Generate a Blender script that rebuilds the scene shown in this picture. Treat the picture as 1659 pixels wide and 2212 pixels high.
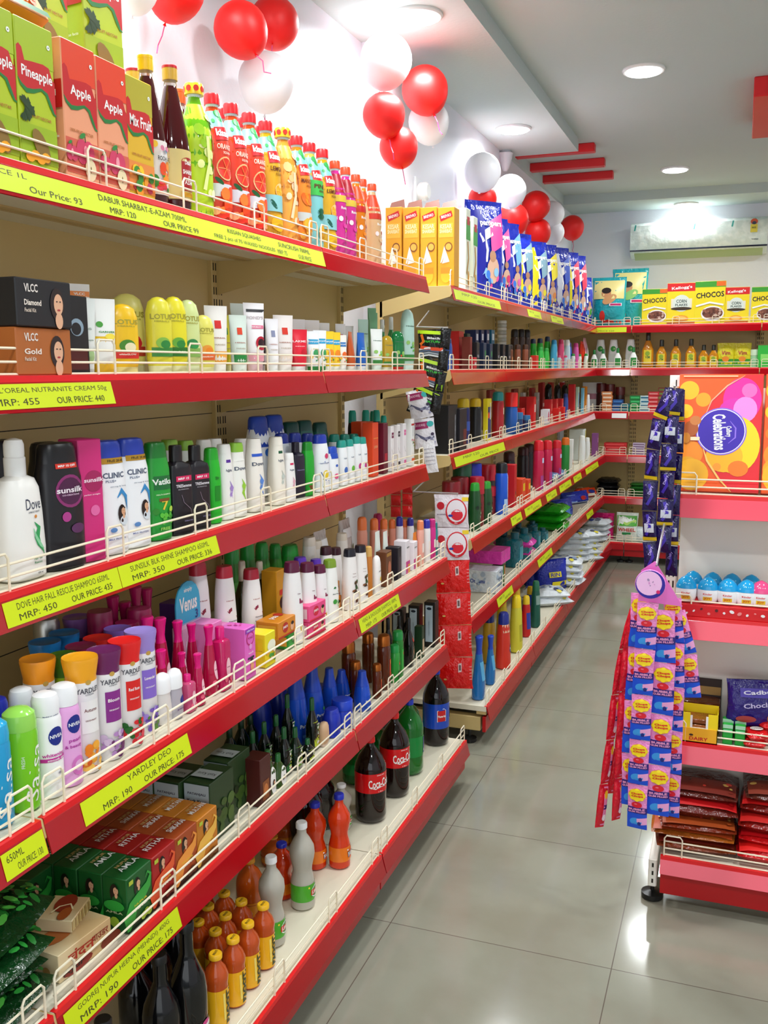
import bpy, math, random
from mathutils import Vector, Matrix
random.seed(7)
for _o in list(bpy.data.objects): bpy.data.objects.remove(_o)
SC = bpy.context.scene
COL = SC.collection
# ---------------------------------------------------------------- camera
FPX, TH, PI_, RO, CAMZ = 2047.64, 0.3582, 0.1503, -0.0054, 1.52
ct, st, cp, sp, cr, sr = math.cos(TH), math.sin(TH), math.cos(PI_), math.sin(PI_), math.cos(RO), math.sin(RO)
FW = Vector((-st*cp, ct*cp, -sp)); RT0 = Vector((ct, st, 0)); UP0 = RT0.cross(FW)
RT = RT0*cr + UP0*sr; UPV = -RT0*sr + UP0*cr
cam = bpy.data.objects.new('camera', bpy.data.cameras.new('camera')); COL.objects.link(cam)
cam.matrix_world = Matrix(((RT.x, UPV.x, -FW.x, 0), (RT.y, UPV.y, -FW.y, 0), (RT.z, UPV.z, -FW.z, CAMZ), (0, 0, 0, 1)))
cam.data.sensor_fit = 'HORIZONTAL'; cam.data.sensor_width = 36; cam.data.lens = FPX/1659*36
cam.data.clip_start = .05
SC.camera = cam
# ---------------------------------------------------------------- light and exposure
SC.view_settings.view_transform = 'Standard'
SC.view_settings.look = 'None'
SC.view_settings.gamma = 1
SC.view_settings.exposure = -0.74
wd = bpy.data.worlds.new('daylight'); SC.world = wd; wd.use_nodes = True
wd.node_tree.nodes['Background'].inputs[0].default_value = (.80, .90, 1, 1)
wd.node_tree.nodes['Background'].inputs[1].default_value = .5
def area_light(name, loc, target, sx, sy, power, col=(1, 1, 1), disk=False, spread=180):
    l = bpy.data.lights.new(name, 'AREA'); l.energy = power; l.color = col
    l.shape = 'DISK' if disk else 'RECTANGLE'; l.size = sx
    if not disk: l.size_y = sy
    l.spread = math.radians(spread)
    o = bpy.data.objects.new(name, l); COL.objects.link(o); o.location = loc
    d = Vector(target)-Vector(loc)
    o.rotation_euler = d.to_track_quat('-Z', 'Y').to_euler()
    return o
ZS, ZR = 2.78, 2.85          # soffit and recess ceiling heights
DOWN = [(-1.20, 5.20, ZS), (-1.16, 3.46, ZS), (-1.16, 1.7, ZS), (-.47, 8.02, ZS), (-.48, 4.66, ZR), (-.49, 6.98, ZR),
        (-.48, 2.2, ZR), (-1.20, 6.95, ZS), (.9, 4.66, ZR), (.9, 6.98, ZR), (.9, 2.2, ZR), (.9, .3, ZR), (-.3, .3, ZR)]  # last two lamps are added, unseen behind the camera, to brighten the display
area_light('shopfront_daylight', (.5, -2.35, 1.45), (.1, 3, 1.1), 3.6, 2.3, 66, (.93, .97, 1))
for i, (x, y, z) in enumerate(DOWN):
    if i == 7: continue          # the red slats take this place
    p = 24
    if i == 1: p = 42
    if i == 2: p = 26
    if i > 10: p = 24
    if i == 5: p = 20
    area_light('downlight_beam', (x, y, z-.035), (x, y, 0), .42 if i in (1, 2) else .2, .24, p, (.95, .99, 1), disk=True, spread=160)
# ---------------------------------------------------------------- materials
_mats = {}
def mat(col, kind='plastic'):
    if isinstance(col, str):
        h = col.lstrip('#'); c = [int(h[i:i+2], 16)/255 for i in (0, 2, 4)]
        c = [(v/12.92 if v <= .04045 else ((v+.055)/1.055)**2.4) for v in c]
    else: c = list(col)
    key = (tuple(round(v, 4) for v in c), kind)
    if key in _mats: return _mats[key]
    m = bpy.data.materials.new(kind+'_'+(col.lstrip('#') if isinstance(col, str) else 'mix')); m.use_nodes = True
    nt = m.node_tree; b = nt.nodes['Principled BSDF']
    b.inputs['Base Color'].default_value = (*c, 1)
    R = {'plastic': .32, 'paper': .45, 'matte': .75, 'metal': .3, 'gloss': .12, 'film': .22, 'glass': .06, 'print': .4, 'powder': .4, 'wall': .85, 'liquid': .08}[kind]
    b.inputs['Roughness'].default_value = R
    if kind == 'metal': b.inputs['Metallic'].default_value = .85
    if kind == 'glass':
        b.inputs['Transmission Weight'].default_value = .85; b.inputs['IOR'].default_value = 1.25
    if kind == 'liquid':
        b.inputs['Transmission Weight'].default_value = .25; b.inputs['IOR'].default_value = 1.33
        b.inputs['Coat Weight'].default_value = .6; b.inputs['Coat Roughness'].default_value = .05
    if kind in ('film', 'wall', 'powder'):
        tc = nt.nodes.new('ShaderNodeTexCoord'); n = nt.nodes.new('ShaderNodeTexNoise'); bp = nt.nodes.new('ShaderNodeBump')
        n.inputs['Scale'].default_value = {'film': 38, 'wall': 60, 'powder': 300}[kind]; n.inputs['Detail'].default_value = 3
        bp.inputs['Strength'].default_value = {'film': .75, 'wall': .08, 'powder': .05}[kind]
        bp.inputs['Distance'].default_value = {'film': .012, 'wall': .01, 'powder': .002}[kind]
        nt.links.new(tc.outputs['Object'], n.inputs['Vector']); nt.links.new(n.outputs['Fac'], bp.inputs['Height']); nt.links.new(bp.outputs[0], b.inputs['Normal'])
    _mats[key] = m
    return m
def emit(name, col, s):
    m = bpy.data.materials.new(name); m.use_nodes = True
    b = m.node_tree.nodes['Principled BSDF']; b.inputs['Base Color'].default_value = (1, 1, 1, 1)
    b.inputs['Emission Color'].default_value = (*col, 1); b.inputs['Emission Strength'].default_value = s
    return m
def speckled(name, c1, c2, scale, rough=.5, bump=0., detail=4, ramp=(.45, .6)):
    m = bpy.data.materials.new(name); m.use_nodes = True; nt = m.node_tree; b = nt.nodes['Principled BSDF']
    tc = nt.nodes.new('ShaderNodeTexCoord'); n = nt.nodes.new('ShaderNodeTexNoise'); r = nt.nodes.new('ShaderNodeValToRGB')
    n.inputs['Scale'].default_value = scale; n.inputs['Detail'].default_value = detail
    r.color_ramp.elements[0].color = (*c1, 1); r.color_ramp.elements[1].color = (*c2, 1)
    r.color_ramp.elements[0].position = ramp[0]; r.color_ramp.elements[1].position = ramp[1]
    nt.links.new(tc.outputs['Object'], n.inputs['Vector']); nt.links.new(n.outputs['Fac'], r.inputs[0]); nt.links.new(r.outputs[0], b.inputs['Base Color'])
    b.inputs['Roughness'].default_value = rough
    if bump:
        bp = nt.nodes.new('ShaderNodeBump'); bp.inputs['Strength'].default_value = bump; bp.inputs['Distance'].default_value = .01
        nt.links.new(n.outputs['Fac'], bp.inputs['Height']); nt.links.new(bp.outputs[0], b.inputs['Normal'])
    return m
# ---------------------------------------------------------------- mesh building
_txt = {}
def text_geo(s, bold=0., bend=False):
    key = (s, round(bold, 3))
    if key in _txt: return _txt[key]
    cu = bpy.data.curves.new('lettering', 'FONT'); cu.body = s; cu.size = 1; cu.offset = bold; cu.resolution_u = 2
    cu.align_x = 'CENTER'; cu.align_y = 'CENTER'
    o = bpy.data.objects.new('lettering', cu); COL.objects.link(o)
    me = bpy.data.meshes.new_from_object(o.evaluated_get(bpy.context.evaluated_depsgraph_get()))
    v = [(p.co.x, p.co.y) for p in me.vertices]; f = [tuple(q.vertices) for q in me.polygons]
    bpy.data.objects.remove(o); bpy.data.curves.remove(cu); bpy.data.meshes.remove(me)
    if v:
        x0 = min(p[0] for p in v); x1 = max(p[0] for p in v); y0 = min(p[1] for p in v); y1 = max(p[1] for p in v)
        w, h = x1-x0, y1-y0
        v = [((p[0]-(x0+x1)/2)/w, (p[1]-(y0+y1)/2)/h) for p in v]
    _txt[key] = (v, f)
    return _txt[key]
class MB:
    def __init__(s): s.v = []; s.f = []; s.fm = []; s.fs = []; s.mats = []; s.e = .0004; s.secs = None
    def mi(s, m):
        if m not in s.mats: s.mats.append(m)
        return s.mats.index(m)
    def add(s, vs, fs, m, smooth=False):
        k = len(s.v); i = s.mi(m); s.v += [tuple(p) for p in vs]
        for f in fs: s.f.append(tuple(k+q for q in f)); s.fm.append(i); s.fs.append(smooth)
    def box(s, x0, x1, y0, y1, z0, z1, m, c=0.0):
        if c <= 0:
            vs = [(x, y, z) for x in (x0, x1) for y in (y0, y1) for z in (z0, z1)]
            s.add(vs, [(0, 1, 3, 2), (4, 6, 7, 5), (0, 4, 5, 1), (2, 3, 7, 6), (0, 2, 6, 4), (1, 5, 7, 3)], m); return
        secs = []
        for z, k in ((z0, c), (z0+c, 0), (z1-c, 0), (z1, c)):
            X0, X1, Y0, Y1 = x0+k, x1-k, y0+k, y1-k; q = c if k == 0 else c*.5
            secs.append([(X1, Y0+q, z), (X1, Y1-q, z), (X1-q, Y1, z), (X0+q, Y1, z), (X0, Y1-q, z), (X0, Y0+q, z), (X0+q, Y0, z), (X1-q, Y0, z)])
        s.rings(secs, m, False)
    def rings(s, secs, m, smooth=True, cap0=True, cap1=True):
        n = len(secs[0]); vs = [p for r in secs for p in r]; fs = []
        for i in range(len(secs)-1):
            for j in range(n): fs.append((i*n+j, i*n+(j+1) % n, (i+1)*n+(j+1) % n, (i+1)*n+j))
        if cap0: fs.append(tuple(range(n-1, -1, -1)))
        if cap1: fs.append(tuple((len(secs)-1)*n+j for j in range(n)))
        s.add(vs, fs, m, smooth)
    def loft(s, secs, m, n=24, ox=0, oy=0, cap0=True, cap1=True, jit=0, keep=True):
        """secs: (z, half depth x, half width y, exponent[, shift x, shift y])"""
        out = []
        for q in secs:
            z, a, b, e = q[:4]; dx = q[4] if len(q) > 4 else 0; dy = q[5] if len(q) > 5 else 0
            r = []
            for j in range(n):
                t = 2*math.pi*(j+.5)/n; c_, s_ = math.cos(t), math.sin(t)
                x = a*math.copysign(abs(c_)**(2/e), c_); y = b*math.copysign(abs(s_)**(2/e), s_)
                if jit: x += random.uniform(-jit, jit); y += random.uniform(-jit, jit)*.7
                r.append((ox+dx+x, oy+dy+y, z+(random.uniform(-jit, jit)*.5 if jit else 0)))
            out.append(r)
        s.rings(out, m, True, cap0, cap1)
        if keep: s.secs = [(q[0], q[1], q[2], q[3], ox+(q[4] if len(q) > 4 else 0), oy+(q[5] if len(q) > 5 else 0)) for q in secs]
    def lathe(s, prof, m, n=20, ox=0, oy=0, **k):
        s.loft([(z, r, r, 2) for r, z in prof], m, n, ox, oy, **k)
    def tube(s, pts, r, m, n=6, closed=False):
        P = [Vector(p) for p in pts]; secs = []
        for i, p in enumerate(P):
            a = P[i-1] if i else (P[-1] if closed else P[0]); b = P[(i+1) % len(P)] if (i < len(P)-1 or closed) else P[-1]
            d = (b-a).normalized(); u = d.orthogonal().normalized() if i == 0 else (u-d*u.dot(d)).normalized(); w = d.cross(u)
            secs.append([tuple(p+u*r*math.cos(2*math.pi*j/n)+w*r*math.sin(2*math.pi*j/n)) for j in range(n)])
        if closed: secs.append(secs[0])
        s.rings(secs, m, True)
    # -- printing on surfaces: a to the viewer's right, b up
    def surf(s, kind, *A):
        if kind == 'front':           # flat +X face
            x = A[0]; return lambda a, b, e: (x+e, a, b)
        if kind == 'side':            # flat -Y face
            y = A[0]; return lambda a, b, e: (a, y-e, b)
        if kind == 'side2':
            y = A[0]; return lambda a, b, e: (-a, y+e, b)
        if kind == 'top':
            z = A[0]; return lambda a, b, e: (-b, a, z+e)
        if kind == 'wrap':            # follows the loft; A[0] turns the print about the axis
            secs = A[1] if len(A) > 1 else s.secs; phi = A[0]
            def f(a, b, e):
                q = secs[0]; t = 0
                for i in range(len(secs)-1):
                    if secs[i][0] <= b <= secs[i+1][0]:
                        t = (b-secs[i][0])/max(1e-6, secs[i+1][0]-secs[i][0])
                        q = [secs[i][k]*(1-t)+secs[i+1][k]*t for k in range(6)]; break
                else:
                    q = secs[-1] if b > secs[-1][0] else secs[0]
                A_, B_, ex, dx, dy = q[1]+e, q[2]+e, q[3], q[4], q[5]
                r = (A_+B_)/2
                if abs(A_-B_) < .25*r and ex < 2.6:
                    th = a/r+phi; return (dx+A_*math.cos(th), dy+B_*math.sin(th), b)
                k = min(1, abs(a)/B_); return (dx+A_*(max(0, 1-k**ex))**(1/ex), dy+max(-B_, min(B_, a)), b)
            return f
    def quad(s, sf, a0, a1, b0, b1, m, na=1, nb=1, sk=0):
        s.e += .00012; vs = []; fs = []
        for i in range(na+1):
            for j in range(nb+1):
                a = a0+(a1-a0)*i/na; b = b0+(b1-b0)*j/nb; vs.append(sf(a, b+sk*(i/na-.5), s.e))
        for i in range(na):
            for j in range(nb): k = i*(nb+1)+j; fs.append((k, k+nb+1, k+nb+2, k+1))
        s.add(vs, fs, m, na > 1)
    def disc(s, sf, a, b, ra, rb, m, n=20, t=1, rot=0):
        s.e += .00012; vs = [sf(a, b, s.e)]; fs = []
        nr = 2 if t > 1 else 1
        cr_, sr_ = math.cos(rot), math.sin(rot)
        for q in range(1, nr+1):
            for j in range(n):
                x = ra*q/nr*math.cos(2*math.pi*j/n); y = rb*q/nr*math.sin(2*math.pi*j/n)
                vs.append(sf(a+x*cr_-y*sr_, b+x*sr_+y*cr_, s.e))
        for j in range(n): fs.append((0, 1+j, 1+(j+1) % n))
        for q in range(1, nr):
            for j in range(n): fs.append((1+(q-1)*n+j, 1+q*n+j, 1+q*n+(j+1) % n, 1+(q-1)*n+(j+1) % n))
        s.add(vs, fs, m, True)
    def poly(s, sf, pts, m):
        s.e += .00012; s.add([sf(a, b, s.e) for a, b in pts], [tuple(range(len(pts)))], m)
    def ribbon(s, sf, pts, m, w=.002):       # a painted stroke through pts, width w or a list of widths
        s.e += .00012; vs = []; fs = []; n = len(pts)
        for i, (a, b) in enumerate(pts):
            p = pts[max(0, i-1)]; q = pts[min(n-1, i+1)]; dx, dy = q[0]-p[0], q[1]-p[1]; L = math.hypot(dx, dy) or 1
            ww = (w[i] if isinstance(w, (list, tuple)) else w)/2
            vs += [sf(a-dy/L*ww, b+dx/L*ww, s.e), sf(a+dy/L*ww, b-dx/L*ww, s.e)]
        for i in range(n-1): fs.append((2*i, 2*i+1, 2*i+3, 2*i+2))
        s.add(vs, fs, m)
    def text(s, sf, t, a, b, w, h, m, bold=0.02, rot=0):
        s.e += .00012; v, f = text_geo(t, bold); c_, s_ = math.cos(rot), math.sin(rot)
        s.add([sf(a+x*w*c_-y*h*s_, b+x*w*s_+y*h*c_, s.e) for x, y in v], f, m)
    def build(s, name, parent=None, loc=None):
        me = bpy.data.meshes.new(name); me.from_pydata(s.v, [], s.f)
        for m in s.mats: me.materials.append(m)
        me.polygons.foreach_set('material_index', s.fm); me.polygons.foreach_set('use_smooth', s.fs)
        me.update(); me.set_sharp_from_angle(angle=math.radians(38))
        o = bpy.data.objects.new(name, me); COL.objects.link(o)
        if parent: o.parent = parent
        if loc: o.location = loc
        return o
def tag(o, label=None, cat=None, group=None, kind=None):
    for k, v in (('label', label), ('category', cat), ('group', group), ('kind', kind)):
        if v: o[k] = v
    return o
def empty(name, loc=(0, 0, 0), rz=0):
    o = bpy.data.objects.new(name, None); COL.objects.link(o); o.location = loc; o.rotation_euler = (0, 0, rz); o.empty_display_size = .05
    return o
_kids = {}
def copy_tree(o, parent=None):
    c = o.copy(); COL.objects.link(c)
    if parent: c.parent = parent
    for ch in [k for k in o.children]: copy_tree(ch, c)
    return c
# a pixel of the 1659 x 2212 frame turned into a point on a plane of the room
def ray(u, v): return FW+RT*((u-829.5)/FPX)-UPV*((v-1106)/FPX)
def onX(u, v, x): d = ray(u, v); t = x/d.x; return Vector((0, 0, CAMZ))+d*t
def onY(u, v, y): d = ray(u, v); t = y/d.y; return Vector((0, 0, CAMZ))+d*t
def onZ(u, v, z): d = ray(u, v); t = (z-CAMZ)/d.z; return Vector((0, 0, CAMZ))+d*t
def struct(o): o['kind'] = 'structure'; return o
# ---------------------------------------------------------------- the room
m_wall = mat('#E8E8EF', 'wall'); m_ceil = mat('#C2CDCB', 'wall')
XWN, XWF, YST, YB = -1.455, -1.39, 3.66, 8.22
def floor_material():
    m = bpy.data.materials.new('vitrified_tile'); m.use_nodes = True; nt = m.node_tree; b = nt.nodes['Principled BSDF']
    tc = nt.nodes.new('ShaderNodeTexCoord'); mp = nt.nodes.new('ShaderNodeMapping'); br = nt.nodes.new('ShaderNodeTexBrick')
    mp.inputs['Location'].default_value = (.24, .12, 0)
    br.offset = 0; br.inputs['Scale'].default_value = 1; br.inputs['Brick Width'].default_value = .6; br.inputs['Row Height'].default_value = .6
    br.inputs['Mortar Size'].default_value = .0016; br.inputs['Mortar Smooth'].default_value = .3
    br.inputs['Color1'].default_value = (.255, .255, .20, 1); br.inputs['Color2'].default_value = (.27, .265, .21, 1); br.inputs['Mortar'].default_value = (.12, .10, .08, 1)
    n = nt.nodes.new('ShaderNodeTexNoise'); n.inputs['Scale'].default_value = 3; n.inputs['Detail'].default_value = 6
    r = nt.nodes.new('ShaderNodeValToRGB'); r.color_ramp.elements[0].color = (.78, .72, .66, 1); r.color_ramp.elements[1].color = (1, 1, 1, 1)
    r.color_ramp.elements[0].position = .36; r.color_ramp.elements[1].position = .58
    mx = nt.nodes.new('ShaderNodeMixRGB'); mx.blend_type = 'MULTIPLY'; mx.inputs[0].default_value = .6
    L = nt.links.new
    L(tc.outputs['Object'], mp.inputs[0]); L(mp.outputs[0], br.inputs['Vector']); L(tc.outputs['Object'], n.inputs['Vector']); L(n.outputs['Fac'], r.inputs[0])
    L(br.outputs['Color'], mx.inputs[1]); L(r.outputs[0], mx.inputs[2]); L(mx.outputs[0], b.inputs['Base Color'])
    b.inputs['Roughness'].default_value = .11
    n2 = nt.nodes.new('ShaderNodeTexNoise'); n2.inputs['Scale'].default_value = 5; bp = nt.nodes.new('ShaderNodeBump'); bp.inputs['Strength'].default_value = .03
    L(tc.outputs['Object'], n2.inputs['Vector']); L(n2.outputs['Fac'], bp.inputs['Height']); L(bp.outputs[0], b.inputs['Normal'])
    return m
XR = 2.3
q = MB(); q.box(-1.6, XR+.1, -2.5, YB+.1, -.05, 0, floor_material()); struct(q.build('floor'))
q = MB(); q.box(XWN-.1, XWN, -2.5, YST, 0, 3, m_wall); q.box(XWN-.1, XWF, YST, YB+.1, 0, 3, m_wall); struct(q.build('wall_left'))
q = MB(); q.box(XWN-.1, XR+.1, YB, YB+.1, 0, 3, m_wall); struct(q.build('wall_back'))
q = MB(); q.box(XR, XR+.1, -2.5, YB, 0, 3, m_wall); struct(q.build('wall_right'))
# ceiling: recess slab, with the soffit hanging below it along the left and the back
q = MB()
q.box(XWN-.1, XR+.1, -2.5, YB+.1, ZR, ZR+.1, m_ceil)
q.box(XWN-.1, -.965, -2.5, 5.88, ZS, ZR, m_ceil)
q.box(XWN-.1, XR, 7.72, YB+.1, ZS, ZR, m_ceil)
q.box(XWN-.1, XWF+.02, 5.88, 7.72, ZS, ZR, m_ceil)
struct(q.build('ceiling'))
m_red = mat('#D8121A', 'paper')
for y in (6.0, 6.44, 6.87):
    q = MB(); q.box(-.25, .25, -.035, .035, 0, .05, m_red, .004)
    o = q.build('ceiling_bar', loc=(-1.14, y+.03, ZR-.05))
    tag(o, {6.0: 'nearest', 6.44: 'middle', 6.87: 'farthest'}[y]+' of the three red slats on the ceiling beside the left wall', 'ceiling slat', 'red slats on the ceiling')
q = MB(); q.box(-.25, .25, -.44, .44, 0, .09, m_red, .004); o = q.build('ceiling_panel', loc=(.24, 5.4, ZR-.09))
tag(o, 'red box panel on the ceiling at the right edge', 'ceiling panel')
m_glow = emit('lamp_glow', (.93, .98, 1), 14); m_white = mat('#F2F2F2', 'plastic')
DL = ['downlight in the left soffit, above the white balloons', 'bright downlight in the left soffit at the top edge of the photo', 'downlight in the left soffit above the juice cartons',
      'downlight in the back soffit above the air conditioner', 'large round downlight nearest in the recessed ceiling', 'round downlight in the recessed ceiling before the back soffit',
      'downlight of the recessed ceiling over the near aisle', 'downlight over the far left corner beyond the red slats', 'far right downlight row, middle lamp', 'far right downlight row, farthest lamp', 'far right downlight row, nearest lamp', 'downlight behind the camera on the right', 'downlight behind the camera over the aisle']
for i, (x, y, z) in enumerate(DOWN):
    if i == 7: continue
    t = tag(empty('downlight', (x, y, z-.012)), DL[i], 'ceiling light', 'round ceiling downlights')
    q = MB(); q.lathe([(.09, 0), (.095, .006), (.095, .0119)], m_white, 28); q.build('trim_ring', t)
    q = MB(); q.lathe([(.078, -.004), (.08, 0)], m_glow, 28); q.build('diffuser', t)
# ---------------------------------------------------------------- shelving
m_bei = mat('#D3B97C', 'powder'); m_und = mat('#C6AA70', 'powder'); m_lip = mat('#E3141C', 'plastic'); m_band = mat('#A80614', 'gloss')
m_kick = mat('#B80610', 'plastic'); m_wire = mat('#F6EBD0', 'plastic'); m_yel = mat('#CFE000', 'paper'); m_blk = mat('#141414', 'plastic'); m_slot = mat('#2A2418', 'matte')
m_shelf = mat('#E9E2CC', 'powder'); m_ink = mat('#3C3D12', 'paper')
Z1, Z2, Z3, Z4, Z5, Z6 = 1.834, 1.512, 1.180, .846, .5205, .1655
def shelf(parent, y0, y1, z, xf, xb, labels=(), n=4, kick=False, kz=.055, wires=True, end0=False, end1=False, dark=False, mband=None, bh=.05):
    """a shelf along local Y whose front edge is at x = xf; its top at z"""
    q = MB(); th = .022
    q.box(xb, xf-.004, y0+.002, y1-.002, z-th, z-.001, m_shelf)
    for k in (.3, .36, .7, .76):                 # folded ribs under the board
        x = xb+(xf-xb)*k; q.box(x-.006, x+.006, y0+.01, y1-.01, z-th-.004, z-th, m_und)
    q.box(xf-.045, xf-.005, y0+.004, y1-.004, z-.036, z-th, m_und)
    s = q.build('shelf', parent)
    q = MB(); mb_ = mband or m_band
    P = [(xf-.012, z), (xf, z), (xf+.001, z-.010), (xf+.0015, z-.011), (xf+.013, z-bh-.006), (xf+.011, z-bh-.007), (xf-.002, z-.014)]
    a = [(x, y0+.003, zz) for x, zz in P]; b = [(x, y1-.003, zz) for x, zz in P]; N = len(P)
    for i in range(N):
        j = (i+1) % N
        q.add([a[i], a[j], b[j], b[i]], [(0, 3, 2, 1)], m_lip if i in (0, 1) else mb_)
    q.add(a, [tuple(range(N))], mb_); q.add(b, [tuple(range(N-1, -1, -1))], mb_)
    q.build('price_rail', s)
    for bi, yy in enumerate((y0, y1)):
        q = MB(); d = .003 if bi == 0 else -.003
        pts = [(xb, z-.115), (xb, z-.002), (xf-.002, z-.002), (xf+.004, z-.03), (xf-.004, z-.042)]
        A = [(x, yy, zz) for x, zz in pts]; B = [(x, yy+d, zz) for x, zz in pts]; N = len(pts)
        q.add(A+B, [tuple(range(N)), tuple(range(2*N-1, N-1, -1))]+[(i, (i+1) % N, N+(i+1) % N, N+i) for i in range(N)], m_bei)
        if not kick: q.build('bracket', s)
    if wires:
        q = MB(); r = .0022; xw = xf-.010
        for h in (.021, .042): q.tube([(xw, y0+.012, z+h), (xw, y1-.012, z+h)], r, m_wire)
        q.tube([(xw, y0+.012, z+.002), (xw, y1-.012, z+.002)], r, m_wire)
        L = y1-y0
        for i in range(n):
            c = y0+.036+(L-.072)*i/(n-1)
            q.tube([(xw+.003, c-.024, z), (xw+.003, c-.024, z+.052), (xw+.003, c-.018, z+.060), (xw+.003, c+.018, z+.060), (xw+.003, c+.024, z+.052), (xw+.003, c+.024, z)], r, m_wire)
        q.build('wire_guard', s)
    for lb in labels:
        ya, yb, texts = lb[:3]; hh = lb[3] if len(lb) > 3 else .038
        q = MB(); sl = .0115/(bh-.005)
        sf = lambda a, b, e: (xf+.0015+(z-.011-b)*sl+e+.0004, a, b)
        zt, zb = z-.0125, z-.0125-hh
        q.quad(sf, ya, yb, zb, zt, lb[4] if len(lb) > 4 else m_yel)
        for (t, ft, row, wf) in texts:
            q.text(sf, t, ya+(yb-ya)*ft, zt-hh*row, (yb-ya)*wf, hh*.27, m_ink, 0)
        q.build('price_label', s)
    if kick:
        q = MB(); q.box(xf-.02, xf-.006, y0+.004, y1-.004, kz, z-bh+.004, m_kick, .001); q.build('kick_panel', s)
    return s
def upright(parent, x, y, z0, z1, m=None, name='upright'):
    q = MB(); q.box(x-.03, x, y-.014, y+.014, z0, z1, m or m_bei, .002)
    zz = z0+.03
    while zz < z1-.03:
        for d in (-.006, .006): q.box(x-.001, x+.0006, y+d-.0022, y+d+.0022, zz, zz+.020, m_slot)
        zz += .032
    return q.build(name, parent)
def castor(parent, x, y, h=.05):
    q = MB(); q.lathe([(.024, 0), (.03, .004), (.03, .016), (.014, .022), (.006, .024), (.006, h+.02)], m_blk, 14, x, y); return q.build('levelling_foot', parent)
TX = lambda a, b, c, d=.5: [(a, d, .28, .8), (b, .25, .72, .3), (c, .72, .72, .38)]
YV = lambda u, v, x: onX(u, v, x).y
XN, XM, XBF = -1.044, -.963, -.885
XF, XFM, XFB = -1.06, -.971, -.90
def bay(label, y0, y1, fr, lab, back, n, group='beige shelving bays along the left wall'):
    t = tag(empty('shelving_bay', (0, 0, 0)), label, 'shelving', group)
    t.location = (back, (y0+y1)/2, 0); dy = (y0+y1)/2
    Y0, Y1 = y0-dy, y1-dy
    q = MB(); q.box(-.008, 0, Y0+.004, Y1-.004, .06, 1.90, m_bei)
    for zz in (.5, .95, 1.4): q.box(-.001, .0006, Y0+.01, Y1-.01, zz-.001, zz+.001, m_slot)
    q.build('back_panel', t)
    for i, z in enumerate((Z1, Z2, Z3, Z4, Z5, Z6)):
        labs = [((l[0]-dy, l[1]-dy)+tuple(l[2:])) for l in lab.get(i, [])]
        shelf(t, Y0, Y1, z, fr[i]-back, .002, labs, n, kick=(i == 5))
    for y in (Y0+.014, Y1-.014): upright(t, .014, y, .06, 1.93); 
    for y in (Y0+.03, Y1-.03):
        q = MB(); q.box(.03, fr[5]-back-.03, y-.02, y+.02, .055, .115, m_bei, .003); q.build('base_leg', t)
        castor(t, fr[5]-back-.08, y); 
    return t
RB = -1.372
L1 = onX
lab0 = {3: [(YV(0, 1895, XM), 1.08, [('650ML', .3, .28, .4), ('OUR PRICE: 130', .6, .72, .6)])],
        0: [(-.1, 1.08, [('APPLE JUICE 1L', .5, .28, .4), ('MRP: 90', .8, .72, .1)])], 1: [(-.1, 1.08, [])], 2: [(-.1, 1.08, [('TRESEMME 580ML', .3, .3, .3)])]}
lab1 = {0: [(1.086, 2.333, [('REAL JUICE 1L', .05, .28, .12), ('MRP: 98', .02, .74, .07), ('Our Price: 93', .16, .72, .1), ('DABUR SHARBAT-E-AZAM 700ML', .36, .28, .22), ('MRP: 120', .30, .74, .06), ('OUR PRICE 99', .45, .74, .1),
                    ('KISSAN SQUASHES', .66, .28, .12), ('FREE 2 pcs of 75 WAXED NOODLES', .66, .74, .22), ('SUNCRUSH 700ML', .86, .28, .14), ('MRP: 75', .8, .74, .04), ('OUR PRICE', .9, .74, .06)])],
        1: [(1.088, YV(236, 830, XN), TX("L'OREAL NUTRANITE CREAM 50g", 'MRP: 455', 'OUR PRICE: 440', .55))],
        2: [(max(1.09, YV(0, 1300, XN)), YV(250, 1230, XN), TX('DOVE HAIR FALL RESCUE SHAMPOO 650ML', 'MRP: 450', 'OUR PRICE: 435')), (YV(251, 1230, XN), YV(464, 1165, XN), TX('SUNSILK BLK SHINE SHAMPOO 650ML', 'MRP: 350', 'OUR PRICE: 336'))],
        3: [(YV(170, 1750, XM), YV(402, 1605, XM), [('YARDLEY DEO', .6, .25, .42), ('MRP: 190', .28, .74, .25), ('OUR PRICE: 175', .72, .74, .4)])],
        4: [(max(1.09, YV(133, 2195, XM)), YV(381, 1985, XM), TX('GODREJ NUPUR HEENA (MEHNDI) 400G', 'MRP: 190', 'OUR PRICE: 175'))]}
lab2 = {3: [(YV(772, 1350, XM), YV(858, 1290, XM), [('HEAD & SHOULDER SHAMPOO 180ML', .5, .28, .85), ('MRP: 175', .25, .74, .25), ('OUR PRICE: 168', .7, .74, .4)])]}
NF = (XN, XN, XN, XM, XM, XBF)
bay('beige shelving bay cut off by the left edge of the photo', -.165, 1.085, NF, lab0, RB, 5)
bay('long near shelving bay stocked with juice bottles, shampoos, talc and soda', 1.085, 2.335, NF, lab1, RB, 5)
bay('short shelving bay with large cola bottles on its bottom shelf', 2.335, 3.223, NF, lab2, RB, 4)
FF = (XF, XF, XF, XFM, XFM, XFB)
gl = lambda ya, yb: (ya, yb, [('', .5, .5, .1)])
def gl(ya, yb, m=None): return (ya, yb, [('MRP 120', .3, .3, .3), ('OUR PRICE', .65, .7, .4)])
fy = [3.579, 4.488, 5.446, 6.355, 7.50]
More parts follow.
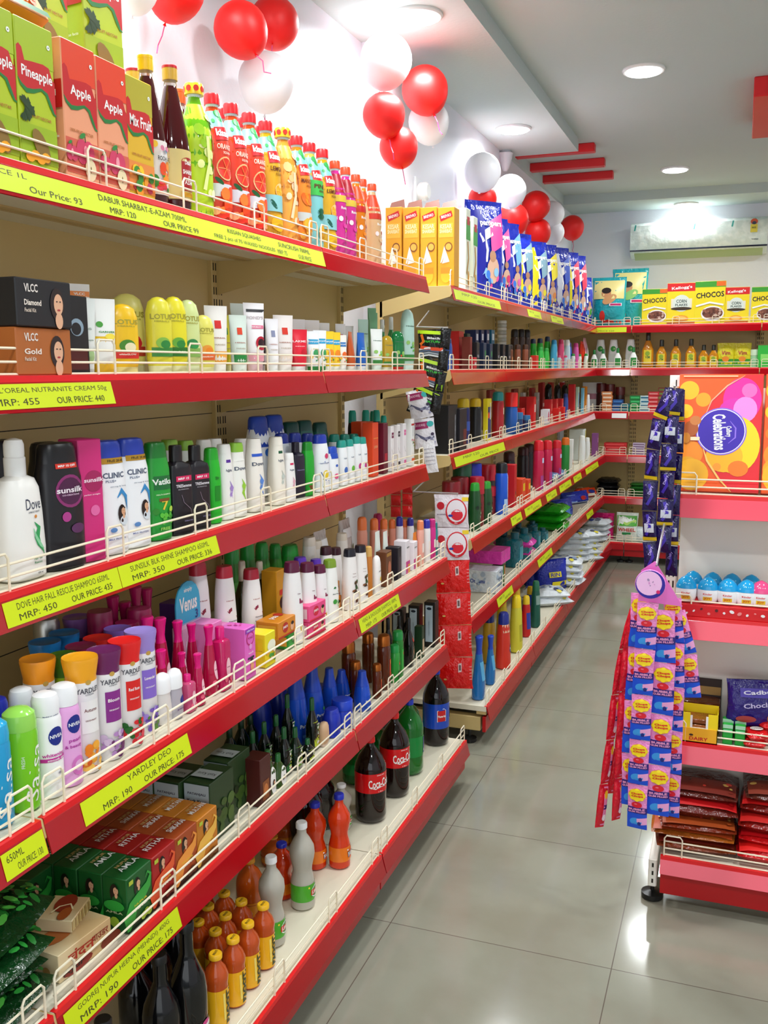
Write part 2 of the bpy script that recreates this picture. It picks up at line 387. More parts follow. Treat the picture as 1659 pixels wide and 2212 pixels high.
flab = [{0: [gl(3.6, 4.35)], 2: [gl(3.62, 4.47)], 4: [gl(4.0, 4.3)], 3: [gl(4.25, 4.47)]}, {0: [gl(4.95, 5.3)], 3: [gl(4.55, 4.95), gl(5.1, 5.4)], 4: [gl(4.9, 5.3)]},
        {0: [gl(5.6, 6.0)], 3: [gl(5.5, 5.9), gl(6.0, 6.3)]}, {3: [gl(6.5, 7.1)], 4: [gl(6.6, 6.9)]}]
fl = ['far-run shelving bay right after the gap, diapers above', 'second bay of the far shelving run, beyond the first yellow price strip', 'third bay of the far shelving run along the left wall', 'last bay of the far shelving run before the corner']
for i in range(4): bay(fl[i], fy[i], fy[i+1], FF, flab[i], -1.355, 4)
# back run: built like the side bays, turned to face the camera
YBF = 7.53
def turned(t, x, y):
    t.location = (x, y, 0); t.rotation_euler = (0, 0, -math.pi/2)
def back_bay(label, x0, x1, lab):
    # local y runs along +X... after a turn of -90 degrees local +x points to -Y
    W = (x1-x0)/2; back = 0
    t = tag(empty('shelving_bay'), label, 'shelving', 'beige shelving bays along the back wall'); t.rotation_euler = (0, 0, -math.pi/2); t.location = ((x0+x1)/2, 7.88, 0)
    q = MB(); q.box(-.008, 0, -W+.004, W-.004, .06, 1.9, m_bei); q.build('back_panel', t)
    for i, z in enumerate((Z1, Z2, Z3, Z4, Z5, Z6)):
        d = (.35, .35, .35, .36, .36, .40)[i]
        labs = lab.get(i, [])
        shelf(t, -W, W, z, d, .002, labs, 4, kick=(i == 5))
    for y in (-W+.014, W-.014):
        upright(t, .014, y, .06, 1.93)
        castor(t, .34, y*.95)
    return t
back_bay('corner bay of the back shelving under the teal diaper packs', -1.355, -.80, {0: [(-.22, .24, [('MRP 550', .3, .3, .3), ('OUR PRICE 520', .6, .7, .4)])], 2: [(-.27, -.16, [], .036, m_white), (.15, .26, [], .036, m_white)]})
back_bay('middle bay of the back shelving under the cereal cartons', -.80, .12, {})
back_bay('right bay of the back shelving behind the gift carton', .12, 1.04, {})
# ---------------------------------------------------------------- the end unit on the right
m_band_lit = mat('#F0596B', 'gloss'); m_wpan = mat('#F4F1E6', 'powder')  # pink puts the light reflected off the red edge bands into their colour
GX0, GY = -.166, 2.85
def gondola():
    W = .50; t = tag(empty('end_display_unit', (GX0+W, GY, 0)), 'white end display unit with red shelf edges at the right', 'shelving')
    t.rotation_euler = (0, 0, -math.pi/2)
    q = MB(); q.box(-.012, 0, -W+.02, W-.02, .1, 1.46, m_wpan); q.build('back_panel', t)
    for z, d in ((1.175, .16), (.835, .16), (.47, .16), (.152, .23)):
        shelf(t, -W+(.005 if z > .2 else .012), W-.005, z, d, .002, [], 4, kick=(z < .2), mband=m_band_lit, bh=(.055 if z > .2 else .042), kz=.036)
    upright(t, .008, -W, .05, 1.47, m_wpan); upright(t, .008, W, .05, 1.47, m_wpan)
    for y in (-W-.006, W+.006):
        q = MB(); q.box(-.02, .215, y-.012, y+.012, .045, .13, m_wpan, .003)
        for k in range(3):
            q.box(.2145, .216, y-.002, y+.003, .058+k*.024, .07+k*.024, m_slot)
        q.build('base_leg', t)
        q = MB(); q.lathe([(.025, 0), (.031, .004), (.031, .018), (.006, .024), (.006, .06)], m_blk, 14, .19, y)
        q.build('levelling_foot', t)
    return t
gondola()
# ---------------------------------------------------------------- products: builders
SHELVES = {}
for i, z in enumerate((Z1, Z2, Z3, Z4, Z5, Z6)):
    o_ = ('top', 'second', 'third', 'fourth', 'fifth', 'bottom')[i]
    SHELVES['n%d' % (i+1)] = (z, NF[i], 'near '+o_+' shelf', 'L')
    SHELVES['f%d' % (i+1)] = (z, FF[i], 'far '+o_+' shelf', 'L')
    SHELVES['b%d' % (i+1)] = (z, 7.53 if i < 5 else 7.48, 'back '+o_+' shelf', 'B')
for k, z, y, o_ in (('g1', 1.175, 2.69, 'display top shelf'), ('g2', .835, 2.69, 'display second shelf'), ('g3', .47, 2.69, 'display third shelf'), ('g4', .152, 2.62, 'display bottom shelf')): SHELVES[k] = (z, y, o_, 'B')
_reg = {}; _stand = []
class Proto:
    def __init__(s, fn, *a, **k): s.fn = fn; s.a = a; s.k = k; s.o = None
    def get(s):
        if s.o is None: s.o = s.fn(*s.a, **s.k); return s.o
        return copy_tree(s.o)
def register(o, look, cat, sh, row=None, key=None, where=None):
    _reg.setdefault((look, cat, where or SHELVES[sh][2], row, SHELVES[sh][3] if sh in SHELVES else 'L'), []).append((key, o))
def P(proto, sh, depth, pts, look, cat, rz=0, row=None, base=None, sc=None, snap=False):
    """stand copies of a product on a shelf; depth = distance of its axis behind the shelf edge"""
    z0, fr, nm, kd = SHELVES[sh]; z0 = base if base is not None else z0
    out = []
    for p in pts:
        u, v = p[:2]
        o = proto.get(); H = o['_h']; th = math.radians(rz+(p[2] if len(p) > 2 else 0))
        hd = max(abs(b[0]*math.cos(th)-b[1]*math.sin(th)) for c in ([o]+list(o.children)) if c.type == 'MESH' for b in c.bound_box)*.93
        dd = max(depth, .015+hd) if base is None else depth
        if kd == 'L': q = onX(u, v, fr-dd); a = 0
        else: q = onY(u, v, fr+dd); a = -math.pi/2
        k = sc or max(.3, (q.z-z0)/H)
        if sh[1] != '1' and base is None and sh[0] in 'nfb':
            gap = SHELVES[sh[0]+str(int(sh[1])-1)][0]-z0-.035
            if k*H > gap and (kd == 'B' or q.x-hd < SHELVES[sh[0]+str(int(sh[1])-1)][1]+.01): k = gap/H
        if sh[0] == 'n': q.y = min(q.y, 3.19)
        if sh[0] == 'f': q.y = min(q.y, 7.44)
        kx = k if sc else max(.85, min(k, 1.08))*{'n2': 1.2, 'n3': 1.04, 'n5': 1.08, 'n6': 1.06}.get(sh, 1)
        o.location = (q.x, q.y, z0+.0005); o.scale = (kx, kx, k); _stand.append(o)
        o.rotation_euler = (0, 0, a+math.radians(rz+(p[2] if len(p) > 2 else 0)))
        register(o, look, cat, sh, row, q.y if kd == 'L' else q.x); out.append(o)
    return out
ORD = ['', 'second', 'third', 'fourth', 'fifth', 'sixth', 'seventh', 'eighth', 'ninth', 'tenth', 'eleventh', 'twelfth', 'thirteenth', 'fourteenth', 'fifteenth', 'sixteenth', 'seventeenth', 'eighteenth', 'nineteenth', 'twentieth']
def label_all():
    for (look, cat, nm, row, kd), L in _reg.items():
        L.sort(key=lambda t: t[0]); n = len(L)
        for i, (k, o) in enumerate(L):
            if n == 1: s = ''
            elif kd == 'L': s = ', nearest' if i == 0 else (', farthest' if i == n-1 else ', '+ORD[i]+' nearest')
            elif kd == 'S': s = ', lowest' if i == 0 else (', topmost' if i == n-1 else ', '+ORD[i]+' from bottom')
            else: s = ', leftmost' if i == 0 else (', rightmost' if i == n-1 else ', '+ORD[i]+' from left')
            pl = (' in '+row if row else '')+(' on '+nm if nm else '')
            tag(o, look+s+pl, cat, (look+(' in '+row if row else '')+(' on '+nm if nm else '')) if n > 1 else None)
            if '_h' in o: del o['_h']
def root(name, h):
    o = empty(name); o['_h'] = h; return o
PROF = {  # height fraction, depth, width multipliers, exponent
 'flip': ([(0, .84, .9, 2.6), (.015, .97, .98, 2.6), (.5, 1, 1, 2.6), (.72, .95, .97, 2.5), (.84, .80, .84, 2.4)], [(.84, .80, .84, 2.4), (.955, .74, .78, 2.4), (.99, .62, .70, 2.3), (1, .4, .5, 2.2)]),
 'slant': ([(0, .84, .9, 2.5), (.015, .97, .98, 2.5), (.45, .96, 1, 2.5), (.75, .86, .86, 2.4), (.88, .80, .72, 2.4)], [(.88, .82, .74, 2.4), (.965, .78, .70, 2.4), (1, .70, .62, 2.4)]),
 'square': ([(0, .92, .95, 6), (.01, 1, 1, 6), (.72, 1, 1, 6), (.78, .9, .92, 5), (.82, .5, .45, 3)], [(.82, .56, .5, 2.2), (.985, .56, .5, 2.2), (1, .5, .44, 2.2)]),
 'can': ([(0, .94, .94, 2), (.01, 1, 1, 2), (.74, 1, 1, 2), (.79, .9, .9, 2), (.80, .86, .86, 2)], [(.80, .92, .92, 2), (.93, .92, .92, 2), (.98, .8, .8, 2), (1, .5, .5, 2)]),
 'flarecan': ([(0, .94, .94, 2), (.01, 1, 1, 2), (.80, 1, 1, 2)], [(.80, 1.0, 1.0, 2), (.83, .98, .98, 2), (.97, 1.16, 1.16, 2), (.998, 1.14, 1.14, 2), (.985, 1.0, 1.0, 2), (.982, .2, .2, 2)]),
 'cream': ([(0, .8, .8, 2), (.02, .98, .98, 2), (.15, 1, 1, 2), (.72, .82, .82, 2), (.80, .7, .7, 2)], [(.80, .72, .72, 2), (.96, .66, .66, 2), (1, .5, .5, 2)]),
 'tubeup': ([(.13, .75, .70, 2), (.2, .86, .78, 2), (.5, .62, .88, 2), (.8, .3, .96, 2), (.94, .06, 1, 2.5), (1, .05, 1, 3)], [(0, .72, .66, 2), (.13, .76, .70, 2)]),
 'dome': ([(.10, .8, .9, 2.4), (.2, .95, .98, 2.4), (.5, 1, 1, 2.3), (.8, .92, .98, 2.2), (.93, .75, .78, 2.1), (.985, .42, .42, 2), (1, .1, .1, 2)], [(0, .78, .86, 2.4), (.10, .8, .9, 2.4)]),
 'oil': ([(0, .9, .9, 3), (.015, 1, 1, 3), (.5, .96, .96, 2.8), (.66, .6, .6, 2.3), (.76, .34, .34, 2)], [(.76, .4, .4, 2), (.98, .38, .38, 2), (1, .3, .3, 2)]),
 'cone': ([(0, .92, .92, 2), (.02, 1, 1, 2), (.3, 1, 1, 2), (.62, .78, .78, 2)], [(.62, .76, .76, 2), (.66, .74, .74, 2), (.86, .5, .5, 2), (.98, .46, .46, 2), (1, .4, .4, 2)]),
 'jar': ([(0, .9, .9, 2), (.03, 1, 1, 2), (.58, 1, 1, 2), (.66, .9, .9, 2)], [(.66, 1.02, 1.02, 2), (.97, 1.02, 1.02, 2), (1, .95, .95, 2)]),
 'bell': ([(0, .85, .85, 2.3), (.02, 1, 1, 2.3), (.25, 1.0, 1.0, 2.3), (.5, .72, .8, 2.2), (.72, .52, .6, 2)], [(.72, .5, .52, 2), (.8, .42, .44, 2), (.9, .5, .55, 2), (.985, .62, .68, 2), (1, .5, .56, 2)]),
 'rollon': ([(0, .8, .8, 2), (.04, .95, .95, 2), (.3, 1, 1, 2), (.55, .86, .86, 2), (.62, .9, .9, 2)], [(.62, .96, .96, 2), (.86, .92, .92, 2), (.95, .7, .7, 2), (.99, .35, .35, 2), (1, .1, .1, 2)]),
}
def bottle(name, prof, h, w, d, body, cap, art=None, bk='plastic', ck='plastic', n=20, phi=0, one=False, capart=None):
    r = root(name, h); pb, pc = PROF[prof]
    q = MB(); q.loft([(z*h, a*d/2, b*w/2, e) for z, a, b, e in pb], mat(body, bk), n)
    if art: art(q, q.surf('wrap', phi), h, w, d)
    if one:
        q.loft([(z*h, a*d/2, b*w/2, e) for z, a, b, e in pc], mat(cap, ck), n); o = q.build(name); o['_h'] = h; bpy.data.objects.remove(r); return o
    q.build('body', r)
    q = MB(); q.loft([(z*h, a*d/2, b*w/2, e) for z, a, b, e in pc], mat(cap, ck), n)
    if capart: capart(q, q.surf('wrap', phi), h, w, d)
    q.build('cap', r)
    return r
def carton(name, w, h, d, col, art=None, side=None, top=None, kind='paper', c=.0015):
    q = MB(); q.box(-d/2, d/2, -w/2, w/2, 0, h, mat(col, kind), c)
    if art: art(q, q.surf('front', d/2), h, w, d)
    if side: side(q, q.surf('side', -w/2), h, d, w)
    if top: top(q, q.surf('top', h), d, w, h)
    o = q.build(name); o['_h'] = h; return o
def pouch(name, w, h, d, col, art=None, jit=.002, kind='film', n=26, lean=0):
    q = MB(); m = mat(col, kind)
    S = [(0, .35, .96), (.02, .55, 1), (.18, .95, .97), (.45, 1, .95), (.72, .72, .96), (.9, .25, .99), (.955, .05, 1.0), (1, .045, 1.0)]
    q.loft([(z*h, a*d/2, b*w/2, 2.6, -lean*z*z, 0) for z, a, b in S], m, n, jit=0)
    secs = q.secs
    q.v = [(x+random.uniform(-jit, jit), y+random.uniform(-jit, jit)*.5, z) for x, y, z in q.v]
    if art: q.e = .0035; art(q, q.surf('wrap', 0, secs), h, w, d)
    o = q.build(name); o['_h'] = h; return o
def lying(name, w, l, t, col, art=None, kind='film', jit=.003, top=None):
    """a pack lying down: l along depth (x), w along y, t thick"""
    q = MB(); m = mat(col, kind); nx, ny = 9, 9; g = {}
    for sgn in (1, -1):
        vs = []; fs = []
        for i in range(nx+1):
            for j in range(ny+1):
                a = -1+2*i/nx; b = -1+2*j/ny
                f = (max(0, 1-abs(a)**4)*max(0, 1-abs(b)**4))**.5
                z = t/2+sgn*t/2*f+random.uniform(-jit, jit)*(f if sgn > 0 else 0); edge = abs(abs(a)-1) < 1e-6 or abs(abs(b)-1) < 1e-6
                if edge: z = t*.5
                vs.append((a*l/2*(1-.04*b*b), b*w/2*(1-.04*a*a), max(0, z)))
        for i in range(nx):
            for j in range(ny):
                k = i*(ny+1)+j; f4 = (k, k+ny+1, k+ny+2, k+1); fs.append(f4 if sgn > 0 else f4[::-1])
        q.add(vs, fs, m, True)
    def sf(a, b, e):                    # a along y, b towards the back
        x = -b; fx = max(0, 1-min(1, abs(x/(l/2)))**4); fy = max(0, 1-min(1, abs(a/(w/2)))**4)
        return (x, a, t/2+t/2*(fx*fy)**.5+e+.003)
    if art: art(q, sf, l, w, t)
    o = q.build(name); o['_h'] = t; return o
# little pictures
m_skin = mat('#E2AC86', 'print'); m_hair = mat('#1E120E', 'print'); m_wht = mat('#F7F7F4', 'print'); m_dark = mat('#17171A', 'print')
def woman(q, sf, a, b, s, dress='#7A1A1A'):
    q.disc(sf, a-.05*s, b-.02*s, .30*s, .55*s, m_hair, 14); q.disc(sf, a+.12*s, b-.45*s, .34*s, .30*s, mat(dress, 'print'), 12)
    q.disc(sf, a+.06*s, b+.12*s, .17*s, .24*s, m_skin, 14); q.disc(sf, a+.08*s, b-.18*s, .10*s, .16*s, m_skin, 10)
    q.ribbon(sf, [(a-.12*s, b+.3*s), (a+.05*s, b+.40*s), (a+.2*s, b+.27*s)], m_hair, .09*s)
    for k in (0, .12): q.disc(sf, a+k*s, b+.15*s, .025*s, .015*s, m_hair, 6)
    q.disc(sf, a+.07*s, b-.0*s, .04*s, .012*s, mat('#B0282A', 'print'), 6)
def apple(q, sf, a, b, r, col='#D43A62'):
    q.disc(sf, a-.45*r, b, r*.72, r, mat(col, 'print'), 18); q.disc(sf, a+.4*r, b, r*.72, r*.97, mat(col, 'print'), 18)
    q.disc(sf, a, b+.05*r, r*.25, r*.5, mat('#F09AA8', 'print'), 12); q.ribbon(sf, [(a, b+.8*r), (a-.05*r, b+1.25*r)], mat('#4A2A12', 'print'), .12*r)
    q.disc(sf, a-.35*r, b+1.25*r, .42*r, .2*r, mat('#2E8A3A', 'print'), 10, rot=.5)
def orange_slice(q, sf, a, b, r, c1='#F05A14', c2='#F9A23A'):
    q.disc(sf, a, b, r, r, mat('#F7C98A', 'print'), 20); q.disc(sf, a, b, r*.88, r*.88, mat(c1, 'print'), 20)
    for k in range(6):
        t = k*math.pi/3; q.ribbon(sf, [(a, b), (a+r*.85*math.cos(t), b+r*.85*math.sin(t))], mat(c2, 'print'), r*.08)
def leaf(q, sf, a, b, s, rot=.6, col='#1F7A35'): q.disc(sf, a, b, s, s*.38, mat(col, 'print'), 10, rot=rot)
def scatter(q, sf, w0, w1, h0, h1, cols, n, r, rnd=None):
    R = rnd or random.Random(3)
    for _ in range(n):
        rr = r*R.uniform(.5, 1.2); q.disc(sf, R.uniform(w0, w1), R.uniform(h0, h1), rr, rr*R.uniform(.5, 1.1), mat(R.choice(cols), 'print'), 9, rot=R.uniform(0, 3))
def words(*L):
    """art: (text, height fraction, width fraction, letter height fraction of h, colour)"""
    def f(q, sf, h, w, d):
        for t, b, ww, hh, c in L: q.text(sf, t, 0, b*h, ww*w, hh*h, mat(c, 'print'), .02)
    return f
def art(*ops):
    """ops: ('q', a0, a1, b0, b1, col) rect | ('d', a, b, ra, rb, col) disc | ('t', text, a, b, w, h, col[, rot]) in fractions of w and h"""
    def f(q, sf, h, w, d):
        for o in ops:
            k = o[0]
            if k == 'q': q.quad(sf, o[1]*w, o[2]*w, o[3]*h, o[4]*h, mat(o[5], 'print'), 6, 1)
            elif k == 'd': q.disc(sf, o[1]*w, o[2]*h, o[3]*w, o[4]*w, mat(o[5], 'print'), 18, t=2)
            elif k == 't': q.text(sf, o[1], o[2]*w, o[3]*h, o[4]*w, o[5]*h, mat(o[6], 'print'), .025, o[7] if len(o) > 7 else 0)
            elif k == 'r': q.ribbon(sf, [(a*w, b*h) for a, b in o[1]], mat(o[2], 'print'), [x*w for x in o[3]] if isinstance(o[3], (list, tuple)) else o[3]*w)
            elif k == 'f': o[1](q, sf, h, w, d)
            elif k == 's': scatter(q, sf, o[1]*w, o[2]*w, o[3]*h, o[4]*h, o[5], o[6], o[7]*w)
            elif k == 'w': woman(q, sf, o[1]*w, o[2]*h, o[3]*w, o[4] if len(o) > 4 else '#7A1A1A')
            elif k == 'o': orange_slice(q, sf, o[1]*w, o[2]*h, o[3]*w, *(o[4:]))
            elif k == 'p': q.poly(sf, [(a*w, b*h) for a, b in o[1]], mat(o[2], 'print'))
    return f
# ================================================================ NEAR RUN, TOP SHELF
def juice(name, fruit, base, top, mid):
    W_, H_, D_ = .080, .205, .055
    def f(q, sf, h, w, d):
        q.quad(sf, -w/2+.001, w/2-.001, h*.72, h-.002, mat(top, 'print')); q.quad(sf, -w/2+.001, w/2-.001, .01, h*.30, mat(mid, 'print'))
        R = mat('#C8141C', 'print'); G = mat('#1E7A34', 'print'); pts = []
        N = 10; up = [(-.5, .80), (-.44, .82), (-.36, .80), (-.30, .72), (-.1, .73), (.2, .74), (.36, .73), (.44, .66), (.5, .64)]
        dn = [(-.5, .60), (-.42, .56), (-.28, .53), (-.1, .54), (.12, .57), (.26, .55), (.36, .48), (.44, .43), (.5, .42)]
        q.e += .00012
        for i in range(len(up)-1):
            q.add([sf(a*w*.985, b*h, q.e) for a, b in (dn[i], dn[i+1], up[i+1], up[i])], [(0, 1, 2, 3)], R)
        q.ribbon(sf, [(a*w*.985, b*h-.002) for a, b in dn], G, [.001, .005, .007, .006, .004, .006, .006, .004, .002])
        q.text(sf, fruit, .02*w, .64*h, w*(.82 if len(fruit) > 6 else .62), h*.095, m_wht, .02)
        q.text(sf, '100% FRUIT NECTAR', 0, .36*h, w*.7, h*.022, mat('#B06A2A', 'print')); q.disc(sf, .36*w, .87*h, .045*w, .045*w, m_wht, 10); q.disc(sf, .36*w, .87*h, .015*w, .015*w, mat('#1E7A34', 'print'), 6)
        if fruit == 'Apple':
            apple(q, sf, .08*w, .22*h, .24*w); apple(q, sf, -.34*w, .19*h, .15*w); q.disc(sf, .2*w, .10*h, .17*w, .21*w, mat('#F2E0B4', 'print'), 16); q.disc(sf, .2*w, .10*h, .02*w, .07*w, mat('#7A5A2A', 'print'), 8)
        elif fruit == 'Pineapple':
            for k in range(9): q.disc(sf, (-.30+.03*math.sin(k*2))*w, (.36+.008*k)*h, .06*w, .22*w, mat('#27401A', 'print'), 8, rot=(k-4)*.28)
            q.disc(sf, .02*w, .16*h, .17*w, .34*w, mat('#8A6A2A', 'print'), 14, rot=.6)
            for k in range(4): q.disc(sf, (-.3+.14*k)*w, (.07+.02*(k % 2))*h, .12*w, .09*w, mat('#F5A81C', 'print'), 10)
        else:
            scatter(q, sf, -.4*w, .4*w, .04*h, .26*h, ['#F29A1C', '#D8281C', '#3A8A2A', '#C83A5A', '#F2C81C'], 16, .12*w)
    def s(q, sf, h, d, w):
        q.quad(sf, -d/2, d/2, h*.5, h*.7, mat('#C8141C', 'print')); q.text(sf, fruit[:4], 0, .6*h, d*.6, h*.06, m_wht); q.text(sf, 'nutrition facts', 0, .3*h, d*.7, h*.02, m_wht)
    return carton(name, W_, H_, D_, base, f, s)
pj_p = Proto(juice, 'juice_carton', 'Pineapple', '#B4C818', '#A9C21C', '#9CB81A')
pj_a = Proto(juice, 'juice_carton', 'Apple', '#F0A078', '#E8401C', '#D8604A')
pj_m = Proto(juice, 'juice_carton', 'Mix Fruit', '#E0B020', '#B4A828', '#E88A3A')
P(pj_p, 'n1', .038, [(38, 55)], 'lime green pineapple juice carton', 'juice carton', row='front row')
P(pj_a, 'n1', .038, [(135, 100), (208, 138)], 'orange apple juice carton', 'juice carton', row='front row')
P(pj_m, 'n1', .038, [(270, 175)], 'mixed fruit juice carton', 'juice carton', row='front row')
P(pj_p, 'n1', .038, [(-55, 10)], 'lime green pineapple juice carton at the photo edge', 'juice carton')
bk = P(pj_p, 'n1', .115, [(30, 60), (112, 104), (190, 140)], 'lime green juice carton', 'juice carton', row='back row', sc=1.0)
P(pj_p, 'n1', .115, [(188, -70)], 'green pineapple carton standing on other cartons', 'juice carton', base=Z1+.208, sc=1.22, rz=-8)
P(pj_p, 'n1', .125, [(70, -70)], 'lime carton upright behind the tipped orange carton', 'juice carton', base=Z1+.208, sc=1.15, rz=0)
def tipped():
    r = root('juice_carton', .2); q = MB(); q.box(0, .06, -.05, .05, 0, .2, mat('#F08A28', 'paper'), .0015)
    sf = q.surf('side', -.05); sf = q.surf('front', .06)
    scatter(q, sf, -.045, .045, .02, .18, ['#F9B83A', '#E85A1C', '#F7E0B0', '#7AA028'], 30, .012)
    sf = q.surf('front', .06); q.quad(sf, -.049, .049, .0, .012, mat('#0E6A3A', 'print')); q.text(sf, 'Orange', 0, .15, .07, .02, m_wht)
    o = q.build('juice_carton'); bpy.data.objects.remove(r); return o
o = tipped(); q_ = onX(45, 60, XN-.04); o.location = (XN-.075, q_.y, Z1+.209); o.rotation_euler = (0, -.62, .0)
o.rotation_euler = (math.radians(0), math.radians(-32), 0); tag(o, 'orange juice carton tipped back on top of the pineapple cartons', 'juice carton')
def squash(name, cap, liquid, art_, h=.26, w=.066, capp=False):
    r = root(name, h); q = MB()
    prof = [(.36, 0), (.47, .01), (.49, .03), (.49, .40), (.47, .43), (.49, .47), (.49, .60), (.44, .70), (.30, .80), (.20, .875), (.185, .90)]
    q.lathe([(a*w, b*h) for a, b in prof], mat(liquid, 'liquid'), 20)
    if art_: art_(q, q.surf('wrap', 0), h, w, w)
    q.build('body', r)
    q = MB(); q.lathe([(.185*w, .895*h), (.205*w, .905*h), (.21*w, .915*h)], mat('#DDEEEE', 'plastic'), 16); q.build('neck', r)
    q = MB(); k = .29 if capp else .245
    q.lathe([(k*w, .915*h), (k*w, .985*h), (k*.9*w, .998*h), (k*.3*w, h)], mat(cap, 'plastic'), 18)
    if capp:
        for t in range(8): q.disc(q.surf('wrap', t*.785), 0, .955*h, .006, .006, mat('#D8281C', 'print'), 8)
    q.build('cap', r); return r
def kis(label, c1, c2, fr, sky='#7CC8C0'):
    def f(q, sf, h, w, d):
        H = w*.49*3.1
        q.quad(sf, -H/2*1.0, H/2*1.0, .02*h, .72*h, mat(c1, 'print'), 16, 8)
        q.quad(sf, -H/2, H/2, .72*h, .86*h, mat(sky, 'print'), 14, 3); scatter(q, sf, -H/4, H/4, .76*h, .86*h, ['#1F8A3A', '#2FA04A'], 8, .007)
        q.quad(sf, -.33*w, .35*w, .64*h, .74*h, mat('#D8141C', 'print'), 6, 1, sk=.006); q.text(sf, 'kissan', .01*w, .69*h, .6*w, .055*h, m_wht, .04)
        q.text(sf, label, 0, .585*h, .62*w, .04*h, mat('#5A2008' if fr != 'o' else '#FBE3D0', 'print'), .02); q.text(sf, 'SQUASH', .08*w, .54*h, .36*w, .022*h, mat('#5A2008' if fr != 'o' else '#FBE3D0', 'print'))
        if fr == 'o':
            orange_slice(q, sf, .02*w, .42*h, .36*w, '#E8301C', '#F87A3A'); q.quad(sf, -H/2, H/2, .20*h, .30*h, mat('#DCDCE4', 'print'), 14, 1)
            leaf(q, sf, -.28*w, .32*h, .18*w, -.6, '#145A2A'); scatter(q, sf, -.45*w, .5*w, .05*h, .25*h, ['#F87A2A', '#F8481C', '#FBB07A', '#E8301C'], 18, .012)
        elif fr == 'l':
            orange_slice(q, sf, .12*w, .40*h, .26*w, '#F0A81C', '#F8D03A'); q.quad(sf, -H/2, H/2, .22*h, .36*h, mat('#8CC8CC', 'print'), 14, 1)
            leaf(q, sf, -.22*w, .28*h, .2*w, -.9, '#145A4A'); q.disc(sf, 0, .12*h, .34*w, .28*w, mat('#E8B81C', 'print'), 14)
        elif fr == 'm':
            for k in range(3): q.disc(sf, (-.16+.14*k)*w, .42*h, .13*w, .24*w, mat('#F08A1C' if k % 2 else '#E86A14', 'print'), 12, rot=.5)
            q.quad(sf, -H/2, H/2, .22*h, .30*h, mat('#C8D0D0', 'print'), 14, 1); scatter(q, sf, -.4*w, .4*w, .05*h, .22*h, ['#F89A1C', '#F8B83A'], 10, .014)
        elif fr == 'p':
            q.quad(sf, -H/2, H/2, .50*h, .64*h, mat('#3CB44A', 'print'), 14, 1)
            for k in range(7): q.disc(sf, .02*w, .33*h, .05*w, .24*w, mat('#145A3A', 'print'), 8, rot=(k-3)*.35)
            q.disc(sf, .05*w, .16*h, .2*w, .3*w, mat('#E8A81C', 'print'), 12)
    return f
pk_o = Proto(squash, 'squash_bottle', '#D8141C', '#E8501C', kis('ORANGE', '#E03A1C', '', 'o'))
pk_l = Proto(squash, 'squash_bottle', '#D8141C', '#D8A81C', kis('LEMON', '#DCA41A', '', 'l'))
pk_m = Proto(squash, 'squash_bottle', '#D8141C', '#F08A1C', kis('MANGO', '#F08A24', '', 'm'))
pk_p = Proto(squash, 'squash_bottle', '#D8141C', '#D8C85A', kis('PINE', '#7CC4C8', '', 'p'))
P(pk_o, 'n1', .045, [(457, 204), (498, 225), (537, 245)], 'red-capped squash bottle with an orange slice', 'squash bottle', rz=-12)
P(pk_l, 'n1', .045, [(573, 263), (697, 324)], 'red-capped lemon squash bottle', 'squash bottle', rz=-12)
P(pk_m, 'n1', .045, [(640, 295)], 'red-capped mango squash bottle', 'squash bottle', rz=-12)
P(pk_p, 'n1', .045, [(668, 310)], 'red-capped pineapple squash bottle', 'squash bottle', rz=-12)
def paper_(c, spots, dis):
    def f(q, sf, h, w, d):
        H = w*1.5; q.quad(sf, -H/2, H/2, .02*h, .84*h, mat(c, 'print'), 16, 8); scatter(q, sf, -.4*w, .4*w, .1*h, .8*h, spots, 22, .010)
        q.disc(sf, .3*w, .56*h, .14*w, .2*w, mat(dis, 'print'), 12); q.ribbon(sf, [(-.3*w, .2*h), (-.1*w, .4*h), (-.15*w, .6*h)], mat(spots[0], 'print'), .12*w)
        leaf(q, sf, .3*w, .72*h, .14*w, .6)
    return f
P(Proto(squash, 'squash_bottle', '#F2C81C', '#7AC81C', paper_('#B8D81A', ['#E8EE9A', '#98C814', '#F2F0C0'], '#1F9A3A'), capp=True), 'n1', .045, [(418, 182)], 'lime yellow squash bottle with patterned cap', 'squash bottle')
P(Proto(squash, 'squash_bottle', '#F2B81C', '#F0A03A', paper_('#F5A640', ['#F8D0A8', '#F8B87A', '#F07A1C'], '#E83A1C'), capp=True), 'n1', .045, [(610, 278)], 'peach squash bottle with patterned yellow cap', 'squash bottle')
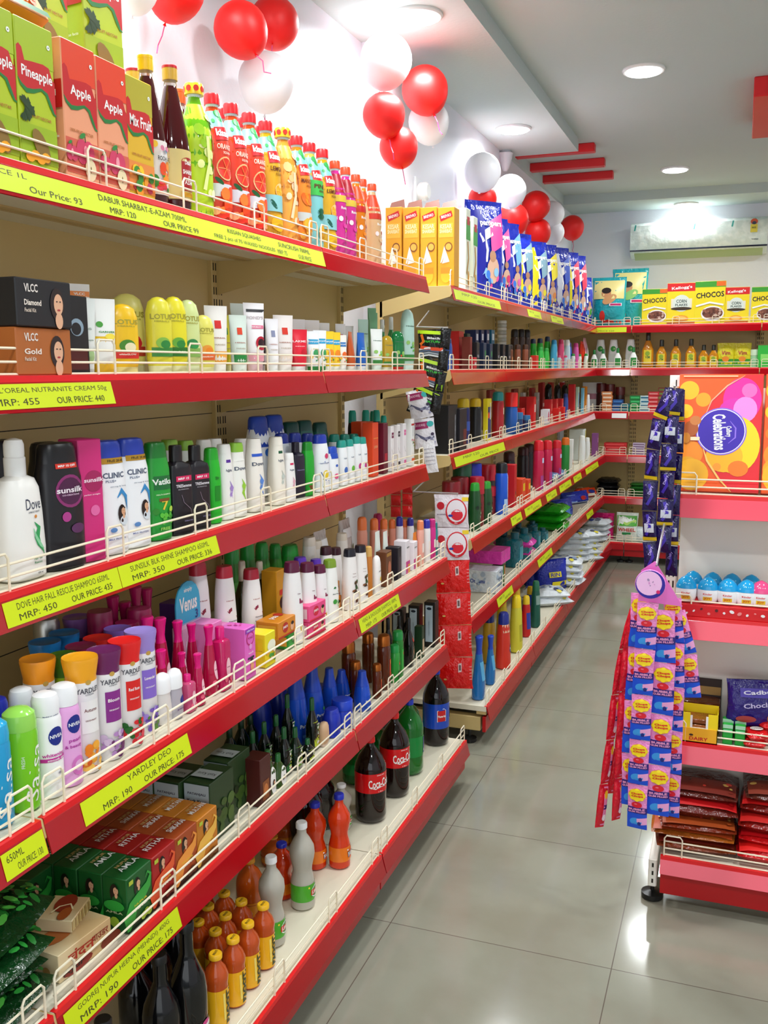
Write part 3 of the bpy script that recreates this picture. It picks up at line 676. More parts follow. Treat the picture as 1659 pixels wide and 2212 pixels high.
def sherbet(cap, band, kind):
    h, w = .30, .075; r = root('sherbet_bottle', h); q = MB()
    q.lathe([(.43*w, 0), (.49*w, .012), (.5*w, .03), (.5*w, .42*h), (.46*w, .50*h), (.30*w, .72*h), (.20*w, .84*h), (.17*w, .86*h)], mat('#4A0A10', 'liquid'), 22)
    q.build('body', r); secs = q.secs
    q = MB(); q.lathe([(.17*w, .855*h), (.185*w, .87*h), (.165*w, .90*h), (.185*w, .915*h)], mat('#D8D0C8', 'glass'), 18); q.build('neck', r)
    q = MB(); q.lathe([(.21*w, .90*h), (.215*w, .93*h), (.215*w, .978*h)], mat(cap, 'plastic'), 18); q.lathe([(.22*w, .978*h), (.22*w, .994*h), (.19*w, h)], mat(band or cap, 'plastic'), 18); q.build('cap', r)
    q = MB(); sf = q.surf('wrap', 0, secs)
    if kind == 'cream':
        q.quad(sf, -.75*w, .75*w, .08*h, .42*h, mat('#D8C07A', 'print'), 16, 2); q.quad(sf, -.27*w, .27*w, .14*h, .34*h, mat('#A8141C', 'print'), 6, 1); q.disc(sf, 0, .34*h, .27*w, .12*w, mat('#A8141C', 'print'), 16)
        q.text(sf, 'Dabur', 0, .335*h, .3*w, .03*h, m_wht); q.text(sf, 'SHARBAT', 0, .27*h, .46*w, .03*h, m_wht); q.text(sf, 'E', 0, .235*h, .05*w, .02*h, m_wht); q.text(sf, 'AZAM', 0, .20*h, .36*w, .03*h, m_wht); q.quad(sf, -.3*w, .3*w, .10*h, .13*h, mat('#E8A81C', 'print'), 6, 1)
    else:
        q.quad(sf, -.75*w, .75*w, .07*h, .43*h, mat('#E6E0DC', 'print'), 16, 2); scatter(q, sf, -.4*w, .4*w, .10*h, .28*h, ['#E8481C', '#F28A1C', '#3A8A2A', '#E83A4A'], 22, .009); scatter(q, sf, -.4*w, .4*w, .33*h, .42*h, ['#D87A9A', '#F2C83A', '#8AB0D0'], 12, .006)
        q.text(sf, 'ROOH AFZA', 0, .31*h, .6*w, .03*h, m_dark)
    q.build('label', r); return r
P(Proto(sherbet, '#F2C81C', None, 'pic'), 'n1', .05, [(313, 121)], 'dark sherbet bottle with a plain yellow cap', 'sherbet bottle')
P(Proto(sherbet, '#D8A83A', '#C81C2A', 'cream'), 'n1', .045, [(366, 143)], 'dark red sherbet bottle with a cream label', 'sherbet bottle')
P(Proto(sherbet, '#D8A83A', '#B81C2A', 'pic'), 'n1', .16, [(288, 150)], 'sherbet bottle with red and gold cap', 'sherbet bottle', row='back row')
P(Proto(sherbet, '#F05A1C', None, 'pic'), 'n1', .16, [(385, 195)], 'sherbet bottle with an orange cap', 'sherbet bottle', row='back row')
def syrup(c, band, cap='#E8481C', nk='#A8142A'):
    def f(q, sf, h, w, d):
        q.quad(sf, -.75*w, .75*w, .66*h, .86*h, mat(nk, 'print'), 14, 3); q.quad(sf, -.75*w, .75*w, .56*h, .63*h, mat(band, 'print'), 14, 2)
        q.text(sf, 'Roohani', 0, .50*h, .6*w, .03*h, m_wht); scatter(q, sf, -.35*w, .35*w, .15*h, .45*h, [c, '#F8E0E0', band], 12, .006)
    return Proto(squash, 'syrup_bottle', cap, c, f, .24, .058)
P(syrup('#E03AA0', '#D8B83A'), 'n1', .045, [(722, 348), (746, 362)], 'pink rose syrup bottle with orange cap', 'syrup bottle')
P(syrup('#F08A1C', '#C8201C', nk='#E8501C'), 'n1', .045, [(768, 378)], 'orange syrup bottle with orange cap', 'syrup bottle')
P(syrup('#E8C090', '#C8301C', nk='#E8401C'), 'n1', .045, [(803, 398)], 'cream syrup bottle with an orange cap', 'syrup bottle')
P(syrup('#F0A03A', '#C8201C', nk='#E8501C'), 'n1', .10, [(782, 388)], 'orange syrup bottle half hidden behind', 'syrup bottle')
P(pk_o, 'n1', .13, [(480, 236), (520, 256), (556, 275), (625, 305)], 'squash bottle', 'squash bottle', row='back row', rz=-12)
# ================================================================ NEAR RUN, SECOND SHELF
def kit(name, c, t, w=.108, h=.062, d=.07):
    return carton(name, w, h, d, c, art(('t', 'VLCC', -.24, .80, .24, .17, '#E8E0D8'), ('t', t, -.22, .50, .3, .12, '#F2E6DA'), ('t', 'Facial Kit', -.27, .34, .2, .08, '#D8C8B8'), ('d', .22, .5, .13, .2, '#2A1A18'), ('d', .24, .50, .085, .13, '#E4B08E'), ('d', .24, .15, .07, .1, '#E4B08E'), ('d', .24, .38, .03, .012, '#B03A3A'), ('d', .21, .56, .015, .008, '#2A1A18'), ('d', .27, .56, .015, .008, '#2A1A18')))
P(Proto(kit, 'facial_kit_box', '#B0622A', 'Gold'), 'n2', .045, [(50, 727)], 'gold facial kit box below the dark one', 'cosmetics box', sc=1.2)
P(Proto(kit, 'facial_kit_box', '#1A1A1E', 'Diamond'), 'n2', .045, [(50, 640)], 'black facial kit box on top of the gold one', 'cosmetics box', base=Z2+.0755, sc=1.2)
P(Proto(carton, 'cosmetics_box', .05, .125, .045, '#131316', art(('d', 0, .6, .28, .28, '#8AA0B0'), ('d', -.03, .58, .2, .2, '#131316'), ('q', -.4, .4, .06, .3, '#5A1A14'))), 'n2', .045, [(132, 640)], 'tall black cosmetics carton with silver ring', 'cosmetics box')
P(Proto(bottle, 'cream_jar', 'jar', .06, .08, .08, '#F2F2F4', '#E8E8EC'), 'n2', .2, [(35, 614)], 'white jar behind the facial kit boxes', 'jar', base=Z2+.07)
def tube(name, h, w, d, body, cap, art_=None, kind='plastic', ck='plastic'): return bottle(name, 'tubeup', h, w, d, body, cap, art_, kind, ck)
def dome(name, h, w, d, body, cap, art_=None, kind='plastic', ck='plastic'): return bottle(name, 'dome', h, w, d, body, cap, art_, kind, ck)
T = []
P(Proto(tube, 'cream_tube', .17, .062, .04, '#F4F2EE', '#F4F2EE', art(('q', -.48, .48, .86, .92, '#F08A3A'), ('t', 'VLCC', .2, .89, .3, .03, '#F8F8F8'))), 'n2', .15, [(152, 613)], 'white tube with orange stripe', 'cosmetics tube', rz=-30)
P(Proto(tube, 'cream_tube', .15, .045, .035, '#E6EAE6', '#F2F2F2', art(('t', 'FOGG', 0, .6, .5, .03, '#8A9A8A'), ('d', .1, .25, .2, .3, '#A8C88A'), ('t', 'himalaya', 0, .45, .6, .025, '#7A8A7A'))), 'n2', .045, [(176, 645)], 'pearly white tube with pale green print', 'cosmetics tube', rz=-30)
P(Proto(tube, 'face_wash_tube', .15, .05, .038, '#F6F6F2', '#F0B81C', art(('q', -.5, .5, .13, .50, '#F5C81C'), ('d', -.15, .66, .12, .12, '#4AA03A'), ('t', 'GARNIER', .1, .56, .6, .025, '#3A8A3A'), ('d', .2, .5, .2, .12, '#F8E04A'))), 'n2', .045, [(217, 646)], 'white face wash tube with yellow lower half', 'cosmetics tube', rz=-30)
lot = lambda c1, c2, fr: art(('t', 'LOTUS', 0, .74, .86, .07, '#A8A03A'), ('t', 'HERBALS', 0, .68, .6, .02, '#A8A03A'), ('q', -.42, .42, .22, .34, c2), ('d', 0, .40, .28, .24, fr), ('d', .1, .38, .2, .18, c1), ('t', 'whiteGLOW', 0, .28, .6, .025, '#F8F0E0'))
P(Proto(dome, 'face_wash_bottle', .14, .052, .032, '#F5C41A', '#EDD98A', lot('#F5E8C0', '#D8281C', '#4A8A2A')), 'n2', .04, [(263, 657)], 'golden yellow face wash bottle with melon', 'cosmetics bottle', rz=-30)
P(Proto(dome, 'face_wash_bottle', .165, .062, .034, '#E9E07A', '#EDE6B8', lot('#C8202A', '#B83A2A', '#D8303A')), 'n2', .085, [(287, 634)], 'wide pale yellow bottle with red berries', 'cosmetics bottle', rz=-30)
P(Proto(dome, 'face_wash_bottle', .15, .045, .03, '#E6DC3A', '#EDE8B0', lot('#2E8A3A', '#3A8A3A', '#8AC04A')), 'n2', .045, [(341, 642)], 'lemon yellow bottle with green label', 'cosmetics bottle', rz=-30)
P(Proto(dome, 'face_wash_bottle', .15, .042, .03, '#EDE02A', '#EDE8B0', lot('#2E8A3A', '#2E7A2A', '#6AB03A')), 'n2', .045, [(373, 641)], 'bright yellow bottle with leaf green label', 'cosmetics bottle', rz=-30)
P(Proto(dome, 'face_wash_bottle', .15, .040, .03, '#D8E49A', '#E6ECC0', lot('#2E9A4A', '#8AB85A', '#2E8A4A')), 'n2', .045, [(404, 648)], 'pale green gel bottle with aloe leaf', 'cosmetics bottle', rz=-30)
P(Proto(dome, 'face_wash_bottle', .12, .040, .03, '#E8E06A', '#EDE8B0', lot('#F08A1C', '#E86A2A', '#F0A03A')), 'n2', .045, [(437, 681)], 'small yellow bottle with orange fruit', 'cosmetics bottle', rz=-30)
sq = lambda c, c2='#F8F8F8': art(('q', -.14, .14, .66, .78, c), ('t', 'HERBAL', 0, .52, .6, .02, '#B0786A'), ('t', 'FAIRNESS', 0, .42, .5, .02, '#B0A08A'), ('q', -.4, .4, .16, .32, c2))
P(Proto(tube, 'cream_tube', .14, .046, .036, '#F2EEEA', '#F4F2EE', sq('#D8201C', '#F2A83A')), 'n2', .05, [(465, 661)], 'white tube with red square and orange base', 'cosmetics tube', rz=-30)
P(Proto(tube, 'cream_tube', .12, .034, .03, '#E8DC3A', '#E0D8A0', sq('#3A9A3A', '#D8C81C')), 'n2', .08, [(490, 681)], 'yellow tube between two white tubes', 'cosmetics tube', rz=-30)
P(Proto(tube, 'cream_tube', .12, .036, .03, '#DCEAE0', '#EAF2EA', sq('#E0401C', '#1F8A3A')), 'n2', .045, [(513, 681)], 'mint tube with dark green lower band', 'cosmetics tube', rz=-30)
P(Proto(tube, 'cream_tube', .15, .036, .03, '#DDE8E0', '#EEF2EE', sq('#20242A')), 'n2', .1, [(515, 656)], 'clear tube behind the mint tube', 'cosmetics tube', rz=-30)
P(Proto(tube, 'face_wash_tube', .155, .046, .034, '#F8F4F6', '#F0C8D0', art(('q', -.38, .5, .87, .91, '#2A2A2E'), ('t', "POND'S", 0, .79, .8, .045, '#C8BCC0'), ('q', -.2, .5, .63, .68, '#E87A9A'), ('t', 'WHITE BEAUTY', 0, .655, .5, .02, '#F8F8F8'), ('d', .2, .42, .28, .34, '#B81430'), ('d', .2, .42, .18, .22, '#2A0A14'), ('q', -.4, .5, .16, .28, '#F0A8B8'))), 'n2', .04, [(547, 655)], 'tall white face wash tube with pink blot', 'cosmetics tube', rz=-30)
P(Proto(tube, 'cream_tube', .12, .034, .03, '#26222E', '#D8C8D0', sq('#E87A9A', '#F2E0E8')), 'n2', .07, [(573, 690)], 'dark plum tube', 'cosmetics tube', rz=-30)
P(Proto(tube, 'cream_tube', .12, .030, .028, '#F2F0F4', '#F4F4F4', sq('#8A90B0')), 'n2', .045, [(586, 689)], 'slim white tube beside the tall pink one', 'cosmetics tube', rz=-30)
P(Proto(tube, 'cream_tube', .125, .046, .034, '#EEE6E2', '#F2ECE8', sq('#D8301C', '#E8D8C8')), 'n2', .045, [(608, 681)], 'beige white tube with small red square', 'cosmetics tube', rz=-30)
P(Proto(tube, 'cream_tube', .115, .044, .03, '#F6F0F0', '#F4F2F0', sq('#D8141C', '#F2E0E0')), 'n2', .11, [(640, 690), (672, 692)], 'white tube with red emblem', 'cosmetics tube', row='back row', rz=-30)
P(Proto(tube, 'face_wash_tube', .10, .045, .034, '#E01A34', '#F8F4F4', art(('t', 'LAKME', 0, .72, .7, .05, '#FAD8D8'), ('t', 'BLUSH & GLOW', 0, .6, .5, .02, '#FAD8D8'), ('d', .2, .45, .2, .2, '#C8102A'))), 'n2', .042, [(643, 712)], 'bright red face wash tube', 'cosmetics tube', rz=-30)
em = lambda bc, c: art(('q', -.5, .5, .68, .80, bc), ('t', 'Everyuth', 0, .74, .8, .05, '#F4F8FA'), ('d', .1, .45, .25, .3, c), ('s', -.3, .3, .2, .4, ['#3A9A4A', '#F0B83A', c], 6, .1))
P(Proto(tube, 'face_wash_tube', .10, .034, .03, '#F2F6F8', '#2A8A3A', em('#2FA0D0', '#3A9A5A')), 'n2', .042, [(675, 716), (690, 714)], 'white tube with blue band and green base', 'cosmetics tube', rz=-30)
P(Proto(tube, 'face_wash_tube', .10, .034, .03, '#F5D02A', '#F2F2E8', em('#2FA0D0', '#F08A1C')), 'n2', .042, [(708, 716), (721, 718)], 'yellow tube with blue band', 'cosmetics tube', rz=-30)
P(Proto(tube, 'face_wash_tube', .10, .03, .03, '#F4F0E8', '#F2F2F2', em('#2F7AC0', '#E86A2A')), 'n2', .042, [(737, 724)], 'small white tube with orange fruit print', 'cosmetics tube', rz=-30)
P(Proto(tube, 'cream_tube', .11, .036, .03, '#C8561C', '#E8E0D8'), 'n2', .042, [(756, 717)], 'burnt orange tube leaning over', 'cosmetics tube', rz=10)
P(Proto(tube, 'cream_tube', .11, .036, .03, '#1A62C0', '#E8ECF2', art(('t', 'Vaseline', 0, .6, .5, .03, '#8AC0F0'))), 'n2', .042, [(779, 719)], 'royal blue tube', 'cosmetics tube', rz=-6)
P(Proto(tube, 'cream_tube', .12, .03, .03, '#F4F2F0', '#F4F2F0', sq('#D8281C', '#C8D8C0')), 'n2', .12, [(735, 700), (760, 704), (700, 698)], 'white tube with small red mark', 'cosmetics tube', row='back row', rz=-30)
him = lambda c: art(('t', 'Himalaya', 0, .72, .7, .03, '#5A7A6A'), ('s', -.25, .25, .3, .5, ['#6AB84A', '#9AD06A', c], 8, .12), ('q', -.5, .5, .16, .26, '#3A8A3A'))
P(Proto(tube, 'face_wash_tube', .16, .034, .034, '#BFE0D0', '#DDEEE6', him('#2E8A3A')), 'n2', .07, [(796, 690)], 'tall mint tube behind the white herbal tube', 'cosmetics tube', rz=-30)
P(Proto(tube, 'face_wash_tube', .13, .04, .034, '#F4F8F4', '#E6F0E6', him('#B8D81C')), 'n2', .042, [(813, 711)], 'white herbal tube with lime print', 'cosmetics tube', rz=-30)
P(Proto(dome, 'face_wash_bottle', .11, .036, .03, '#D8B030', '#E8E0C8', him('#E0A81C'), 'liquid'), 'n2', .042, [(835, 725)], 'amber gel bottle with white collar', 'cosmetics bottle', rz=-30)
P(Proto(dome, 'face_wash_bottle', .11, .04, .03, '#1F8A4A', '#C82A1C', him('#E8401C'), 'liquid'), 'n2', .042, [(858, 715)], 'green gel bottle with a red mark', 'cosmetics bottle', rz=-30)
P(Proto(dome, 'face_wash_bottle', .17, .04, .03, '#BCE0D4', '#DCEEE8', him('#1F8A4A')), 'n2', .045, [(880, 668)], 'tall pale mint bottle with green leaf, last', 'cosmetics bottle', rz=-30)
P(Proto(bottle, 'face_wash_bottle', 'oil', .14, .034, .03, '#5AB06A', '#F2F4F2', None, 'liquid'), 'n2', .12, [(845, 690), (867, 688)], 'green bottle with white cap', 'cosmetics bottle', row='back row')
P(Proto(tube, 'face_wash_tube', .16, .03, .03, '#8AC89A', '#DDEEE6', him('#1F7A3A')), 'n2', .17, [(826, 667), (806, 676)], 'green translucent tube', 'cosmetics tube', row='back row', rz=-30)
# ================================================================ NEAR RUN, THIRD SHELF
def pump_bottle():
    h = .232; r = root('pump_bottle', h); q = MB()
    q.loft([(0, .022, .036, 2.8), (.004, .027, .042, 2.8), (.05, .028, .044, 2.8), (.11, .0275, .041, 2.7), (.15, .026, .037, 2.6), (.165, .022, .031, 2.4), (.172, .013, .016, 2)], mat('#F3F1EC', 'plastic'), 28)
    sf = q.surf('wrap', 0)
    q.text(sf, 'Dove', .006, .125, .034, .018, mat('#3A4458', 'print'), .0); q.text(sf, 'DAMAGE THERAPY', .006, .112, .026, .003, mat('#7A8088', 'print'))
    q.disc(sf, .008, .104, .003, .003, mat('#D88A3A', 'print'), 8); G = mat('#2FA05A', 'print')
    q.ribbon(sf, [(.004, .095), (.014, .085), (.008, .070), (.012, .058), (.022, .045), (.026, .036)], G, [.001, .008, .012, .009, .003, .0005]); q.ribbon(sf, [(.001, .085), (.006, .070), (.016, .055), (.024, .048)], mat('#8AD0A0', 'print'), [.001, .005, .006, .001])
    q.text(sf, 'Hair Fall', .008, .035, .020, .005, mat('#3A8A5A', 'print')); q.text(sf, 'Rescue', .008, .028, .018, .004, mat('#3A8A5A', 'print')); q.text(sf, '650 ml', .012, .010, .012, .003, m_dark)
    q.build('body', r); q = MB(); q.lathe([(.016, .17), (.0165, .172), (.0165, .200), (.014, .203)], mat('#F4F4F2'), 20); q.lathe([(.015, .202), (.0155, .205), (.0155, .222), (.013, .229), (.004, .232)], mat('#F8F8F6'), 20, keep=False); q.build('pump', r); return r
P(Proto(pump_bottle), 'n3', .055, [(28, 947)], 'large white shampoo pump bottle', 'shampoo bottle')
P(Proto(bottle, 'shampoo_bottle', 'flip', .215, .085, .05, '#17151A', '#131216', art(('f', lambda q, sf, h, w, d: (q.disc(sf, .08*w, .62*h, .33*w, .33*w, mat('#8A2A6A', 'print'), 20), q.disc(sf, .08*w, .62*h, .27*w, .27*w, mat('#4A1240', 'print'), 20))), ('t', 'sunsilk', .08, .63, .62, .045, '#F4E8F0'), ('t', 'CO-CREATIONS', .08, .59, .4, .012, '#E0C0D8'), ('q', -.2, .3, .80, .84, '#D8301C'), ('t', 'MRP 10 OFF', .05, .82, .4, .018, '#F8F8F8'), ('d', -.05, .42, .1, .1, '#B03A8A'), ('d', .2, .32, .16, .1, '#5A2A5A')), phi=0), 'n3', .05, [(128, 955)], 'black shampoo bottle with a magenta disc', 'shampoo bottle', rz=-14)
P(Proto(bottle, 'shampoo_bottle', 'flip', .22, .07, .045, '#16141A', '#121116'), 'n3', .13, [(95, 955), (-5, 950)], 'plain black shampoo bottle', 'shampoo bottle', row='back row', rz=-14)
P(Proto(carton, 'shampoo_box', .045, .205, .05, '#D42A7A', art(('d', .1, .66, .4, .4, '#A81A5A'), ('t', 'sunsilk', .1, .67, .85, .035, '#F8E0EC'), ('t', 'perfect straight', 0, .55, .7, .015, '#F8D0E0'), ('d', .1, .42, .2, .2, '#E86AA8'))), 'n3', .055, [(173, 948)], 'magenta shampoo bottle', 'shampoo bottle', rz=-14)
cl = art(('t', 'CLINIC', .0, .70, .62, .05, '#4A5670'), ('t', 'PLUS+', -.1, .65, .3, .022, '#6A7690'), ('q', -.3, .5, .80, .85, '#B88A1C'), ('t', 'FREE 20 ml', .1, .825, .5, .022, '#2A2214'), ('r', [(.05, .50), (.2, .56), (.36, .50), (.40, .38)], '#2F8AC8', [.02, .14, .12, .01]), ('f', lambda q, sf, h, w, d: woman(q, sf, .2*w, .36*h, .42*w, '#D8E0E8')), ('t', 'strong & long', .1, .60, .5, .014, '#7A8494'), ('t', 'MILK PROTEIN', 0, .14, .5, .016, '#5A6AA0'), ('d', -.1, .22, .1, .06, '#5A8AC8'))
P(Proto(bottle, 'shampoo_bottle', 'flip', .215, .075, .045, '#F4F5F8', '#2442B8', cl), 'n3', .05, [(222, 952), (272, 947)], 'white shampoo bottle with navy flip cap', 'shampoo bottle', rz=-14)
P(Proto(bottle, 'shampoo_bottle', 'flip', .21, .062, .045, '#1E9A32', '#147A28', art(('q', -.5, .5, .52, .66, '#0E6A30'), ('t', 'Vatika', 0, .60, .8, .06, '#F4F8F0'), ('t', 'HEALTH SHAMPOO', 0, .47, .6, .014, '#D8F0C8'), ('t', '7', .05, .36, .3, .1, '#E8C83A'), ('q', -.2, .25, .40, .43, '#7A4A1C'), ('s', -.35, .35, .16, .34, ['#5AC03A', '#2E8A2A', '#B8D84A'], 14, .1), ('t', 'FREE', 0, .12, .4, .03, '#A8E06A'))), 'n3', .05, [(333, 955)], 'green shampoo bottle with a 7 on its label', 'shampoo bottle', rz=-14)
tre = art(('q', -.32, .40, .60, .66, '#D8205A'), ('t', 'MRP 15', .02, .63, .5, .025, '#F8F8F8'), ('t', 'TRESemme', .02, .55, .72, .035, '#E8E4EA'), ('t', 'PROFESSIONAL', .0, .51, .5, .012, '#A8A4AA'), ('r', [(-.1, .45), (0, .36), (.3, .28), (.4, .18)], '#8A7A8A', .02), ('t', 'KERATIN', .2, .15, .4, .014, '#8A86B0'))
P(Proto(bottle, 'shampoo_bottle', 'square', .20, .062, .042, '#16121A', '#121014', tre), 'n3', .048, [(378, 962), (419, 962)], 'square black shampoo bottle with pink tag', 'shampoo bottle', rz=-14)
P(Proto(bottle, 'shampoo_bottle', 'flip', .195, .045, .04, '#22B828', '#1FA824', art(('t', 'clear', 0, .6, .2, .18, '#0E6A18', 1.57), ('q', -.2, .2, .3, .5, '#0E8A1C'))), 'n3', .05, [(455, 967)], 'vivid green shampoo bottle', 'shampoo bottle', rz=-14)
dv = lambda c, g: art(('q', -.35, .35, .76, .80, c), ('t', 'Dove', 0, .66, .75, .05, '#4A5468'), ('r', [(0, .52), (.2, .42), (.05, .33), (.25, .22)], g, [.01, .2, .18, .01]), ('d', .1, .42, .12, .14, g))
P(Proto(bottle, 'shampoo_bottle', 'slant', .20, .05, .04, '#F4F2EE', '#F4F2EE', dv('#5A2A9A', '#A88AD0')), 'n3', .05, [(483, 960)], 'ivory shampoo bottle with violet print', 'shampoo bottle', rz=-14)
P(Proto(bottle, 'shampoo_bottle', 'slant', .20, .055, .042, '#F4F3EC', '#8AC03A', dv('#F4F3EC', '#9AD03A')), 'n3', .045, [(508, 957)], 'ivory shampoo bottle with lime cap', 'shampoo bottle', rz=-14)
P(Proto(bottle, 'shampoo_bottle', 'slant', .205, .06, .044, '#F5EFE6', '#F5EFE6', dv('#2A5AC8', '#5A8AD8')), 'n3', .045, [(547, 948)], 'cream shampoo bottle with small blue tag', 'shampoo bottle', rz=-14)
P(Proto(bottle, 'shampoo_bottle', 'slant', .205, .055, .044, '#F5EFE2', '#F5EFE2', dv('#145A3A', '#C8D0C8')), 'n3', .045, [(595, 944)], 'cream shampoo bottle with small green tag', 'shampoo bottle', rz=-14)
P(Proto(bottle, 'shampoo_bottle', 'slant', .16, .045, .036, '#F6F4F2', '#F6F4F2', dv('#D8205A', '#E8B0C0')), 'n3', .042, [(622, 979)], 'short white shampoo bottle with red tag', 'shampoo bottle', rz=-14)
P(Proto(bottle, 'shampoo_bottle', 'square', .18, .05, .04, '#1A1428', '#1A1428', art(('t', 'TREsemme', 0, .5, .7, .02, '#8A86B0'))), 'n3', .06, [(640, 955)], 'dark violet shampoo bottle', 'shampoo bottle', rz=-14)
P(Proto(bottle, 'shampoo_bottle', 'flip', .185, .044, .036, '#1EA82C', '#188A24', art(('q', -.3, .3, .12, .2, '#7A4A1C'))), 'n3', .045, [(661, 955)], 'slim bright green shampoo bottle', 'shampoo bottle', rz=-14)
hs = art(('r', [(-.4, .5), (0, .52), (.4, .66)], '#2A5AC0', [.02, .05, .3]), ('d', .12, .62, .14, .14, '#D83A6A'), ('d', .05, .30, .22, .22, '#F2D01C'), ('r', [(-.3, .35), (0, .2), (.35, .18)], '#3A5AA8', .04), ('t', 'head & shoulders', 0, .5, .7, .02, '#2A4A8A'))
P(Proto(bottle, 'shampoo_bottle', 'flip', .20, .066, .044, '#F4F6FA', '#1C3AB0', hs), 'n3', .05, [(690, 938)], 'white bottle with blue cap and yellow spot', 'shampoo bottle', rz=-14)
P(Proto(bottle, 'shampoo_bottle', 'flip', .155, .05, .036, '#F4F6FA', '#1C48B8', art(('d', .1, .55, .14, .1, '#2A5AC0'), ('d', .05, .3, .24, .2, '#E8508A'), ('q', -.5, .5, .72, .84, '#1C48B8'))), 'n3', .042, [(716, 965)], 'small white bottle with blue cap', 'shampoo bottle', rz=-14)
pt = lambda g: art(('t', 'PANTENE', .1, .55, .12, .35, '#2A4A5A'), ('d', .1, .30, .2, .25, g))
P(Proto(bottle, 'shampoo_bottle', 'flip', .185, .045, .036, '#F4F6F8', '#1F9A8A', art(('t', 'CLEAR', .05, .6, .6, .03, '#3A5A7A'), ('d', .05, .34, .22, .3, '#3A6AC0'))), 'n3', .045, [(737, 951)], 'white bottle with teal cap and blue drop', 'shampoo bottle', rz=-14)
P(Proto(bottle, 'shampoo_bottle', 'flip', .185, .042, .036, '#F4F6F8', '#1F9A8A', art(('t', 'CLEAR', .05, .6, .6, .03, '#3A5A7A'), ('d', .05, .34, .22, .3, '#6AC03A'))), 'n3', .045, [(753, 949)], 'white bottle with teal cap and lime drop', 'shampoo bottle', rz=-14)
P(Proto(bottle, 'shampoo_bottle', 'flip', .185, .042, .036, '#F4F6F8', '#1F9A8A', art(('t', 'CLEAR', .05, .6, .6, .03, '#3A5A7A'), ('d', .05, .34, .22, .3, '#C83A8A'))), 'n3', .045, [(768, 943), (781, 944)], 'white bottle with teal cap and pink flower', 'shampoo bottle', rz=-14)
P(Proto(carton, 'shampoo_box', .055, .20, .04, '#E8481C', art(('q', -.4, .4, .70, .72, '#F28A3A'), ('t', 'LIVON', 0, .55, .6, .05, '#F8C08A'))), 'n3', .05, [(800, 913)], 'bright orange tall box', 'hair product box')
P(Proto(carton, 'shampoo_box', .055, .20, .04, '#C8400E', None), 'n3', .12, [(775, 911), (790, 911)], 'burnt orange tall box', 'hair product box', row='back row')
P(Proto(carton, 'shampoo_box', .045, .19, .04, '#6A0E28', art(('t', 'MRP', 0, .3, .5, .03, '#F0C0C0'), ('q', -.3, .3, .25, .4, '#B81430'))), 'n3', .05, [(822, 914)], 'dark crimson tall box', 'hair product box')
wb = lambda c: art(('q', -.35, .35, .74, .86, c), ('t', 'ALPS', 0, .8, .5, .03, '#F2E6EA'), ('r', [(-.3, .5), (0, .4), (.3, .36)], '#5A4A50', .03), ('q', -.4, .4, .08, .18, c))
P(Proto(carton, 'hair_product_box', .03, .18, .03, '#F3EEEE', wb('#7A1A4A')), 'n3', .045, [(840, 921)], 'white carton with plum block', 'hair product box')
P(Proto(carton, 'hair_product_box', .03, .18, .03, '#F3EEEE', wb('#2A1A2A')), 'n3', .045, [(854, 918)], 'white carton with black block', 'hair product box')
P(Proto(carton, 'hair_product_box', .03, .18, .03, '#F3EEF0', wb('#E86AA8')), 'n3', .045, [(867, 915)], 'white carton with pink flower block', 'hair product box')
P(Proto(carton, 'hair_product_box', .036, .195, .03, '#F5F5F2', art(('q', -.5, .5, .86, .90, '#C8201C'), ('s', -.3, .3, .4, .6, ['#6A9A3A', '#C83A5A', '#3A6A2A'], 9, .12), ('t', 'JOHNSON', .0, .7, .15, .3, '#5A5A6A'), ('q', -.5, .5, .1, .16, '#E85A1C'))), 'n3', .042, [(884, 905)], 'white carton with herbs and orange stripe', 'hair product box')
P(Proto(bottle, 'shampoo_bottle', 'flip', .215, .075, .045, '#F2F5FA', '#1C44B4', art(('q', -.5, .5, .62, .86, '#1C44B4'), ('r', [(-.4, .62), (0, .60), (.4, .78)], '#F4F6FA', .12), ('d', .15, .55, .14, .14, '#2A6AC8')), ), 'n3', .16, [(556, 899), (590, 896)], 'large blue and white shampoo bottle', 'shampoo bottle', row='back row', rz=-14)
P(Proto(bottle, 'shampoo_bottle', 'flip', .205, .075, .05, '#0E5A50', '#0A4A42'), 'n3', .16, [(627, 911), (656, 908), (690, 912)], 'dark teal shampoo bottle', 'shampoo bottle', row='back row', rz=-14)
P(Proto(bottle, 'shampoo_bottle', 'flip', .19, .055, .042, '#E8ECF4', '#16309A'), 'n3', .10, [(608, 936), (636, 935), (664, 936)], 'bottle with dark blue cap', 'shampoo bottle', row='middle row', rz=-14)
P(Proto(bottle, 'shampoo_bottle', 'flip', .19, .05, .04, '#EEF2F2', '#178A78'), 'n3', .10, [(722, 938), (744, 938), (764, 937)], 'bottle with teal cap', 'shampoo bottle', row='middle row', rz=-14)
P(Proto(bottle, 'hair_colour_bottle', 'cream', .20, .036, .036, '#17181C', '#1FA890'), 'n3', .15, [(764, 887), (790, 886), (813, 886), (841, 887), (864, 888), (886, 890)], 'black bottle with turquoise cap', 'hair product bottle', row='back row', rz=-14)
P(Proto(bottle, 'shampoo_bottle', 'slant', .20, .055, .042, '#F2F0EC', '#8AB83A'), 'n3', .13, [(365, 950), (400, 952)], 'white bottle with lime cap', 'shampoo bottle', row='back row', rz=-14)
P(Proto(bottle, 'shampoo_bottle', 'slant', .20, .055, .042, '#F2F0EC', '#F2F0EC'), 'n3', .13, [(440, 950), (462, 948), (520, 948)], 'plain white bottle', 'shampoo bottle', row='back row', rz=-14)
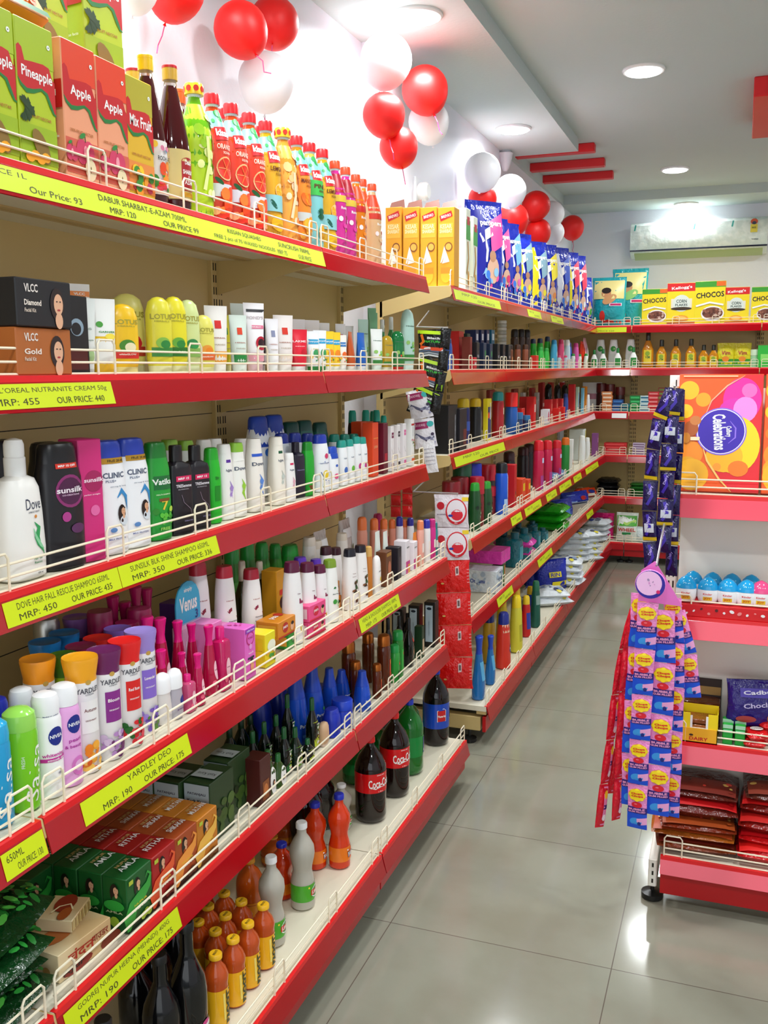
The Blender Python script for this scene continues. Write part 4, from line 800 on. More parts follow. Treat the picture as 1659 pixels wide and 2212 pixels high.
# ================================================================ NEAR RUN, FOURTH SHELF
def can(c, cap, art_=None, prof='can', w=.052, h=.19, ck='plastic', bk='plastic', name='deodorant_can'): return Proto(bottle, name, prof, h, w, w, c, cap, art_, bk, ck)
P(can('#F6F6F6', '#F4F4F6', art(('f', lambda q, sf, h, w, d: q.disc(sf, .12*w, .60*h, .30*w, .33*w, mat('#14288A', 'print'), 18, t=2)), ('t', 'NIVEA', .12, .60, .5, .035, '#F8F8FF'), ('t', 'whitening', .0, .42, .85, .045, '#C83AA0'), ('q', -.5, .7, .36, .395, '#C82A9A'), ('t', 'smooth skin', .1, .377, .7, .02, '#F8F0F8'), ('t', '48h', .25, .24, .3, .03, '#8A8A9A'), ('t', 'MAKE IT YOURS', 0, .80, .6, .012, '#2A3A7A'))), 'n4', .045, [(103, 1492)], 'white deodorant can with blue round logo', 'deodorant can', rz=-24)
P(can('#E8A8E0', '#F4F4F6', art(('f', lambda q, sf, h, w, d: q.disc(sf, .12*w, .62*h, .30*w, .33*w, mat('#14288A', 'print'), 18, t=2)), ('t', 'NIVEA', .12, .62, .5, .035, '#F8F8FF'), ('t', 'pearl', .1, .46, .5, .045, '#B03AA0'), ('t', '& beauty', .05, .40, .7, .04, '#B03AA0'), ('d', .2, .2, .3, .35, '#D878C8'), ('d', .2, .2, .18, .2, '#E8B8E8'))), 'n4', .045, [(148, 1471)], 'pink deodorant can with blue round logo', 'deodorant can', rz=-24)
def salsa(body, lid, clear):
    h, w = .20, .062; r = root('deodorant_can', h); q = MB(); q.lathe([(.026, 0), (.030, .004), (.031, .01), (.031, .15), (.029, .16)], mat(body, 'gloss'), 24); sf = q.surf('wrap', 0)
    q.text(sf, 'Salsa', .012, .075, .11, .026, m_wht, .0, 1.4); q.text(sf, 'FRESH', -.010, .10, .022, .006, m_wht, .0, 1.57)
    q.build('body', r); q = MB(); q.lathe([(.030, .158), (.0305, .17), (.028, .188), (.018, .197), (.004, .2)], mat(lid, clear), 24); q.build('cap', r)
    q = MB(); q.lathe([(.012, .158), (.012, .175), (.008, .186)], mat('#E8F0E0'), 14); q.build('nozzle', r); return r
P(Proto(salsa, '#7ACB1E', '#9ADB5A', 'gloss'), 'n4', .042, [(50, 1521)], 'lime green deodorant can with white swirl letters', 'deodorant can', rz=-24)
P(Proto(salsa, '#1C9AD0', '#2AA8DC', 'gloss'), 'n4', .042, [(-8, 1545)], 'sky blue deodorant can', 'deodorant can', rz=-24)
P(can('#2A3AB8', '#1A2AA0', None, w=.05), 'n4', .12, [(2, 1500)], 'blue can at the left edge', 'deodorant can', rz=-24)
def yard(lab, lc, cap, fl):
    return art(('d', -.02, .80, .12, .10, '#C8A04A'), ('d', .10, .80, .12, .10, '#C8A04A'), ('t', 'YARDLEY', .03, .73, .9, .045, '#5A5A62'), ('t', 'LONDON', .03, .695, .3, .014, '#8A8A92')) if lab is None else art(('d', .0, .80, .1, .08, '#C8A04A'), ('t', 'YARDLEY', .03, .73, .9, .045, '#5A5A62'), ('t', 'LONDON', .03, .695, .3, .014, '#8A8A92'), ('q', -.28, .36, .36, .64, lc), ('t', lab, .04, .56, .46, .03, '#F8F0F0' if lc != '#F6F4F2' else '#8A5A5A'), ('t', 'DEODORANT', .04, .47, .4, .014, '#F8F0F0' if lc != '#F6F4F2' else '#8A5A5A'), ('s', -.45, .45, .04, .26, fl, 26, .14))
yk = lambda lab, lc, cap, fl, body='#F5F3F4': can(body, cap, yard(lab, lc, cap, fl), 'flarecan', .052, .20)
P(yk('Autumn', '#F6F4F2', '#F5A81C', ['#F08A1C', '#F5B03A', '#E86A1C', '#F8C85A']), 'n4', .055, [(176, 1416)], 'white floral body spray with orange flared cap', 'deodorant can', row='front row', rz=-24)
P(yk('Bloom', '#8A2A8A', '#6A1E5A', ['#B88AC8', '#D8C0E0', '#6A2A6A']), 'n4', .042, [(224, 1402)], 'white body spray with plum flared cap', 'deodorant can', row='front row', rz=-24)
P(yk('Red Rose', '#E0201C', '#E81C1C', ['#D8202A', '#1F6A2A', '#E8485A']), 'n4', .042, [(264, 1384)], 'white body spray with red flared cap', 'deodorant can', row='front row', rz=-24)
P(yk('Lavender', '#8A6AD0', '#A08AD8', ['#7A5AC0', '#A88AE0', '#5A8A3A']), 'n4', .06, [(288, 1367)], 'white body spray with lavender flared cap', 'deodorant can', row='front row', rz=-24)
P(yk('Autumn', '#F6F4F2', '#F5981C', ['#F08A1C', '#F5B03A']), 'n4', .12, [(76, 1425)], 'white body spray with orange flared cap', 'deodorant can', row='back row', rz=-24)
P(can('#A8C81C', '#4A7A1C', None, 'flarecan', .044, .19), 'n4', .12, [(127, 1417)], 'olive body spray with green cap', 'deodorant can', row='back row', rz=-24)
P(can('#F4F4F4', '#1C7AC0', None, 'flarecan', .052, .2), 'n4', .18, [(114, 1385), (156, 1370)], 'body spray with blue flared cap', 'deodorant can', row='back row', rz=-24)
P(can('#F4F4F4', '#8A1E4A', None, 'flarecan', .052, .2), 'n4', .13, [(175, 1394)], 'body spray with maroon flared cap', 'deodorant can', row='back row', rz=-24)
P(can('#F4F4F4', '#E0281C', None, 'flarecan', .052, .2), 'n4', .14, [(213, 1376)], 'body spray with red flared cap', 'deodorant can', row='back row', rz=-24)
P(can('#F4F4F4', '#8A6AC8', None, 'flarecan', .05, .2), 'n4', .14, [(250, 1358)], 'body spray with violet flared cap', 'deodorant can', row='back row', rz=-24)
P(can('#2A1A4A', '#8A5AA8', None, 'flarecan', .05, .2), 'n4', .22, [(186, 1335), (237, 1339)], 'dark can with mauve flared cap', 'deodorant can', row='back row', rz=-24)
P(can('#C8C8C4', '#B8B8B4', None, 'can', .052, .2, 'metal', 'metal'), 'n4', .24, [(125, 1333)], 'silver can by the back panel', 'deodorant can', rz=-24)
P(can('#F0F2F4', '#E8ECF0', None, 'can', .046, .18), 'n4', .11, [(50, 1483)], 'white can with a white cap', 'deodorant can', row='back row', rz=-24)
ro = lambda c, art_: Proto(bottle, 'roll_on_deodorant', 'rollon', .115, .046, .036, c, '#F4F4F6', art_)
P(ro('#B8B4C0', art(('f', lambda q, sf, h, w, d: q.disc(sf, .2*w, .36*h, .28*w, .24*w, mat('#14288A', 'print'), 14, t=2)), ('t', 'pearl', 0, .2, .5, .04, '#8A5AA0'))), 'n4', .045, [(371, 1446)], 'grey roll-on deodorant with white dome cap', 'roll-on deodorant')
P(ro('#E6E2E0', None), 'n4', .05, [(337, 1460)], 'pale roll-on deodorant with frosted cap', 'roll-on deodorant')
P(Proto(bottle, 'perfume_bottle', 'flip', .15, .04, .036, '#E8A04A', '#D8CEC0', None), 'n4', .09, [(320, 1408)], 'small amber bottle with beige cap', 'perfume bottle')
def rosew(c, h, w=.042, prof='bell', cc='#E0107A'):
    return Proto(bottle, 'body_splash_bottle', prof, h, w, w*.85, c, cc, art(('d', .1, .35, .22, .55, '#F5C8D4'), ('t', 'FA PINK', .1, .36, .3, .02, '#8A2A4A'), ('s', -.2, .4, .05, .22, ['#D8143A', '#F06A8A', '#F8B8C8'], 8, .14)), 'liquid', 'gloss')
P(rosew('#C8104A', .17), 'n4', .05, [(450, 1351)], 'tall pink splash bottle with magenta cap', 'body splash bottle', row='front row')
P(rosew('#D81A6A', .16, .046, 'square'), 'n4', .045, [(474, 1354)], 'pink splash bottle with square cap', 'body splash bottle', row='front row')
P(rosew('#D0145A', .12, .034), 'n4', .04, [(426, 1412)], 'small pink splash bottle with magenta cap', 'body splash bottle', row='front row')
P(rosew('#E05A8A', .09, .034, 'square'), 'n4', .04, [(404, 1457)], 'smallest pink splash bottle with magenta cap', 'body splash bottle', row='front row')
P(rosew('#C00E44', .17), 'n4', .11, [(316, 1333), (345, 1335), (383, 1341), (413, 1347)], 'pink splash bottle', 'body splash bottle', row='middle row')
P(rosew('#C8104A', .12, .034), 'n4', .08, [(347, 1404), (392, 1410)], 'small red splash bottle', 'body splash bottle', row='middle row')
P(rosew('#7A0E3A', .18, .042, 'bell', '#A81454'), 'n4', .20, [(247, 1285), (268, 1300), (292, 1266), (314, 1271)], 'plum splash bottle', 'body splash bottle', row='back row')
P(Proto(bottle, 'cream_jar', 'jar', .14, .045, .045, '#7A0E3A', '#9A1450'), 'n4', .16, [(245, 1322), (290, 1318), (282, 1340)], 'maroon jar behind the pink bottles', 'jar', row='back row')
P(Proto(carton, 'soap_box', .055, .15, .075, '#E86AC8', art(('d', 0, .78, .38, .38, '#C8207A'), ('d', 0, .78, .30, .30, '#E86AC8'), ('t', 'POND', 0, .79, .5, .05, '#A8145A'), ('d', .0, .62, .14, .14, '#F0A0DC'), ('t', 'wsoft', 0, .5, .5, .04, '#F8D8F0'), ('q', -.3, .3, .38, .42, '#2A1A3A'), ('f', lambda q, sf, h, w, d: (q.disc(sf, .1*w, .22*h, .16*w, .3*w, mat('#E8A87A', 'print'), 14), q.disc(sf, .08*w, .34*h, .14*w, .14*w, m_hair, 12))), ('q', -.45, .45, .90, .98, '#9A3AC0'), ('t', '10% Free', 0, .94, .7, .03, '#F8F0F8')), top=art(('s', -.4, .4, -.4, .4, ['#F04AA8', '#C8289A'], 6, .1))), 'n4', .045, [(512, 1352)], 'tall pink talc carton', 'talc box')
P(Proto(carton, 'talc_box', .06, .15, .06, '#F088C8', None), 'n4', .12, [(480, 1350), (445, 1342)], 'pink carton with open flap', 'talc box', row='middle row')
P(Proto(carton, 'soap_box', .058, .10, .06, '#F0E01C', art(('d', .1, .6, .4, .3, '#F2F4E0'), ('s', -.3, .4, .1, .5, ['#3AA03A', '#F0B81C', '#F8F8E0'], 12, .12)), side=art(('q', -.4, .4, .15, .85, '#E8D40E'), ('t', 'HAIR REMOVAL CREAM', 0, .5, .7, .03, '#A89A1C'))), 'n4', .045, [(562, 1364)], 'bright yellow carton behind the wire guard', 'cosmetics box')
def soap(c, c2, t='Lux'):
    return carton('soap_box', .09, .042, .06, c, art(('d', -.1, .55, .16, .14, c2), ('t', 'pears', -.1, .55, .26, .2, '#F8E8E8'), ('d', .28, .45, .1, .12, '#E8B08A'), ('d', .3, .62, .08, .05, '#2A140E'), ('q', -.5, .5, 0.03, .12, c2)), side=art(('q', -.4, .4, .2, .8, '#F4C8D0' if c == '#F0508A' else '#E8A83A')), top=art(('t', 'pears', 0, 0, .5, .3, '#F8E0D8'), ('d', .25, .1, .14, .14, c2)))
ps, pa = Proto(soap, '#F0508A', '#D81A3A'), Proto(soap, '#D8861C', '#B8201C')
pg = Proto(soap, '#2FA03A', '#1F7A2A')
def stack(proto, sh, depth, u, v, n, look, cat, th, sc=1, rz=0, base=None, jit=.004):
    q = onX(u, v, SHELVES[sh][1]-depth); z = (base if base is not None else SHELVES[sh][0])+.0005
    for i in range(n):
        o = proto.get(); o.location = (q.x+random.uniform(-jit, jit), q.y+random.uniform(-jit, jit), z); o.rotation_euler = (0, 0, math.radians(rz+random.uniform(-4, 4))); o.scale = (sc,)*3; z += th*sc+.0008
        _reg.setdefault((look, cat, SHELVES[sh][2], None, 'S'), []).append((z, o))
    return q, z
stack(pg, 'n4', .06, 620, 1400, 1, 'green soap carton under the amber ones', 'soap box', .042, .9)
stack(pa, 'n4', .06, 600, 1400, 1, 'amber soap carton near the yellow carton', 'soap box', .042, 1, base=Z4+.038)
stack(ps, 'n4', .05, 667, 1400, 1, 'pink soap carton low by the wire', 'soap box', .042, 1)
stack(ps, 'n4', .05, 667, 1400, 1, 'pink soap carton with a red oval', 'soap box', .042, 1, base=Z4+.0435)
stack(pa, 'n4', .10, 705, 1400, 2, 'amber soap carton by the lotion bottles', 'soap box', .042, .95, base=Z4)
stack(ps, 'n4', .16, 632, 1400, 3, 'pink soap carton in the rear pile', 'soap box', .042, 1)
lo = lambda c, cap, a=None, h=.19, w=.050: Proto(bottle, 'lotion_bottle', 'slant', h, w, w*.8, c, cap, a)
rl = art(('r', [(-.1, .52), (.05, .55), (.3, .52), (.4, .44)], '#8A1A3A', [.14, .14, .1, .02]), ('t', 'Himalaya', .1, .64, .5, .016, '#B06A6A'), ('t', 'Nourishing', .15, .42, .5, .02, '#3A3A4A'), ('t', 'Body Lotion', .15, .37, .5, .02, '#3A3A4A'), ('s', 0, .4, .12, .26, ['#C81C2A', '#8A2A1C', '#D8483A', '#4A6A2A'], 14, .12))
P(lo('#F4F2F2', '#B81C34', rl), 'n4', .14, [(450, 1217), (483, 1223)], 'white lotion bottle with red slanted cap', 'lotion bottle', rz=-24)
P(lo('#F4F2F2', '#A81830', rl), 'n4', .12, [(542, 1229)], 'white lotion bottle with red cap, apart', 'lotion bottle', rz=-24)
P(lo('#F6F4F4', '#5A1438', art(('q', .1, .45, .50, .56, '#8A1A4A'), ('t', 'Vaseline', .2, .62, .4, .016, '#8A6A7A'), ('d', .25, .2, .14, .2, '#D8C01C')), .185), 'n4', .05, [(630, 1214), (663, 1216), (690, 1221)], 'white lotion bottle with plum cap', 'lotion bottle', rz=-24)
P(lo('#F6F4F4', '#5A2AB0'), 'n4', .11, [(648, 1204), (684, 1207)], 'white lotion bottle with violet cap', 'lotion bottle', rz=-24)
P(lo('#F6F6F2', '#7A9A2A', art(('r', [(-.2, .55), (.05, .56), (.35, .48)], '#1F7A3A', [.1, .12, .01]), ('t', 'Aloe Vera', .1, .46, .5, .02, '#3A5A4A'), ('s', 0, .35, .25, .36, ['#8AC84A', '#3A9A3A', '#D8F0B0'], 8, .12)), .175), 'n4', .045, [(712, 1209)], 'white lotion bottle with olive green cap', 'lotion bottle', rz=-24)
ol = art(('t', 'Vaseline', .15, .60, .5, .014, '#A08A8A'), ('t', 'intensive', .15, .55, .5, .012, '#A08A8A'), ('s', -.1, .4, .28, .48, ['#5A3A1C', '#3A5A2A', '#8A5A3A', '#2A1A14'], 18, .10), ('q', .05, .35, .12, .18, '#5A2A14'))
P(lo('#F6F2F0', '#1A1A26', ol, .205, .056), 'n4', .045, [(755, 1186)], 'tall white lotion bottle with black cap', 'lotion bottle', row='front row', rz=-24)
P(lo('#F6F2F0', '#1A1420', ol, .205, .054), 'n4', .05, [(778, 1178)], 'tall white lotion bottle with black cap and herb print', 'lotion bottle', rz=-24)
P(lo('#F4F0EE', '#3A1422', None, .20), 'n4', .10, [(702, 1182), (725, 1183)], 'tall white lotion bottle with maroon cap', 'lotion bottle', row='back row', rz=-24)
P(Proto(bottle, 'oil_bottle', 'cream', .21, .05, .05, '#3A8A2A', '#22A03A', art(('q', -.4, .4, .5, .6, '#5AB04A'))), 'n4', .22, [(500, 1176), (533, 1170), (565, 1172), (594, 1175)], 'green bottle with green cap', 'hair oil bottle', row='back row')
P(Proto(bottle, 'oil_bottle', 'flip', .21, .08, .06, '#1F8A2A', '#22A03A'), 'n4', .20, [(626, 1176)], 'wide green bottle with green cap', 'hair oil bottle', row='back row')
P(Proto(bottle, 'massage_oil_bottle', 'oil', .16, .05, .04, '#3A3A0E', '#C8BCA8', None, 'liquid'), 'n4', .17, [(522, 1212), (560, 1213)], 'dark oil bottle with beige cap', 'oil bottle', row='back row')
P(Proto(carton, 'oil_box', .046, .15, .04, '#D8961C', art(('d', .1, .5, .3, .3, '#3A1A1A'), ('q', -.2, .4, .62, .70, '#D8301C'))), 'n4', .13, [(590, 1230)], 'amber yellow box between lotion bottles', 'oil box')
def venus():
    r = root('razor_pack', .13); q = MB(); q.box(-.012, .012, -.045, .045, 0, .075, mat('#E8B8D8', 'gloss'), .004); sf = q.surf('front', .012)
    q.quad(sf, -.03, .03, .01, .05, mat('#D8E4F0', 'print')); q.disc(sf, .02, .03, .012, .01, mat('#7A2A9A', 'print')); q.ribbon(sf, [(-.03, .05), (0, .04), (.03, .055)], mat('#E8E8F0', 'print'), .008); q.build('blister', r)
    q = MB(); pts = [(.008 if i == 0 else .008) for i in range(1)]
    n = 16; a = [(-.045, .07), (.045, .07), (.045, .10)]+[(.045*math.cos(t*math.pi/8), .10+.03*math.sin(t*math.pi/8)) for t in range(9)]+[(-.045, .10)]
    V = [(-.0015, y, z) for y, z in a]+[(.0015, y, z) for y, z in a]; N = len(a)
    q.add(V, [tuple(range(N-1, -1, -1)), tuple(range(N, 2*N))]+[(i, (i+1) % N, N+(i+1) % N, N+i) for i in range(N)], mat('#3AB0D8', 'paper')); sf = q.surf('front', .0015)
    q.text(sf, 'Venus', 0, .10, .065, .02, m_wht, .03); q.text(sf, 'simply', 0, .118, .03, .007, m_wht); q.text(sf, '3', .03, .082, .01, .012, mat('#2A3A8A', 'print')); q.build('card', r); return r
P(Proto(venus), 'n4', .15, [(408, 1255)], 'blue and pink razor pack card', 'razor pack')
P(Proto(carton, 'cosmetics_box', .045, .12, .05, '#5A2A8A', None), 'n4', .22, [(378, 1300)], 'violet box beside the razor pack', 'cosmetics box')
# rolling on to the short bay
P(Proto(bottle, 'perfume_bottle', 'can', .17, .026, .026, '#C87A2A', '#D8A85A'), 'n4', .05, [(796, 1180)], 'slim tan bottle', 'perfume bottle')
P(Proto(dome, 'cream_tube', .14, .04, .03, '#F5F3F0', '#F2F2F2', art(('d', .1, .4, .2, .2, '#E8C83A'), ('t', 'JOY', 0, .6, .5, .04, '#3A3A5A'))), 'n4', .04, [(813, 1200)], 'small white tube before the brown carton', 'cosmetics tube')
P(Proto(carton, 'cosmetics_box', .06, .15, .04, '#6A3A1C', art(('d', .1, .5, .25, .5, '#B86A4A'), ('q', -.4, .4, .85, .95, '#A8782A'))), 'n4', .06, [(829, 1190)], 'brown carton with a picture', 'cosmetics box')
P(Proto(carton, 'cosmetics_box', .04, .155, .05, '#1A1420', art(('q', -.2, .3, .3, .7, '#3A2A3A'))), 'n4', .06, [(850, 1181)], 'black cosmetics carton by the white ones', 'cosmetics box')
P(Proto(carton, 'cosmetics_box', .046, .16, .05, '#F2EAF0', art(('q', -.5, .5, .0, .4, '#C82A8A'), ('q', .0, .5, .0, .3, '#E8A03A'), ('q', -.3, .3, .78, .82, '#8A8A8A'))), 'n4', .06, [(868, 1167), (885, 1169)], 'white carton with magenta base', 'cosmetics box')
P(Proto(tube, 'cream_tube', .15, .04, .03, '#F0861C', '#E85A14', None), 'n4', .055, [(896, 1150), (903, 1160)], 'orange sunscreen tube', 'cosmetics tube')
ta = lambda c, cap: Proto(bottle, 'talc_bottle', 'can', .19, .036, .03, c, cap, art(('q', -.3, .3, .3, .5, '#F8E8E0')))
P(ta('#F2B0A0', '#F08A5A'), 'n4', .045, [(908, 1124)], 'pale pink talc bottle with coral cap', 'talc bottle')
P(ta('#F4F2F4', '#2A2AA8'), 'n4', .042, [(922, 1122)], 'white talc bottle with blue cap', 'talc bottle', row='front row')
P(ta('#D82A8A', '#C81A7A'), 'n4', .042, [(935, 1120)], 'magenta talc bottle', 'talc bottle')
P(ta('#1F8A8A', '#1A7A7A'), 'n4', .042, [(945, 1124)], 'teal talc bottle', 'talc bottle')
P(ta('#F0A08A', '#F0783A'), 'n4', .15, [(782, 1117), (808, 1120), (829, 1121), (848, 1122), (876, 1122)], 'coral talc bottle', 'talc bottle', row='back row')
P(ta('#F4F2F6', '#2A2A9A'), 'n4', .13, [(863, 1116), (892, 1116)], 'white talc bottle with blue cap', 'talc bottle', row='back row')
P(ta('#C81A6A', '#C81A6A'), 'n4', .22, [(818, 1109), (838, 1110), (862, 1111), (888, 1112), (908, 1114), (928, 1115)], 'crimson talc bottle', 'talc bottle', row='back row')
P(Proto(pouch, 'refill_pouch', .075, .15, .04, '#E4DCD8', art(('q', -.4, .4, .72, .86, '#F2F2F4'), ('s', -.3, .3, .3, .6, ['#8A2A3A', '#C8C0BC', '#6A8A4A'], 10, .1))), 'n4', .2, [(690, 1146), (743, 1122)], 'crumpled white lotion pouch', 'pouch', row='back row')
P(Proto(bottle, 'lotion_bottle', 'slant', .18, .05, .04, '#F2ECE6', '#E8DCCC', None), 'n4', .16, [(682, 1168), (668, 1160), (738, 1152)], 'ivory bottle by the white pouches', 'lotion bottle', row='back row')
P(Proto(tube, 'cream_tube', .15, .036, .03, '#EAF2EA', '#2A9A4A', art(('d', 0, .4, .3, .6, '#1F8A3A'))), 'n4', .09, [(815, 1148), (832, 1148)], 'white and green tube', 'cosmetics tube', row='middle row')
# ================================================================ NEAR RUN, FIFTH SHELF
def powder_box(c, c2, sw, name, dark):
    def f(q, sf, h, w, d):
        q.quad(sf, -.5*w, .5*w, .0, .14*h, mat(dark, 'print')); woman(q, sf, -.08*w, .74*h, .42*w, c)
        q.ribbon(sf, [(-.5*w, .05*h), (-.45*w, .25*h), (-.3*w, .42*h), (.05*w, .52*h), (.32*w, .62*h), (.42*w, .78*h), (.30*w, .86*h), (.22*w, .78*h)], mat(sw, 'print'), [.1*w, .45*w, .42*w, .34*w, .22*w, .08*w, .06*w, .02*w])
        q.text(sf, 'NUPUR', .0, .42*h, .5*w, .04*h, mat('#E8C83A', 'print')); q.text(sf, name, .06*w, .34*h, .62*w, .055*h, m_wht, .02)
        for k in range(3): q.disc(sf, (.08+.12*k)*w, (.12+.03*(k % 2))*h, .1*w, .1*w, mat(c2, 'print'), 12)
        q.quad(sf, -.44*w, -.28*w, .86*h, .94*h, mat('#B8C83A', 'print'))
    def s(q, sf, h, d, w):
        woman(q, sf, .05*d, .74*h, .6*d, c); q.disc(sf, 0, .50*h, .42*d, .1*h, mat(sw, 'print'), 14); q.text(sf, name, 0, .38*h, .7*d, .04*h, mat('#C8D0A0', 'print'))
        q.disc(sf, 0, .2*h, .2*d, .2*d, mat(c2, 'print'), 10)
    def t(q, sf, d, w, h): q.text(sf, name, .05*w, -.0, .7*w, .25*d, m_wht, .01); q.text(sf, 'NUPUR', .05*w, .25*d, .5*w, .14*d, mat('#C8A86A', 'print'))
    return carton('hair_powder_box', .077, .104, .052, c, f, s, t)
cols = [(298, '#0E5A22', '#A8C83A', '#2FA03A', 'AMLA', '#06280E', 'green amla powder carton'), (349, '#A81414', '#7A2A1C', '#E85A2A', 'RITHA', '#4A0A0A', 'red ritha powder carton'), (402, '#A8481A', '#5A2A14', '#F0983A', 'SHIKAKAI', '#3A140A', 'rust shikakai powder carton'), (448, '#C87A1C', '#7A4A1C', '#F0B84A', 'MULTANI', '#6A3A0E', 'amber clay powder carton')]
y_prev = None
ycol = {}
for ci, (u, c, c2, sw, nm, dk, look) in enumerate(cols):
    pr = Proto(powder_box, c, c2, sw, nm, dk)
    yc = 1.342+ci*.0785
    ycol[ci] = yc
    for k in range(6):
        x = XM-.043-k*.0535; o = pr.get(); o.location = (x, yc+random.uniform(-.0008, .0008), Z5+.0005)
        _reg.setdefault((look, 'hair powder box', 'near fifth shelf', None, 'D'), []).append((-x, o))
YC0 = ycol[0]
pr = Proto(powder_box, '#0E5A22', '#A8C83A', '#2FA03A', 'AMLA', '#06280E')
for k in range(3):
    o = pr.get(); o.location = (XM-.043-.0535*3-k*.0535, YC0-.0785, Z5+.0005); _reg.setdefault(('green amla carton of the short nearest column', 'hair powder box', '', None, 'D'), []).append((k, o))
def sandal(name, w, l, t, big):
    q = MB(); m = speckled('sandalwood_print', (.62, .42, .2), (.86, .70, .42), 6, .4, 0, 2)
    q.box(-l/2, l/2, -w/2, w/2, 0, t, m, .001)
    R = mat('#8A1E12', 'print'); sf = q.surf('front', l/2)
    if big:
        q.text(sf, 'चंदन', -.01, t*.62, w*.5, t*.42, mat('#B02A18', 'print'), .02); q.text(sf, 'पाउडर', w*.28, t*.66, w*.32, t*.22, R, .01)
        q.disc(sf, -.02, t*.18, w*.28, t*.2, R, 14); q.disc(sf, .06, t*.2, w*.2, t*.25, mat('#7A2A12', 'print'), 14); q.text(sf, 'Ayur', -.03, t*.2, w*.4, t*.26, mat('#2A0A08', 'print'))
        sf = q.surf('top', t); q.disc(sf, -.02, -.02, .035, .02, mat('#B8642A', 'print'), 14); q.disc(sf, .03, .02, .012, .012, mat('#B89050', 'print'), 12)
    else:
        for k in range(12): q.quad(sf, -w/2+w*k/12, -w/2+w*(k+.5)/12, 0.002, t-.002, mat('#D8C07A' if k % 2 else '#A88A4A', 'print'))
        sf = q.surf('top', t); q.disc(sf, .012, .0, .028, .018, mat('#8A2A14', 'print'), 14); q.disc(sf, -.02, -.012, .02, .01, mat('#A8501E', 'print'), 12); q.ribbon(sf, [(-.02, .012), (0, .006), (.01, -.01), (-.005, -.02)], mat('#F2E0B0', 'print'), .003)
    sf = q.surf('side', -w/2)
    if big: q.text(sf, 'ub', 0, t*.6, l*.3, t*.3, mat('#1F6A2A', 'print')); q.disc(sf, l*.3, t*.3, .008, .008, mat('#B89050', 'print'), 10)
    o = q.build(name); o['_h'] = t; return o
yl = 1.215
o = sandal('sandal_powder_box', .125, .13, .05, True); o.location = (XM-.10, yl, Z5+.0005); o.rotation_euler = (0, 0, math.radians(-5)); del o['_h']
tag(o, 'large sandalwood powder box lying in front of the green cartons', 'powder box')
o2 = sandal('soap_box', .075, .065, .022, False); o2.location = (XM-.10, yl+.02, Z5+.052); o2.rotation_euler = (0, 0, math.radians(14)); del o2['_h']
tag(o2, 'small patterned soap box lying on the sandalwood powder box', 'soap box')
m_lf = speckled('leaf_green_film', (.004, .03, .012), (.012, .09, .03), 14, .25, .3)
def leafy():
    def f(q, sf, l, w, t):
        R = random.Random(5)
        for _ in range(120):
            a, b = R.uniform(-w*.46, w*.46), R.uniform(-l*.46, l*.46); r0 = R.uniform(0, 3.14); s_ = R.uniform(.007, .015)
            q.disc(sf, a, b, s_, s_*.45, mat(R.choice(['#2FA03A', '#1F7A2A', '#5AC04A', '#14601E']), 'print'), 8, rot=r0)
    o = lying('henna_pouch', .17, .24, .045, '#0A3A16', f, 'film', .004); return o
pl = Proto(leafy)
zb = Z5
for i, (dx, dy, rz) in enumerate(((.02, -.30, 8), (.0, -.29, -6), (.03, -.31, 5), (.01, -.28, 12))):
    o = pl.get(); o.location = (XM-.16+dx, YC0+dy, zb+.0005); o.rotation_euler = (0, 0, math.radians(rz)); zb += .040; _reg.setdefault(('dark green leafy henna pouch in the pile', 'pouch', 'near fifth shelf', None, 'S'), []).append((zb, o))
kk = art(('t', 'PATANJALI', 0, .82, .7, .05, '#3A3A4A'), ('t', 'Kesh Kanti', 0, .70, .75, .06, '#26262E'), ('t', 'Oil', 0, .60, .2, .05, '#8A2A2A'), ('t', 'hair oil for strong hair', 0, .48, .8, .02, '#3A3A3A'), ('t', 'ingredients and method of use', 0, .40, .85, .02, '#3A3A3A'), ('t', 'net 120 ml batch no mfd', 0, .30, .85, .02, '#3A3A3A'), ('q', -.1, .35, .05, .16, '#F4F4F4'))
def kesh():
    w, h, d = .10, .135, .062
    def sd(q, sf, hh, dd, ww): q.quad(sf, -dd/2+.001, dd/2-.001, .004, hh-.003, mat('#AEBEC4', 'print')); kk(q, sf, hh, dd, ww)
    def tp(q, sf, dd, ww, hh): q.quad(sf, -ww*.28, ww*.1, -dd/2+.002, dd/2-.002, mat('#A8B0B0', 'print')); q.text(sf, 'Kesh Kanti', -ww*.1, 0, dd*.7, .012, m_dark, 0, 1.57)
    return carton('hair_oil_box', w, h, d, '#24401E', art(('s', -.4, .4, .1, .6, ['#3A5A1E', '#1A3014', '#4A6A2A'], 18, .14)), sd, tp)
pkk = Proto(kesh)
yk0 = 1.685
for i, (dx, dy) in enumerate(((-.125, -.02), (-.065, -.015), (0, 0.0), (-.02, .112))):
    o = pkk.get(); o.location = (XM-.075+dx, yk0+dy, Z5+.0005); 
    tag(o, ['rearmost grey-green hair oil carton behind the amber cartons', 'grey-green hair oil carton between two others, label to the camera', 'grey-green hair oil carton nearest the shelf edge', 'hair oil carton next to the dark red box'][i], 'hair oil box', 'grey-green hair oil cartons'); 
    if '_h' in o: del o['_h']
for o in COL.objects:
    if o.name.startswith('hair_oil_box') and '_h' in o: del o['_h']
P(Proto(carton, 'hair_oil_box', .055, .13, .05, '#4A120E', art(('q', -.3, .3, .1, .5, '#8A4A1C'), ('d', 0, .3, .2, .3, '#C8783A'))), 'n5', .05, [(553, 1632)], 'dark red hair oil box', 'hair oil box')
